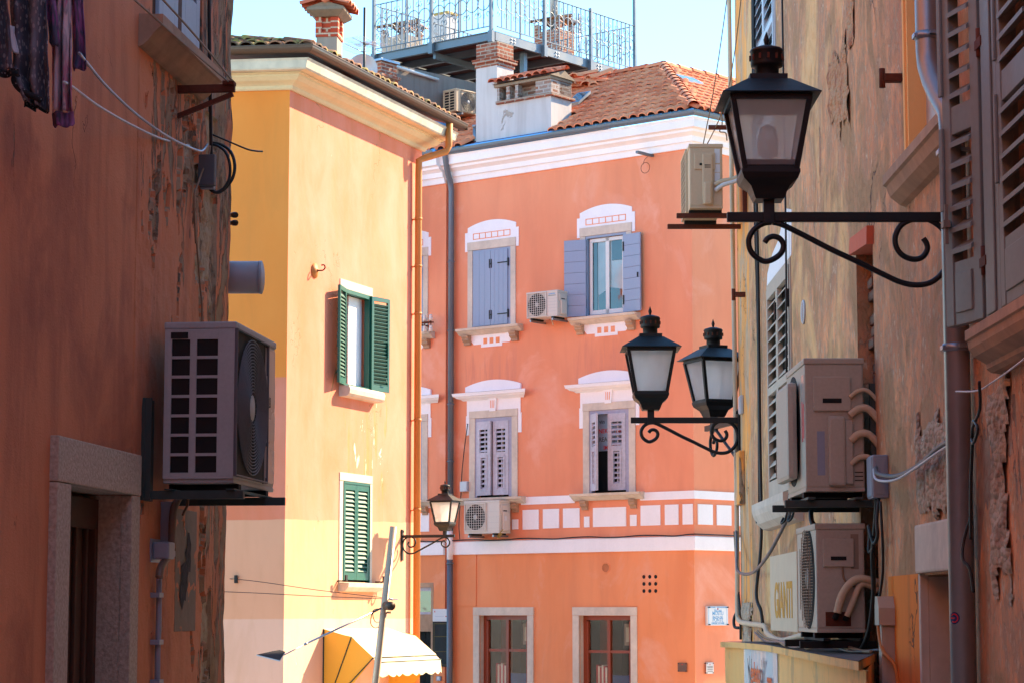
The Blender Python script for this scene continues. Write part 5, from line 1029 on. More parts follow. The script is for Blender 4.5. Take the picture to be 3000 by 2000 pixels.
def low2_extra(T, L, m, w, d, h):
    m = MB(); m.box(w, w + .04, -d * .8, -d * .2, .04, h * .66, .02); m.build('valve_cover', 'ac_white', T, L); m = MB(); m.box(w + .0405, w + .042, -d * .7, -d * .5, h * .38, h * .52); m.build('label', 'label_white', T, L)
    m = MB(); m.box(w * .66, w * .665, -d - .003, -d, .03, h - .04)
    for k in range(4): m.box(w * .68, w * .98, -d - .0025, -d, h * (.15 + .17 * k), h * (.15 + .17 * k) + .002)
    m.build('panel_lines', 'ac_grey', T, L); m = MB(); m.prism([(w * .88, -.09), (w * 1.0, -.0), (w * .8, -.0)], -.22, -.20); m.prism([(w * .97, -.03), (w * 1.08, .06), (w * 1.0, .0)], -.3, -.27); m.build('torn_wrapping', 'tape_yellow', T, L)
ac('larger white outdoor unit below the lilac shuttered window beside the rain pipe', PM, -4.52, .08, 3.93, .78, .30, .56, 'ac_white', 'right', 'grid', extra=low2_extra, fan_c=.32, fan_r=.38)
BK = thing('wall_bracket', 'steel bracket under the larger white unit beside the rain pipe', 'bracket', PM, -4.5, 0, 3.85)
for u in (-4.42, -3.88): m = MB(); m.box(u, u + .03, -.40, 0, 3.865, 3.90); m.build('arm', 'galv', BK, PM)
def tow_extra(T, L, m, w, d, h):
    m = MB(); m.lathe([(0, -.002), (.045, -.002), (.045, 0)], (w * .78, -d - .001, h * .72), 20, 'y'); m.build('round_mark', 'red', T, L); text('LG', .085, T, L, w * .92, d + .002, h * .72, 'logo_grey', 1.1, bold=.003); m = MB(); m.box(w * .74, w * .99, -d - .003, -d, h * .52, h * .54); m.build('logo_bar', 'label_blue', T, L)
    tube_part('pipe', [(w * .3, -.1, 0), (w * .3, -.1, -.15), (w * .36, -.1, -.3), (w * .5, -.1, -.33)], .03, 'silver_plastic', T, L)
a0 = GT.hit(*Z('r', 750, 850), .42); a1 = GT.hit(*Z('r', 750, 675), .42); print('TAC', a0, a1)
ac('cream outdoor unit on the grey attic wall under the steel terrace', GT, a0[0], .08, a0[1], .86, .34, a1[1] - a0[1], 'ac_beige', 'left', 'rings', extra=tow_extra, fan_c=.36)
BK = thing('wall_bracket', 'steel bracket under the cream unit on the grey attic wall', 'bracket', GT, a0[0], 0, a0[1] - .1)
for u in (.06, .75): m = MB(); m.box(a0[0] + u, a0[0] + u + .04, -.5, 0, a0[1] - .065, a0[1] - .03); m.build('arm', 'galv', BK, GT)

# ================================================================ wall lanterns
PATH1 = [(445, 680), (520, 700), (700, 790), (900, 895), (1100, 990), (1300, 1090), (1420, 1145), (1530, 1168), (1640, 1155), (1730, 1095), (1790, 1000), (1810, 880), (1780, 770), (1720, 700), (1640, 655), (1580, 648), (1500, 665), (1430, 710), (1390, 790), (1395, 870), (1440, 935), (1520, 968), (1590, 955), (1632, 900), (1632, 850), (1605, 805)]
PATH2 = [(430, 680), (370, 690), (300, 735), (258, 810), (265, 890), (310, 950), (380, 985), (450, 965), (505, 920), (525, 860), (500, 810), (450, 790), (405, 805), (380, 838)]
def lantern(label, loc, ang, s, bar_len, glass, turn=0, iron='black_iron', bulb=False, dz=0, hang=0.25, tilt=0, pathk=.000583):
    "origin where the bar meets the wall; local -y points out of the wall"
    T = bpy.data.objects.new('wall_lantern', None); COL.objects.link(T); M = Matrix.Translation(loc) @ Matrix.Rotation(ang, 4, 'Z'); T.matrix_world = M; ROOTS[T.name] = M; tag(T, label, 'wall lantern', 'scrolled iron wall lanterns'); L = sub(T)
    th = .022 * s
    m = MB(); m.box(-th * .7, th * .7, -bar_len, 0, -th, th, .004); m.build('bar', iron, T, L)
    k = bar_len / ((1850 - 90) * .000583) * .000583
    for pth, nm in ((PATH1, 'brace'), (PATH2, 'scroll')):
        P = [(0, -(1850 - X) * k, (640 - Y) * k) for X, Y in pth]; m = MB(); m.tube(smooth_path(P, 5), .013 * s, 8, cap=True); m.build(nm, iron, T, L)
    m = MB(); m.box(-.035 * s, .035 * s, -.02, 0, -.42 * bar_len, .10, .006); m.tube([(0, -.02, .07), (0, -.035, .07)], .012 * s, 8); m.build('wall_plate', iron, T, L)
    yc = -(1850 - 413) * k; q = MB(); zb = .06 * s
    c, sn = math.cos(turn), math.sin(turn)
    def put(mb, name, mat, par=T):
        mb.v = [(x * c - y * sn, yc + x * sn + y * c, z) for x, y, z in mb.v]; return mb.build(name, mat, par, L)
    q.box(-.025 * s, .025 * s, -.025 * s, .025 * s, -.03 * s, .09 * s, .003); put(q, 'stem', iron)
    z0 = .075 * s; q = MB()
    pr_ = [(.065, 0), (.075, .02), (.078, .03), (.09, .055), (.125, .085), (.135, .11), (.135, .125)]
    for (w0, a), (w1, b) in zip(pr_, pr_[1:]): q.frust((0, 0), z0 + a * s, 2 * w0 * s * .97, z0 + b * s, 2 * w1 * s * .97)
    put(q, 'base_cup', iron)
    zg0, zg1 = z0 + .125 * s, z0 + .445 * s; w0, w1 = .115 * s, .172 * s
    q = MB()
    for a, b in ((-1, -1), (1, -1), (1, 1), (-1, 1)): q.tube([(a * w0, b * w0, zg0), (a * w1, b * w1, zg1)], .017 * s, 4)
    for zq, ww, hh in ((zg0, w0, .012), (zg1, w1, .012)):
        for sg in (-1, 1): q.box(-ww, ww, sg * ww - .012 * s, sg * ww + .012 * s, zq - hh * s, zq + hh * s); q.box(sg * ww - .012 * s, sg * ww + .012 * s, -ww, ww, zq - hh * s, zq + hh * s)
    put(q, 'frame', iron)
    for sx, sy in ((0, -1), (1, 0), (0, 1), (-1, 0)):
        q = MB(); e0, e1 = w0 - .006 * s, w1 - .006 * s; t_ = .003
        for zz0, zz1, f0, f1 in ((zg0, zg1, 0, 1),):
            if sx == 0: pts = [(-e0, sy * e0, zz0), (e0, sy * e0, zz0), (e1, sy * e1, zz1), (-e1, sy * e1, zz1)]; o_ = Vector((0, -sy * t_, 0))
            else: pts = [(sx * e0, -e0, zz0), (sx * e0, e0, zz0), (sx * e1, e1, zz1), (sx * e1, -e1, zz1)]; o_ = Vector((-sx * t_, 0, 0))
            q.add(pts, [(0, 1, 2, 3)])
        put(q, 'pane', glass)
    q = MB(); q.frust((0, 0), zg1 + .012 * s, .44 * s, zg1 + .015 * s, .442 * s); q.frust((0, 0), zg1 + .0155 * s, .44 * s, zg1 + .10 * s, .19 * s); q.box(-.085 * s, .085 * s, -.085 * s, .085 * s, zg1 + .10 * s, zg1 + .125 * s); put(q, 'roof', iron)
    q = MB(); zv = zg1 + .125 * s; q.lathe([(.055, 0), (.055, .045), (.072, .05), (.074, .06), (.074, .115), (.078, .12), (.07, .132), (.03, .145), (0, .148)], (0, 0, 0), 20); q.v = [(x * s, y * s, z * s + zv) for x, y, z in q.v]
    put(q, 'vent_cap', iron); q = MB()
    for k_ in range(12): a = k_ * math.pi / 6; q.tube([((.0745) * s * math.cos(a), .0745 * s * math.sin(a), zv + .075 * s), (.0745 * s * math.cos(a), .0745 * s * math.sin(a), zv + .10 * s)], .007 * s, 4)
    put(q, 'vent_slots', 'rust'); q = MB(); q.lathe([(.006, 0), (.012, .02), (.014, .03), (.0, .070)], (0, 0, 0), 8); q.v = [(x * s, y * s, z * s + zv + .145 * s) for x, y, z in q.v]; put(q, 'finial', iron)
    if bulb:
        q = MB(); q.lathe([(.018, 0), (.02, .05), (.045, .07), (.05, .13), (.035, .19), (0, .21)], (0, 0, 0), 14); q.v = [(x * s, y * s, z * s + zg0 + .02) for x, y, z in q.v]; put(q, 'bulb', 'milk_glass')
        q = MB(); q.box(-w0 * .98, w0 * .98, -w0 * .98, w0 * .98, zg0, zg0 + .045 * s); put(q, 'lamp_base', 'dark')
    return T
zbar = lambda x, y, d: at(x, y, d).z
lantern('large dark lantern with dusty panes hanging near the right wall', RW.w(20.5 - 10.42, 0, zbar(1733, 502, 10.45)), RW.ang, 1.0, 1.03, 'dusty_glass', 0.0, bulb=True)
l2 = at(*Z('l2', 600, 993), 20.42); lantern('black lantern with milky panes on the far corner, seen square on, left of its pair', (RW.w(.08, 0, 0).x, 20.42, l2.z), RW.ang, 1.17, .96, 'milk_glass', 0.0)
l3 = at(*Z('l2', 890, 1050), 21.7); lantern('black lantern with milky panes on the far corner, turned corner on, right of its pair', (2.12, 20.52, l3.z), math.atan2(1.853 - 2.12, -(21.7 - 20.52)), 1.17, 1.35, 'milk_glass', R(8))
ly = YR.hit(*Z('y1', 1180, 605)); lantern('small lantern on the yellow house beside the orange rain pipe', YR.w(ly[0], 0, ly[1]), YR.ang, .93, .82, 'milk_glass', 0, 'cable_black')

# ================================================================ things on the yellow house
h1 = YR.hit(*Z('y2', 55, 245)); HK = thing('wall_hook', 'rusty hook on a round plate above the open green window', 'hook', YR, h1[0], 0, h1[1] - .08)
m = MB(); m.lathe([(.10, 0), (.10, -.015), (.04, -.04), (.02, -.05)], (h1[0], 0, h1[1]), 18, 'y'); m.build('rosette', 'orange_pipe', HK, YR)
m = MB(); m.tube(smooth_path([(h1[0], -.04, h1[1]), (h1[0], -.12, h1[1]), (h1[0] + .01, -.15, h1[1] + .03), (h1[0] + .01, -.14, h1[1] + .07), (h1[0], -.10, h1[1] + .07)], 5), .010, 6); m.build('hook', 'rust', HK, YR)
# leaning pole with floodlight
def pk(X, Y, d): return at(*Z('k', X, Y), d)
p0, p1 = pk(1295, 128, 27), pk(1128, 1568, 27); dr_ = (p1 - p0).normalized(); pb = p0 + dr_ * ((p0.z - .12) / -dr_.z)
PL = bpy.data.objects.new('lamp_post', None); COL.objects.link(PL); Mx = Matrix.Translation(pb); PL.matrix_world = Mx; ROOTS[PL.name] = Mx; tag(PL, 'leaning steel pole with a long arm and a small floodlight in front of the awning', 'lamp post')
m = MB(); m.tube([pb, p0], .041, 18); m.build('pole', 'pole_steel', PL)
a0_, a1_, a2_ = pk(1180, 880, 26.95), pk(490, 1205, 26.3), pk(285, 1310, 26.0)
m = MB(); m.tube([a0_, a1_], .012, 8); m.tube([a1_, a2_], .008, 8); m.tube([a1_ - (a1_ - a2_) * .06, a1_ + (a1_ - a2_) * .08], .017, 8); m.build('arm', 'alu', PL)
m = MB(); q = [pk(36, 1305, 25.8), pk(190, 1268, 26.1), pk(302, 1275, 26.1), pk(255, 1358, 25.8)]; v = [x for x in q]; tip = pk(240, 1272, 26.2) + Vector((0, 0, .02)); 
A_, B_, C_, D_ = pk(36, 1305, 25.8), pk(195, 1270, 26.15), pk(302, 1278, 26.05), pk(250, 1358, 25.75); dn = Vector((0, 0, -.012)); up = (B_ + C_) / 2 + Vector((0, 0, .015))
m.add([A_, B_, C_, D_, up], [(0, 1, 4), (1, 2, 4), (2, 3, 4), (3, 0, 4)]); fl = m.build('floodlight', 'sign_black', PL); m = MB(); m.add([A_ + dn, B_ + dn, C_ + dn, D_ + dn, A_, B_, C_, D_], [(0, 1, 2, 3), (0, 4, 5, 1), (1, 5, 6, 2), (2, 6, 7, 3), (3, 7, 4, 0)]); m.build('lens', 'satin_white', fl)
cq = pk(1240, 855, 26.9); m = MB(); m.tube([cq + Vector((-.02, .05, 0)), cq + Vector((.05, -.10, -.005))], .05, 18); m.build('camera_housing', 'brown_metal', PL)
m = MB(); g0 = pk(1200, 918, 27); m.tube([g0 - dr_ * -.015, g0 + dr_ * .015], .045, 14); m.box(g0.x + .03, g0.x + .09, g0.y - .02, g0.y + .02, g0.z - .012, g0.z + .012); m.build('clamp', 'pole_steel', PL)
m = MB(); m.tube(smooth_path([pk(1180, 885, 26.9), pk(1110, 900, 26.8), pk(1085, 1010, 26.8), pk(1120, 1058, 26.8), pk(1160, 1050, 26.9)], 6), .006, 6); m.tube(smooth_path([pk(1140, 890, 26.9), pk(1105, 930, 26.8), pk(1125, 1000, 26.8), pk(1165, 1005, 26.9)], 6), .005, 6); m.build('cable_loop', 'cable_black', PL)
ins_ = pk(1265, 790, 27.0); m = MB(); m.tube([pk(1205, 778, 27), pk(1290, 800, 27)], .012, 10); m.tube([pk(1290, 800, 27), pk(1340, 798, 27)], .006, 6); m.build('insulator', 'satin_white', PL)
e1, e2 = YL.hit(*Z('y1', 95, 885)), YL.hit(*Z('y1', 40, 968))
m = MB(); m.box(e1[0] - .02, e1[0] + .02, -.04, 0, e1[1] - .05, e1[1] + .05, .005); m.build('cable_anchor', 'black_iron', None, YL, 'small black cable anchor on the shaded face of the yellow house', 'cable anchor')
cable('cable', [YL.w(e1[0] - 1.0, .03, e1[1] + .02), YL.w(e1[0], .04, e1[1]), pk(600, 712, 28.2), pk(1205, 782, 27)], .004, 'cable_black', 'upper thin span wire running to the leaning pole')
cable('cable', [YL.w(e2[0] - 1.0, .03, e2[1] + .01), YL.w(e2[0], .04, e2[1]), pk(600, 768, 28.2), pk(1205, 792, 27)], .004, 'cable_black', 'lower thin span wire running to the leaning pole')
# ================================================================ signs and small things on the salmon house
def plate(name, label, cat, fr, k, x0, y0, x1, y1, mat, t=.02, off=0):
    a, b = fr.hit(*Z(k, x0, y0), off), fr.hit(*Z(k, x1, y1), off); T = thing(name, label, cat, fr, (a[0] + b[0]) / 2, off, b[1]); m = MB(); m.box(a[0], b[0], -off - t, -off - .002, b[1], a[1], .003); m.build('plate', mat, T, fr); return T, a, b
T, a, b = plate('street_sign', 'white street name sign with blue letters on the shaded side of the salmon house', 'street sign', PR, 's', 606, 388, 922, 682, 'sign_white', .05)
cx, cz, w_, h_ = (a[0] + b[0]) / 2, (a[1] + b[1]) / 2, b[0] - a[0], a[1] - b[1]
for s_, sz, dz, mt in (('GRAD ROVINJ     CITTÀ DI ROVIGNO', .032, .44, 'sign_blue'), ('TRG NA', .055, .26, 'sign_blue'), ('MOSTU', .085, .12, 'sign_blue'), ('PIAZZA DEL', .05, -.08, 'sign_blue'), ('PONTE', .085, -.22, 'sign_blue'), ('(UREDNI TOPONIM)', .036, -.38, 'sign_blue')):
    text(s_, sz, T, PR, cx, .051, cz + dz * h_, mt, .95, bold=.0008)
m = MB()
for x0, x1, z0, z1 in ((-.44, .44, .445, .455), (-.44, .44, -.455, -.445)): m.box(cx + x0 * w_, cx + x1 * w_, -.0525, -.049, cz + z0 * h_, cz + z1 * h_)
for x0 in (-.45, .44): m.box(cx + x0 * w_, cx + (x0 + .01) * w_, -.0525, -.049, cz - .45 * h_, cz + .45 * h_)
m.build('border', 'sign_blue', T, PR); m = MB(); m.prism([(cx - .012, cz + .34 * h_), (cx, cz + .30 * h_), (cx + .012, cz + .34 * h_), (cx + .012, cz + .40 * h_), (cx - .012, cz + .40 * h_)], -.053, -.05); m.build('crest', 'red', T, PR)
for sx, sz in ((-.45, .45), (.45, .45), (-.45, -.45), (.45, -.45)): m = MB(); m.tube([(cx + sx * w_, -.05, cz + sz * h_), (cx + sx * w_, -.085, cz + sz * h_)], .010, 8); m.build('bolt', 'cable_black', T, PR)
for fr, X0, X1, Y0, Y1, mt, lb in ((PM, 188, 328, 1253, 1393, 'bronze', 'small bronze plaque near the corner of the salmon house'), (PR, 617, 732, 1250, 1420, 'label_white', 'small white plaque below the street name sign')):
    T, a, b = plate('plaque', lb, 'plaque', fr, 's', X0, Y0, X1, Y1, mt, .008, .03); cx, w_, h_ = (a[0] + b[0]) / 2, b[0] - a[0], a[1] - b[1]
    m = MB()
    for k in range(9):
        if k in (3, 6): continue
        m.box(cx - w_ * (.40 - .03 * (k % 3)), cx + w_ * (.40 - .05 * (k % 2)), -.0395, -.037, a[1] - h_ * (.36 + .06 * k), a[1] - h_ * (.36 + .06 * k) + h_ * .028)
    m.build('text_lines', 'ink', T, fr); m = MB(); m.box(cx - .008, cx + .008, -.0395, -.037, a[1] - h_ * .24, a[1] - h_ * .12); m.build('crest', 'red', T, fr)
    for sx in (-.42, .42):
        for sz in (.08, .92): m = MB(); m.tube([(cx + sx * w_, 0, a[1] - sz * h_), (cx + sx * w_, -.048, a[1] - sz * h_)], .008, 8); m.build('bolt', 'cable_black', T, fr)
T, a, b = plate('notice_board', 'blank white notice board above the black board by the awning', 'notice board', PM, 'w', 312, 430, 566, 622, 'label_white', .02, .1)
m = MB(); m.box(a[0] + .05, b[0] - .12, -.1215, -.119, a[1] - .13, a[1] - .126); m.build('ruled_line', 'silver_plastic', T, PM); m = MB(); m.box(b[0] - .09, b[0] - .04, -.1215, -.119, a[1] - .135, a[1] - .12); m.box(a[0] + .04, a[0] + .06, -.1215, -.119, a[1] - .06, a[1] - .03); m.build('red_mark', 'red', T, PM)
T, a, b = plate('menu_board', 'tall black board with a thin brass border by the awning', 'menu board', PM, 'w', 318, 626, 564, 1316, 'sign_black', .03, .1)
m = MB()
for x in (a[0] + .03, b[0] - .035): m.box(x, x + .006, -.132, -.129, b[1] + .03, a[1] - .03)
for z in (b[1] + .03, a[1] - .036, (a[1] * 2 + b[1]) / 3, (a[1] + 2 * b[1]) / 3): m.box(a[0] + .03, b[0] - .03, -.1325, -.129, z, z + .005)
m.build('border', 'brass', T, PM)
T, a, b = plate('doorbell', 'small grey intercom box below the black board', 'intercom', PM, 'w', 378, 1460, 440, 1530, 'silver_plastic', .04, .1); m = MB(); m.box(a[0] + .02, b[0] - .02, -.142, -.139, b[1] + .02, b[1] + .07); m.build('button', 'label_white', T, PM)
T, a, b = plate('meter_box', 'small pale junction box left of the lilac shuttered window', 'junction box', PM, '4', 404, 940, 458, 1014, 'satin_white', .07, 0); m = MB(); m.box(a[0] + .012, b[0] - .012, -.075, -.07, b[1] + .015, a[1] - .015, .003); m.build('lid', 'satin_white', T, PM)
vc = PM.hit(*Z('5', 1352, 262)); m = MB(); m.lathe([(0, -.004), (.075, -.004), (.085, -.012), (.09, 0)], (vc[0], 0, vc[1]), 22, 'y'); m.build('round_vent', 'salmon_low', SH, PM); m = MB()
for k in range(-4, 5): r_ = math.sqrt(.07 ** 2 - (k * .015) ** 2); m.box(vc[0] - r_, vc[0] + r_, -.008, -.003, vc[1] + k * .015 - .002, vc[1] + k * .015 + .002)
m.build('vent_slats', 'rust', SH, PM)
v0, v1 = PM.hit(*Z('5', 1618, 325)), PM.hit(*Z('5', 1700, 422))
for i in range(3):
    for j in range(3):
        x, z = v0[0] + (v1[0] - v0[0]) * i / 2, v0[1] + (v1[1] - v0[1]) * j / 2
        m = MB(); m.mi = 0; m.lathe([(.030, -.013), (.036, -.022), (.046, -.018), (.048, -.012)], (x, 0, z), 18, 'y'); m.mi = 1; m.lathe([(0, -.0155), (.031, -.0155)], (x, 0, z), 18, 'y'); m.build('vent_hole', ['salmon_low', 'dark'], SH, PM)
IR = thing('insulator_rack', 'rusty rack of white porcelain insulators beside the rain pipe, by the upper left window', 'insulator rack', PM, -6.0, .1, 7.2)
iz = PM.hit(*Z('3', 130, 1130), .35); m = MB(); m.box(-5.72, -5.26, -.37, -.34, iz[1] - .01, iz[1] + .01); m.box(-5.72, -5.26, -.44, -.41, iz[1] - .01, iz[1] + .01); m.box(-5.62, -5.59, -.41, -.1, iz[1] - .03, iz[1] - .01)
for k in range(3): x = -5.57 + k * .14; m.tube([(x, -.39, iz[1] - .16), (x, -.39, iz[1] + .10)], .01, 6)
m.build('rack', 'rust', IR, PM)
for k in range(3):
    for lo in (0, 1): x = -5.57 + k * .14; m = MB(); m.lathe([(.022, 0), (.036, .01), (.036, .06), (.026, .075), (.03, .09), (.024, .115), (0, .12)], (x, -.39, iz[1] + .02 - lo * .19), 12); m.build('insulator', 'insul', IR, PM)
bz = PM.hit(*Z('r', 2170, 1180), .3); BW = thing('wall_bracket', 'short dark bracket with dangling wire under the white cornice', 'bracket', PM, bz[0], 0, bz[1] - .2); m = MB(); m.box(bz[0] - .02, bz[0] + .03, -.45, 0, bz[1] - .01, bz[1] + .03); m.build('arm', 'steel_grey', BW, PM)
m = MB(); m.tube([(bz[0] - .06 + .09 * math.cos(t * .5), -.12, bz[1] - .20 + .09 * math.sin(t * .5)) for t in range(22)], .004, 5); m.tube(smooth_path([(bz[0], -.1, bz[1]), (bz[0] - .08, -.11, bz[1] - .06), (bz[0] - .1, -.12, bz[1] - .14)], 5), .004, 5); m.build('wire', 'rust', BW, PM)
cable('cable', [PM.w(u, .06 + (.1 if u < -5.2 else 0), 3.83 + .012 * math.sin(u * 5)) for u in [-7 + .35 * k for k in range(20)]] + [PM.w(0, .07, 3.84), PR.w(.4, .07, 3.84), PR.w(2, .07, 3.83)], .010, 'cable_black', 'black cable lying along the top of the white band on the salmon house')
c1_ = [PM.hit(*Z('4', X, Y), .05) for X, Y in ((445, 495), (425, 640), (402, 850), (392, 1050), (380, 1200), (378, 1300), (385, 1380))]
cable('cable', [PM.w(u, .05, z) for u, z in c1_], .009, 'cable_black', 'black cable dropping past the pale junction box beside the rain pipe')
# ================================================================ right wall: shuttered windows, sills
def win(label, u0, u1, z0, z1, leaves, mat, rec=.05, framew=.04, pitch=.085, ang=.045, st=.05):
    m = MB(); m.box(u0, u0 + framew, -.012, .08, z0, z1); m.box(u1 - framew, u1, -.012, .08, z0, z1); m.box(u0 + framew, u1 - framew, -.012, .08, z1 - framew, z1); m.box(u0, u1, -.0, .1, z0, z0 + .02)
    w = m.build('window', mat, RH, RW, label); n = len(leaves)
    for a, b in leaves:
        m = MB(); louvre(m, a, b, z0 + .02, z1 - framew, -.02, st, .04, pitch, ang, .08, .12, (z0 + z1) / 2); sh = m.build('shutter', mat, w, RW)
        for z in (z0 + .2, z1 - .3): m = MB(); m.box(b - .09, b - .0, -.03, -.02, z, z + .03); m.box(b - .012, b + .012, -.035, -.012, z - .05, z + .08); m.build('hinge', 'black_iron', sh, RW)
    m = MB(); m.box(u0, u1, .09, .1, z0, z1); m.build('pane', 'dark', w, RW); return w
w = win('window with closed grey louvred shutters behind the upper grey unit', 2.42, 3.95, 3.45, 5.12, ((2.47, 3.14), (3.15, 3.90)), 'pale_shutter')
m = MB(); m.prof([(0, 3.22), (.05, 3.23), (.10, 3.27), (.13, 3.33), (.14, 3.37), (.14, 3.42), (0, 3.425)], 2.35, 4.45); m.build('sill', 'stone', w, RW)
m = MB(); m.prism([(2.4, 5.13), (4.0, 5.13), (4.05, 5.45), (3.7, 5.52), (3.2, 5.36), (2.8, 5.32), (2.45, 5.22)], -.006, .01); m.build('patch', 'white_trim', w, RW)
win('upper window with white louvred shutters behind the large lantern', 1.75, 3.2, 6.3, 7.9, ((1.80, 2.46), (2.47, 3.15)), 'satin_white')
m = MB(); m.box(8.955, 8.99, -.01, .19, 4.86, 7.2); m.box(8.91, 8.955, -.022, .01, 4.86, 7.2, .004); w = m.build('window', 'kiosk_yellow', RH, RW, 'yellow lined window recess left of the rain pipe')
m = MB(); m.box(9.2, 10.0, .15, .18, 4.9, 7.2); m.build('pane', 'pane_dark', w, RW); m = MB(); m.box(8.99, 9.25, .08, .14, 4.86, 7.2); m.box(8.99, 9.9, .07, .13, 5.82, 5.96); m.build('casement', 'satin_white', w, RW)
m = MB(); m.prof([(0, 4.64), (.03, 4.65), (.08, 4.69), (.10, 4.74), (.115, 4.75), (.115, 4.80), (0, 4.81)], 8.80, 10.35); m.build('sill', 'stone_dirty', w, RW)
# big weathered shutters at the right edge
SW = thing('shutter_pair', 'big weathered grey louvred shutters of the window at the right edge', 'shutters', RW, 11.2, 0, 3.78)
def bigleaf(wd, z0=3.80, z1=7.0):
    def fn(q):
        st = .075; q.box(0, st, -.025, .025, z0, z1, .005); q.box(wd - st, wd, -.025, .025, z0, z1, .005); q.box(st, wd - st, -.02, .02, z0, z0 + .27, .003); q.box(st + .02, wd - st - .02, -.028, -.018, z0 + .05, z0 + .22, .004); q.box(st, wd - st, -.02, .02, 4.62, 4.74, .003); q.box(st, wd - st, -.02, .02, z1 - .12, z1)
        for a, b in ((z0 + .27, 4.62), (4.74, z1 - .12)):
            n = int((b - a) / .088)
            for k in range(n):
                z = a + (k + .35) * (b - a) / n; y0, y1 = -.035, .03
                q.add([(st, y0, z), (wd - st, y0, z), (wd - st, y1, z + .045), (st, y1, z + .045), (st, y0, z + .02), (wd - st, y0, z + .02), (wd - st, y1, z + .062), (st, y1, z + .062)], [(0, 3, 2, 1), (4, 5, 6, 7), (0, 1, 5, 4), (2, 3, 7, 6), (0, 4, 7, 3), (1, 2, 6, 5)])
        q.box(-.012, .02, -.038, -.025, z0 + .5, 4.66, .004); q.box(-.012, .02, -.038, -.025, 4.80, z1 - .1, .004)
    return fn
c_, s_ = math.cos(.27), math.sin(.27); t = MB(); bigleaf(.34)(t); t.v = [(10.62 + x * c_ - y * s_, -.125 + x * s_ + y * c_, z) for x, y, z in t.v]; lf = t.build('shutter', 'grey_paint', SW, RW)
m = MB(); m.box(10.66, 10.72, -.17, -.14, 4.22, 4.25); m.box(10.685, 10.70, -.16, -.145, 4.15, 4.32); m.build('latch', 'clamp_tan', lf, RW)
m = MB(); m.box(10.97, 11.28, -.05, .03, 3.76, 7.0, .012); m.box(11.03, 11.2, -.06, -.05, 3.8, 7.0, .006); m.box(11.28, 11.30, -.02, .03, 3.76, 7.0); fr_ = m.build('shutter_frame', 'grey_paint', SW, RW)
t = MB(); bigleaf(.62)(t); t.v = [(11.30 + x, -.03 + y, z) for x, y, z in t.v]; t.build('shutter', 'grey_paint', SW, RW)
for z in (3.98, 4.9, 5.7): m = MB(); m.tube([(10.96, -.05, z), (10.96, -.05, z + .12)], .014, 8); m.box(10.93, 11.05, -.065, -.055, z + .03, z + .07); m.build('hinge', 'rust', fr_, RW)
m = MB(); m.prof([(0, 3.56), (.05, 3.565), (.07, 3.58), (.07, 3.60), (.12, 3.63), (.14, 3.66), (.145, 3.69), (.155, 3.695), (.155, 3.735), (0, 3.745)], 11.05, 13.5); w = m.build('sill', 'stone_dirty', RH, RW, 'moulded stone sill under the weathered shutters at the right edge')
# rain pipe
RPp = thing('drainpipe', 'grey galvanised rain pipe running down the right wall in front of the doorway', 'rain pipe', RW, 10.43, .07, 0)
m = MB(); P = [(10.08, -.135, 8), (10.08, -.135, 5.16), (10.08, -.135, 5.02)] ; m.tube([(10.16, -.118, 8.5), (10.16, -.118, 5.12), (10.17, -.115, 5.05), (10.23, -.105, 4.96), (10.32, -.088, 4.86), (10.41, -.072, 4.78), (10.43, -.07, 4.70), (10.43, -.07, 4.5), (10.43, -.07, 0)], .056, 24); m.build('pipe', 'galv', RPp, RW)
for u, y, z in ((10.16, -.118, 5.17), (10.43, -.07, 3.72), (10.43, -.07, 4.58), (10.43, -.07, 1.9)): m = MB(); m.tube([(u, y, z), (u, y, z + .035)], .0605, 24); m.box(u - .03, u + .03, y - .068, y - .05, z + .006, z + .028, .004); m.box(u + .05, u + .09, y - .005, y + .06, z + .01, z + .025); m.build('clamp', 'zinc', RPp, RW)
zs = at(*Z('R6', 602, 1140), 10.1).z
def onpipe(pts, mat, par, r=.0575):      # thin decal wrapped on the pipe, facing the street and the viewer
    a0 = R(150 + 90 - 38); m = MB(); vs = [(10.43 + r * math.cos(a0 + x / r) * -1, -.07 + r * math.sin(a0 + x / r) , z) for x, z in pts]; return vs
ang0 = math.atan2(-.75, .66)
def pv(x, z, r): a = ang0 + x / r; return (10.43 + r * math.cos(a), -.07 + r * math.sin(a), z)
m = MB(); n = 24; m.add([pv(0, zs, .0575)] + [pv(.026 * math.cos(2 * math.pi * k / n), zs + .026 * math.sin(2 * math.pi * k / n), .0575) for k in range(n)], [(0, 1 + k, 1 + (k + 1) % n) for k in range(n)]); st_ = m.build('sticker', 'navy', RPp, RW)
m = MB()
for k in range(14):
    a, b = R(-130 + k * 20), R(-130 + (k + 1) * 20); m.quad(*[pv(rr * math.cos(t_), zs + rr * math.sin(t_), .0582) for rr, t_ in ((.015, a), (.020, a), (.020, b), (.015, b))])
m.quad(pv(-.022, zs - .003, .0582), pv(.004, zs - .003, .0582), pv(.004, zs + .003, .0582), pv(-.022, zs + .003, .0582)); m.build('sticker_mark', 'red', st_, RW)
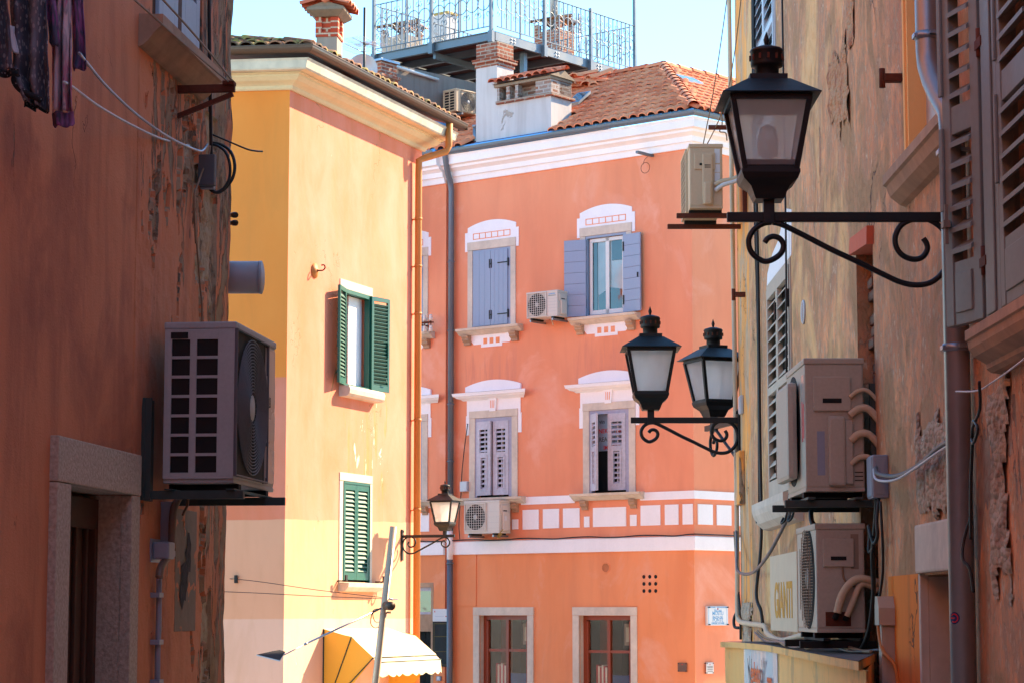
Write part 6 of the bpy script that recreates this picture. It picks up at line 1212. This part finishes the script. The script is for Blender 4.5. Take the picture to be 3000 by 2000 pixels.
# ================================================================ kiosk
KP = [(1.60, 18.05), (1.69, 17.75), (1.75, 16.6), (1.742, 15.5), (1.71, 14.5), (1.665, 13.0), (1.63, 11.95), (1.605, 10.9)]
KS = smooth_path([(x, y, 0) for x, y in KP], 5); KZ = 2.37
KI = thing('kiosk', 'low yellow kiosk with a curved grey roof ledge built against the right wall', 'kiosk', RW, 6, .3, 0)
def strip(m, pts, inset, z0, z1): 
    P = [(p.x + inset, p.y) for p in pts]
    for a, b in zip(P, P[1:]): m.quad((a[0], a[1], z0), (b[0], b[1], z0), (b[0], b[1], z1), (a[0], a[1], z1))
m = MB(); strip(m, KS, .035, 0, KZ - .04); m.quad((1.64, 10.92, 0), (1.985, 12.9, 0), (1.985, 12.9, KZ - .04), (1.64, 10.92, KZ - .04)); m.quad((1.635, 18.05, 0), (1.985, 18.2, 0), (1.985, 18.2, KZ - .04), (1.635, 18.05, KZ - .04)); m.build('body', 'kiosk_yellow', KI)
m = MB(); strip(m, KS, 0, KZ - .042, KZ); m.quad((1.605, 10.9, KZ - .042), (1.985, 12.86, KZ - .042), (1.985, 12.86, KZ), (1.605, 10.9, KZ)); P = [(p.x, p.y) for p in KS]
for a, b in zip(P, P[1:]): m.quad((a[0], a[1], KZ - .042), (b[0], b[1], KZ - .042), (b[0] + .05, b[1], KZ - .042), (a[0] + .05, a[1], KZ - .042))
m.build('fascia', 'kiosk_yellow', KI); m = MB()
for a, b in zip(P, P[1:]): 
    lim = lambda y: min(1.988, 1.605 + (y - 10.9) * .1959) if y < 12.86 else 1.988
    m.quad((a[0] + .0, a[1], KZ + .002), (b[0] + .0, b[1], KZ + .002), (max(lim(b[1]), b[0]), b[1], KZ + .004), (max(lim(a[1]), a[0]), a[1], KZ + .004))
m.build('roof', 'roofing', KI)
# poster on the kiosk
def kx(y):
    for a, b in zip(P, P[1:]):
        if b[1] <= y <= a[1]: return a[0] + (b[0] - a[0]) * (a[1] - y) / (a[1] - b[1])
    return P[-1][0]
PO = thing('poster', 'wrinkled ice cream poster with orange print wrapped on the kiosk', 'poster', RW, 3.4, .3, 1.6)
ya, yb = 17.55, 15.75; m = MB(); n = 40
for k in range(n):
    y0, y1 = ya + (yb - ya) * k / n, ya + (yb - ya) * (k + 1) / n; f = lambda y: kx(y) + .035 - .012 - .006 * math.sin(y * 31) - .004 * math.sin(y * 67)
    m.quad((f(y0), y0, 1.5), (f(y1), y1, 1.5), (f(y1), y1, KZ - .045), (f(y0), y0, KZ - .045))
m.build('sheet', 'satin_white', PO)
def onk(pts, mat, par=PO, nm='print'):
    m = MB(); m.quad(*[(kx(y) + .035 - .024, y, z) for y, z in pts]); m.build(nm, mat, par)
for k, (y, w_) in enumerate(((17.3, .12), (17.12, .08), (16.95, .16), (16.72, .2), (16.48, .2), (16.26, .16), (16.05, .14))): onk([(y, 1.5), (y - w_, 1.5), (y - w_, 1.88), (y - w_ / 2, 1.92), (y, 1.88)], 'orange_print')
PF = Fr((kx(16.9) + .035 - .025, 16.9), (kx(16.2) - kx(16.9), -.7)); text('gelato', .20, PO, PF, .0, .004, 2.16, 'orange_print', 1.2, bold=.004); PF2 = Fr((kx(16.1) + .035 - .025, 16.1), (kx(15.8) - kx(16.3), -.5)); text('cono', .18, PO, PF2, .0, .004, 2.12, 'orange_print', .9, bold=.004)
for y in (17.2, 16.5):
    for dy, z1 in ((-.09, 2.26), (0, 2.28), (.09, 2.26)): onk([(y, 1.98), (y + .012, 1.98), (y + dy + .02, z1), (y + dy, z1)], 'ink')
# painted board beside the lower unit
PB = thing('sign_board', 'pale wooden board with peeling yellow letters beside the lower unit', 'sign board', RW, 6.0, .30, 2.48)
m = MB(); m.box(5.27, 6.70, -.325, -.30, 2.48, 2.955, .003); m.build('board', 'panel_board', PB, RW)
text('GIANTI', .30, PB, RW, 6.0, .3265, 2.66, 'yellow_paint', .98, bold=.008)
m = MB(); m.box(5.3, 6.7, -.30, -.27, 2.50, 2.54); m.box(5.5, 5.54, -.27, -.0, 2.50, 2.54); m.box(6.4, 6.44, -.27, -.0, 2.50, 2.54); m.build('batten', 'dark', PB, RW)
# ================================================================ right wall: boxes, conduits, cables
def rbox(name, label, cat, u0, u1, off, z0, z1, mat, bev=.008, inner=None):
    T = thing(name, label, cat, RW, (u0 + u1) / 2, 0, z0); m = MB(); m.box(u0, u1, -off, 0, z0, z1, bev); m.build('body', mat, T, RW); m = MB(); m.box(u0 + .01, u1 - .01, -off - .005, -off, z0 + .01, z1 - .01, .003); m.box(u1, u1 + .004, -off * .8, -off * .2, z0 + .02, z1 - .02, .002); m.build('lid', mat, T, RW); return T
rbox('junction_box', 'pale grey box with cables dangling from it, right of the two units', 'junction box', 7.92, 8.10, .085, 3.20, 3.43, 'silver_plastic')
rbox('junction_box', 'thin white socket box beside the far corner lanterns', 'junction box', .28, .42, .03, 4.30, 4.46, 'satin_white')
DC = thing('cable_duct', 'beige vertical cable duct with a stepped cap beside the orange paint', 'cable duct', RW, 8.2, 0, 0); m = MB(); m.box(8.14, 8.24, -.075, 0, 0, 2.55, .004); m.box(8.14, 8.244, -.052, -.048, 0, 2.54); m.build('channel', 'duct_beige', DC, RW); m = MB(); m.prism([(8.12, 2.53), (8.26, 2.53), (8.26, 2.62), (8.22, 2.68), (8.14, 2.68), (8.12, 2.62)], -.09, 0); m.build('cap', 'duct_beige', DC, RW)
def rc(pts, r, mat, label, cat='cable', n=6): return cable('cable', [RW.w(u, o, z) for u, o, z in pts], r, mat, label, cat, n=n)
rc([(1.85, .02, 8.4), (1.86, .025, 6.5), (1.9, .02, 5.2), (1.93, .025, 4.0), (2.0, .03, 3.2), (2.05, .08, 2.75), (2.2, .06, 2.6), (2.25, .05, 2.45)], .014, 'cable_black', 'thick black cable running down the ochre wall left of the grey shutters')
rc([(1.72, .02, 8.4), (1.74, .03, 6.2), (1.80, .02, 4.8), (1.84, .03, 3.4)], .007, 'cable_black', 'thin black cable close beside the thick one on the ochre wall')
rc([(3.75, .02, 8.4), (3.8, .02, 6.6), (3.86, .025, 5.6), (3.9, .03, 5.2), (3.92, .04, 4.3)], .008, 'cable_black', 'thin black cable falling behind the big lantern to the grey shutters')
rc([(-.02, .05, 9.0), (-.0, .04, 6.0), (.03, .035, 4.5), (.05, .035, 3.0), (.06, .04, 2.62), (.3, .045, 2.52), (1.2, .045, 2.50), (2.4, .06, 2.49), (3.2, .12, 2.44), (4.2, .14, 2.40), (5.0, .10, 2.44), (5.8, .08, 2.46)], .022, 'beige_pvc', 'beige conduit down the far corner that turns along above the kiosk', 'conduit')
rc([(.05, .04, 3.30), (.5, .08, 3.1), (1.3, .15, 2.93), (2.2, .13, 2.90), (3.2, .12, 3.0), (4.1, .11, 3.17), (4.75, .10, 3.33)], .013, 'cable_grey', 'grey cable sagging from the far corner to a hook under the sill')
rc([(.0, .05, 3.30), (.02, .035, 2.9), (.1, .02, 2.6), (.12, .02, 2.36)], .012, 'cable_black', 'black cable dropping at the far corner below the lanterns')
rc([(.0, .02, 2.62), (-.02, .06, 2.55), (.0, .06, 2.47), (.06, .02, 2.46)], .014, 'cable_black', 'small black cable loop low at the far corner')
rc([(2.3, .1, 2.45), (3.2, .14, 2.41), (4.6, .2, 2.40), (5.4, .24, 2.385), (6.0, .22, 2.42), (6.6, .26, 2.385), (7.2, .2, 2.42), (7.8, .12, 2.39), (8.05, .1, 2.39)], .010, 'cable_tan', 'tan cable snaking along the kiosk roof')
rc([(2.3, .12, 2.44), (3.6, .18, 2.39), (5.0, .22, 2.40), (6.0, .26, 2.38), (6.9, .2, 2.43), (7.6, .16, 2.385), (8.1, .06, 2.4)], .008, 'cable_grey', 'thin grey cable snaking along the kiosk roof')
rc([(8.02, .05, 3.2), (8.0, .06, 3.05), (7.96, .07, 2.9), (7.9, .06, 2.7), (7.85, .08, 2.5), (7.7, .1, 2.40), (7.5, .1, 2.385)], .014, 'cable_black', 'thick black cable hanging from the pale grey box down to the kiosk')
rc([(8.08, .05, 3.2), (8.12, .07, 3.08), (8.14, .07, 3.0), (8.08, .08, 2.96), (7.98, .08, 3.0), (7.9, .08, 3.06), (7.86, .07, 3.0), (7.9, .08, 2.92), (8.0, .07, 2.94)], .010, 'cable_black', 'black cable tangle just below the pale grey box')
rc([(8.13, .05, 3.18), (8.17, .05, 2.98), (8.16, .05, 2.8), (8.14, .07, 2.66)], .008, 'cable_black', 'thin black cable joining the orange one by the duct')
rc([(8.14, .075, 2.66), (8.18, .08, 2.5), (8.25, .07, 2.40), (8.32, .02, 2.32), (8.34, .01, 2.2)], .010, 'orange_pipe', 'orange cable passing the duct cap')
rc([(8.11, .07, 3.36), (8.4, .1, 3.31), (8.9, .09, 3.27), (9.4, .07, 3.29), (9.9, .05, 3.35), (10.2, .03, 3.36)], .012, 'cable_grey', 'bundle of grey cables sagging from the box to the rain pipe')
rc([(8.11, .08, 3.35), (8.4, .11, 3.28), (8.9, .10, 3.25), (9.4, .08, 3.28), (9.9, .05, 3.33), (10.2, .03, 3.35)], .007, 'cable_white', 'thin pale wire sagging along the grey bundle')
rc([(7.2, .3, 3.17), (7.25, .3, 3.1), (7.3, .25, 3.05), (7.32, .2, 3.08)], .016, 'cable_black', 'corrugated black hose between the two units', 'hose')
zq = at(*Z('R5', 600, 1215), 9.9).z
rc([(10.55, .1, zq), (10.9, .08, zq - .03), (11.3, .1, zq - .035), (11.9, .12, zq - .02), (12.6, .12, zq + .03)], .004, 'cable_white', 'pale wire running from the rain pipe past the sill on the right')
rc([(11.15, .12, 3.52), (11.05, .1, 3.42), (10.9, .1, 3.36), (10.82, .09, 3.32), (10.9, .1, 3.29), (11.0, .1, 3.34), (10.9, .1, 3.38), (10.78, .08, 3.30), (10.72, .08, 3.1), (10.70, .08, 2.9)], .007, 'cable_black', 'knotted black cord under the sill on the right', 'cord')
rc([(10.62, .06, 3.0), (10.6, .09, 2.9), (10.62, .10, 2.82), (10.66, .08, 2.78), (10.68, .07, 2.68)], .007, 'cable_black', 'short black cable tucked behind the rain pipe')
rc([(-.05, .3, 6.7), (.3, .2, 7.3), (.8, .1, 8.2), (1.0, .08, 8.8)], .005, 'cable_tan', 'thin cord slanting up the far end of the ochre wall')
rc([(-.05, .28, 6.7), (.7, .15, 7.0), (1.5, .1, 7.6), (1.9, .08, 8.3)], .005, 'cable_tan', 'second thin cord slanting to the white louvred shutters')
zp_ = at(*Z('bl', 400, 838), 20.2).z; RP_ = thing('iron_bar', 'rusty bar with tied cord sticking out of the far corner', 'iron bar', RW, .3, 0, zp_ - .03); m = MB(); m.tube([RW.w(.3, 0, zp_), RW.w(.3, .27, zp_)], .022, 10); m.build('bar', 'rust', RP_); m = MB(); m.tube(smooth_path([RW.w(.3, .16, zp_ + .2), RW.w(.3, .15, zp_ + .03), RW.w(.27, .17, zp_ - .03), RW.w(.3, .12, zp_ - .05), RW.w(.31, .11, zp_ - .12)], 5), .006, 6); m.build('knot', 'cable_tan', RP_)
vu, vz = 4.65, 4.635; VG = thing('vent_grille', 'small round white vent grille on the ochre wall', 'vent grille', RW, vu, 0, vz - .08); m = MB(); m.lathe([(.08, 0), (.085, -.008), (.075, -.016), (.068, -.010)], (vu, 0, vz), 24, 'y'); m.build('ring', 'satin_white', VG, RW); m = MB()
for k in range(-4, 5): r_ = math.sqrt(.07 ** 2 - (k * .0155) ** 2); m.box(vu - r_, vu + r_, -.014, -.004, vz + k * .0155 - .004, vz + k * .0155 + .003)
m.build('slats', 'satin_white', VG, RW)
for lb, u, z, mt in (('rusty iron hinge pin high beside the far corner', .65, 5.30, 'rust'), ('black shutter stay at the lower corner of the grey shutters', 2.4, 3.33, 'black_iron'), ('rusty iron stub beside the yellow lined window', 8.75, 5.32, 'rust')):
    T = thing('wall_hook', lb, 'hook', RW, u, 0, z - .04); m = MB(); m.box(u - .03, u + .03, -.09, 0, z - .02, z + .02, .004); m.tube([(u, -.10, z - .05), (u, -.10, z + .05)], .016, 8); m.build('pin', mt, T, RW)
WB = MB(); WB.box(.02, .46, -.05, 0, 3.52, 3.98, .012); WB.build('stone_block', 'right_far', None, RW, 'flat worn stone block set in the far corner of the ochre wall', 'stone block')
# hooks under the sill
T = thing('wall_hook', 'pair of black iron hooks hanging under the bracket of the unit with the bulging front', 'hook', RW, 4.8, .1, 3.1); m = MB()
for u in (4.55, 4.95): m.tube(smooth_path([(u, -.10, 3.45), (u, -.12, 3.3), (u, -.14, 3.22), (u - .05, -.16, 3.20), (u - .08, -.14, 3.24)], 5), .008, 6)
m.build('hook', 'black_iron', T, RW)
# ================================================================ left wall: fittings
def lw(k, X, Y, off=.03): u, z = LW.hit(*Z(k, X, Y), off); return (u, off, z)
IB = thing('wall_bracket', 'dark iron washing line bracket under the shuttered window', 'bracket', LW, -1.22, 0, 5.1)
m = MB(); m.box(-1.235, -1.205, -.30, .0, 5.235, 5.275, .003); m.build('arm', 'rust', IB, LW); m = MB(); m.tube([(-1.22, 0, 5.115), (-1.22, -.29, 5.225)], .016, 4); m.build('brace', 'rust', IB, LW); m = MB(); m.box(-1.25, -1.19, -.30, -.24, 5.27, 5.29, .004); m.build('end_plate', 'rust', IB, LW)
cable('washing_line', [LW.w(-1.22, .27, 5.285), LW.w(-2.5, .275, 5.25), LW.w(-4.3, .28, 5.23), LW.w(-8, .28, 5.25)], .005, 'cable_tan', 'taut washing line nearer the wall on the iron bracket', 'washing line')
cable('washing_line', [LW.w(-1.22, .29, 5.29), LW.w(-2.5, .37, 5.26), LW.w(-4.3, .42, 5.24), LW.w(-8, .46, 5.26)], .005, 'cable_tan', 'taut washing line further from the wall on the iron bracket', 'washing line')
def dpath(k, pts, d0, d1): n = len(pts) - 1; return [at(*Z(k, *p), d0 + (d1 - d0) * i / n) for i, p in enumerate(pts)]
cable('cable', dpath('L1', [(420, 540), (480, 575), (620, 680), (750, 760), (880, 830), (1040, 905), (1180, 945), (1340, 970)], 8.6, 12.4), .006, 'cable_white', 'white cable looping from behind the laundry to the corner')
cable('cable', dpath('L1', [(520, 350), (575, 420), (700, 570), (880, 740), (1050, 865), (1180, 940), (1300, 990), (1335, 985), (1360, 950)], 8.6, 12.4), .006, 'silver_plastic', 'blue grey cable looping from behind the laundry to the corner')
cable('cable', [LW.w(*p[:1], p[1], p[2]) for p in [lw('L1', X, Y) for X, Y in ((1370, -200), (1373, 0), (1376, 300), (1380, 600), (1385, 950), (1388, 1180))]], .010, 'cable_black', 'black cable hanging straight down the peeling corner')
lwc = lambda pts, k='L1', off=.03: [LW.w(*((lambda q: (q[0], q[1], q[2]))(lw(k, X, Y, off)))) for X, Y in pts]
cable('cable', dpath('L1', [(1370, 1190), (1375, 1235), (1400, 1258), (1440, 1262), (1490, 1225), (1530, 1160), (1540, 1080), (1515, 1000), (1460, 955), (1400, 940), (1385, 945)], 12.35, 12.45), .009, 'cable_black', 'outer black cable loop at the peeling corner')
cable('cable', dpath('L1', [(1385, 1190), (1390, 1240), (1420, 1262), (1470, 1235), (1505, 1170), (1508, 1080), (1480, 1000), (1430, 960), (1390, 950)], 12.33, 12.4), .008, 'cable_black', 'inner black cable loop at the peeling corner')
cable('cable', dpath('L1', [(1395, 885), (1500, 930), (1620, 980), (1680, 993), (1722, 996)], 12.5, 12.7), .005, 'cable_black', 'loose wire end poking out past the corner')
cable('cable', lwc([(1380, 960), (1365, 1040), (1330, 1120), (1295, 1220), (1275, 1290), (1280, 1500), (1285, 1600)]) + lwc([(612, 150), (625, 330), (640, 520), (652, 640), (654, 800)], 'L2'), .005, 'cable_tan', 'thin brown wire hanging down to the large grey unit')
b0, b1 = lw('L1', 1345, 1215, .04), lw('L1', 1400, 1055, .04); JB = thing('junction_box', 'small grey box under the black cable on the peeling corner', 'junction box', LW, b0[0], 0, b0[2]); m = MB(); m.box(b0[0], b0[0] + .05, -.09, 0, b0[2], b1[2], .005); m.build('body', 'cable_grey', JB, LW); m = MB(); m.box(b0[0] + .05, b0[0] + .09, -.075, 0, b0[2] - .01, b1[2] + .01, .005); m.build('lid', 'silver_plastic', JB, LW)
for lb, k, pts in (('bent black hook alone on the plain red plaster', 'L1', ((750, 870), (760, 895), (770, 925), (790, 936), (805, 928))), ('small black hook above the pair on the peeling plaster', 'L1', ((1262, 1275), (1275, 1285), (1292, 1275), (1285, 1258), (1268, 1262))), ('small black hook below the cable loop', 'L1', ((1345, 1350), (1360, 1356), (1372, 1345), (1366, 1332))), ('small black hook above the large grey unit', 'L2', ((652, 622), (662, 632), (676, 622), (668, 608), (655, 610)))):
    P_ = lwc(pts, k, .025); m = MB(); m.tube(smooth_path([LW.w(*(lambda q: (q[0], 0, q[2]))(lw(k, *pts[0])))] + P_, 5), .006, 6); m.build('wall_hook', 'black_iron', None, LW, lb, 'hook')
m = MB(); m.box(.0, .33, .15, 1.2, 0, 7.2); m.build('rear_wall', 'orange_patch', LH, LW)
d0 = at(*Z('L2', 845, 478), 13.15); FD = thing('flue_pipe', 'stubby grey flue pipe sticking out past the peeling corner', 'flue pipe', LW, .2, 0, d0.z - .1)
FF = Fr((at(*Z('L2', 700, 478), 13.15).x, 13.15), (1, .0)); x1_ = at(*Z('L2', 1048, 478), 13.15).x - FF.o.x
m = MB(); m.tube([(0, 0, d0.z), (x1_, -.03, d0.z - .004)], .0925, 32); m.build('pipe', 'duct', FD, FF); m = MB(); m.tube([(x1_ - .012, -.03, d0.z - .004), (x1_ + .002, -.03, d0.z - .004)], .0945, 32); m.build('rim', 'duct', FD, FF)
for i, Y in enumerate((1412, 1464)): p_ = at(*Z('L1', 1510, Y), 13.0); q_ = at(*Z('L1', 1548, Y), 12.95); m = MB(); m.tube([p_, p_ + (q_ - p_) * .6, q_], .012, 8); m.tube([p_ + (q_ - p_) * .55, q_], .017, 10); m.build('insulator', 'brown_metal', None, None, ('upper' if i == 0 else 'lower') + ' brown knob insulator on the edge of the peeling corner', 'insulator')
j0, j1 = lw('L3', 862, 755, .0), lw('L3', 862, 855, .0); JB = thing('junction_box', 'pale grey box on the red wall below the large unit', 'junction box', LW, j0[0], 0, j1[2]); m = MB(); m.box(j0[0] - .0, j0[0] + .12, -.095, -.012, j1[2], j0[2], .012); m.build('body', 'silver_plastic', JB, LW); m = MB(); m.box(j0[0] - .02, j0[0] + .15, -.012, 0, j1[2] - .015, j0[2] + .015, .004); m.build('back_plate', 'silver_plastic', JB, LW)
DC = thing('cable_duct', 'blue grey vertical duct below the large unit on the red wall', 'cable duct', LW, -1.35, 0, 2.9); m = MB(); m.box(-1.42, -1.34, -.055, 0, 2.88, 3.14, .004); m.build('channel', 'silver_plastic', DC, LW); m = MB(); m.box(-1.425, -1.335, -.06, -.0, 2.87, 2.9, .004); m.build('end_cap', 'silver_plastic', DC, LW)
CT = thing('conduit', 'grey conduit with a ribbed bend running down the red wall from the large unit', 'conduit', LW, -1.4, 0, .8)
m = MB(); m.tube(smooth_path(lwc([(1030, 500), (1000, 560), (990, 650), (985, 760), (965, 840), (925, 900), (914, 960)], 'L3', .07), 8), .019, 10); m.build('flexible_bend', 'clamp_tan', CT); m = MB(); m.tube(lwc([(914, 955), (912, 1200), (905, 1400)], 'L3', .03) + lwc([(905, 1400), (902, 1700)], 'L3', .03), .014, 10); m.build('tube', 'silver_plastic', CT)
for Y in (1062, 1332, 1560): q_ = lw('L3', 908, Y, .03); m = MB(); m.box(q_[0] - .05, q_[0] + .03, -.05, 0, q_[2] - .012, q_[2] + .012, .003); m.build('clip', 'silver_plastic', CT, LW)
cable('cable', lwc([(1080, 505), (1075, 550), (1055, 590), (1050, 600)], 'L3', .1), .007, 'cable_tan', 'short cut wire end below the large grey unit')
# ================================================================ laundry
def cloth_mat(name, fn): DEF[name] = fn
def dark_print():
    a = N('dark_print'); v = a.n('TexVoronoi'); m_ = a.map(60, 60, 38); a.put(v.inputs['Vector'], m_); v.inputs['Scale'].default_value = 1; st = a.ramp(a.noise(a.map(16, 16, .2), 1, 2), .45, .55)
    c = a.mix(a.ramp(v.outputs['Distance'], .28, .36, 1, 0), (.07, .072, .095), (.26, .24, .25)); c = a.mix(a.m('MULTIPLY', st, .5), c, (.2, .19, .21)); return a.done(c, rough=.95, height=a.noise(a.map(90), 1, 2), dist=.002)
def dark_hem():
    a = N('dark_hem'); v = a.n('TexVoronoi'); a.put(v.inputs['Vector'], a.map(70, 70, 70)); v.inputs['Scale'].default_value = 1; return a.done(a.mix(a.ramp(v.outputs['Distance'], .2, .26, 1, 0), (.01, .01, .012), (.25, .23, .22)), rough=.95)
def tiedye(name, c1, c2, c3):
    def f():
        a = N(name); n1 = a.noise(a.map(22, 22, 9), 1, 3, .5, 1.0); n2 = a.noise(a.map(14, 14, 7, (4, 2, 1)), 1, 3); st = a.noise(a.map(110, 110, 4), 1, 2)
        c = a.mix(a.ramp(n1, .44, .56), c1, c2); c = a.mix(a.ramp(n2, .52, .62), c, c3); c = a.mix(a.ramp(st, .35, .65, 0, .35), c, (.6, .52, .55)) if 'pale' in name else c; return a.done(c, rough=.9)
    DEF[name] = f
DEF['dark_print'] = dark_print; DEF['dark_hem'] = dark_hem; tiedye('tiedye_pale', (.62, .45, .48), (.26, .21, .25), (.45, .10, .2)); tiedye('tiedye_dark', (.06, .05, .09), (.22, .06, .18), (.30, .14, .30))
def cloth(name, rows, d, mat, parent, amp=.03, freq=9, seed=1, label=None, hem=None, top=None):
    "rows: (Y, Xleft, Xright) in the photo's laundry crop; rows above the frame are carried on up to the line"
    m = MB(); nx = 26; R_ = []
    rr = [(top if top is not None else -560,) + rows[0][1:]] + rows
    for (Y0, a0, b0), (Y1, a1, b1) in zip(rr, rr[1:]):
        n = max(2, int(abs(Y1 - Y0) / 40))
        for k in range(n): t = k / n; R_.append((Y0 + (Y1 - Y0) * t, a0 + (a1 - a0) * t, b0 + (b1 - b0) * t))
    R_.append(rr[-1])
    for j, (Y, a, b) in enumerate(R_):
        for i in range(nx + 1):
            f = i / nx; X = a + (b - a) * f; sl = (hem or 0) * (f - .5)
            p = at(*Z('g', X, Y + (sl if j > len(R_) - 10 else 0)), d); w = math.sin(f * freq + seed + Y * .002) * amp + noise.noise(Vector((f * 5, Y * .004, seed))) * amp * .8
            m.v.append((p.x, p.y + w, p.z))
    n_ = nx + 1
    for j in range(len(R_) - 1):
        for i in range(nx): m.f.append([j * n_ + i, j * n_ + i + 1, (j + 1) * n_ + i + 1, (j + 1) * n_ + i]); m.m.append(0); m.sm.append(True)
    o = m.build(name, mat, parent, None, label); so = o.modifiers.new('thickness', 'SOLIDIFY'); so.thickness = .004; return o
def laundry(label, d, x): 
    p = at(x, 40, d); T = bpy.data.objects.new('dress', None); COL.objects.link(T); M = Matrix.Translation((p.x, p.y, p.z - .6)); T.matrix_world = M; ROOTS[T.name] = M; return tag(T, label, 'dress', 'laundry drying above the alley')
A = laundry('dark dress with a small grey print hanging at the left edge', 8.5, 60)
cloth('skirt', [(0, 95, 520), (400, 130, 550), (900, 140, 580), (1000, 190, 585), (1230, 290, 590)], 8.62, 'dark_print', A, .035, 14, 1, hem=120)
cloth('front_panel', [(0, -40, 95), (400, -40, 130), (810, -40, 145)], 8.5, 'dark_print', A, .02, 8, 3)
cloth('front_hem', [(800, -40, 215), (885, -40, 215)], 8.49, 'dark_hem', A, .02, 8, 3, top=800); cloth('lining', [(380, 100, 150), (560, 120, 195), (612, 148, 203)], 8.56, 'cable_white', A, .01, 5, 2, top=300)
cloth('skirt_hem', [(870, 130, 225), (960, 125, 300), (1040, 220, 420), (1130, 330, 480), (1200, 390, 480)], 8.60, 'dark_hem', A, .015, 9, 1, top=860) if False else None
m = MB(); m.tube(smooth_path([at(*Z('g', X, Y), 8.585) for X, Y in ((215, 850), (160, 900), (190, 985), (260, 1050), (340, 1095), (420, 1125), (475, 1160))], 5), .012, 8); m.build('ruffled_hem', 'dark_hem', A)
cloth('back_hem', [(1165, 295, 590), (1275, 295, 585)], 8.66, 'dark_hem', A, .03, 14, 1, top=1100, hem=60)
B = laundry('pale tie dyed pink dress with dark purple sleeves beside the dark dress', 8.8, 190)
cloth('skirt', [(0, 625, 805), (540, 598, 822), (900, 590, 835), (1290, 590, 850)], 8.85, 'tiedye_pale', B, .03, 16, 5)
cloth('hem', [(1300, 588, 855), (1430, 600, 862), (1460, 620, 840)], 8.83, 'tiedye_dark', B, .02, 10, 5, top=1290)
cloth('sleeve', [(0, 520, 630), (420, 560, 668), (480, 556, 680), (530, 590, 660)], 8.75, 'tiedye_dark', B, .015, 7, 6); cloth('sleeve', [(0, 805, 950), (300, 835, 972), (760, 835, 1004), (810, 850, 1000)], 8.95, 'tiedye_dark', B, .02, 8, 7)
# ================================================================ split meshes that hold several separate pieces into one part each
def islands(me):
    par = list(range(len(me.vertices)))
    def fd(a):
        while par[a] != a: par[a] = par[par[a]]; a = par[a]
        return a
    for e in me.edges:
        a, b = fd(e.vertices[0]), fd(e.vertices[1])
        if a != b: par[a] = b
    g = {}
    for p in me.polygons: g.setdefault(fd(p.vertices[0]), []).append(p.index)
    return list(g.values())
def split(o):
    me = o.data; gr = islands(me)
    if len(gr) < 2: return
    for idx in gr:
        n = bpy.data.meshes.new(me.name); vm = {}; fs = []
        for i in idx: fs.append([vm.setdefault(v, len(vm)) for v in me.polygons[i].vertices])
        n.from_pydata([me.vertices[v].co[:] for v in vm], [], fs)
        for q, i in enumerate(idx): n.polygons[q].material_index = me.polygons[i].material_index; n.polygons[q].use_smooth = me.polygons[i].use_smooth
        for mt in me.materials: n.materials.append(mt)
        c = bpy.data.objects.new(o.name.split('.')[0], n); COL.objects.link(c); c.parent = o.parent
    bpy.data.objects.remove(o)
for o in list(bpy.data.objects):
    if o.type == 'MESH' and o.name.split('.')[0] in ('vent_slots', 'hook', 'console', 'side_panel', 'crossbar', 'column', 'frieze_panels', 'painted_squares') and not o.children: split(o)
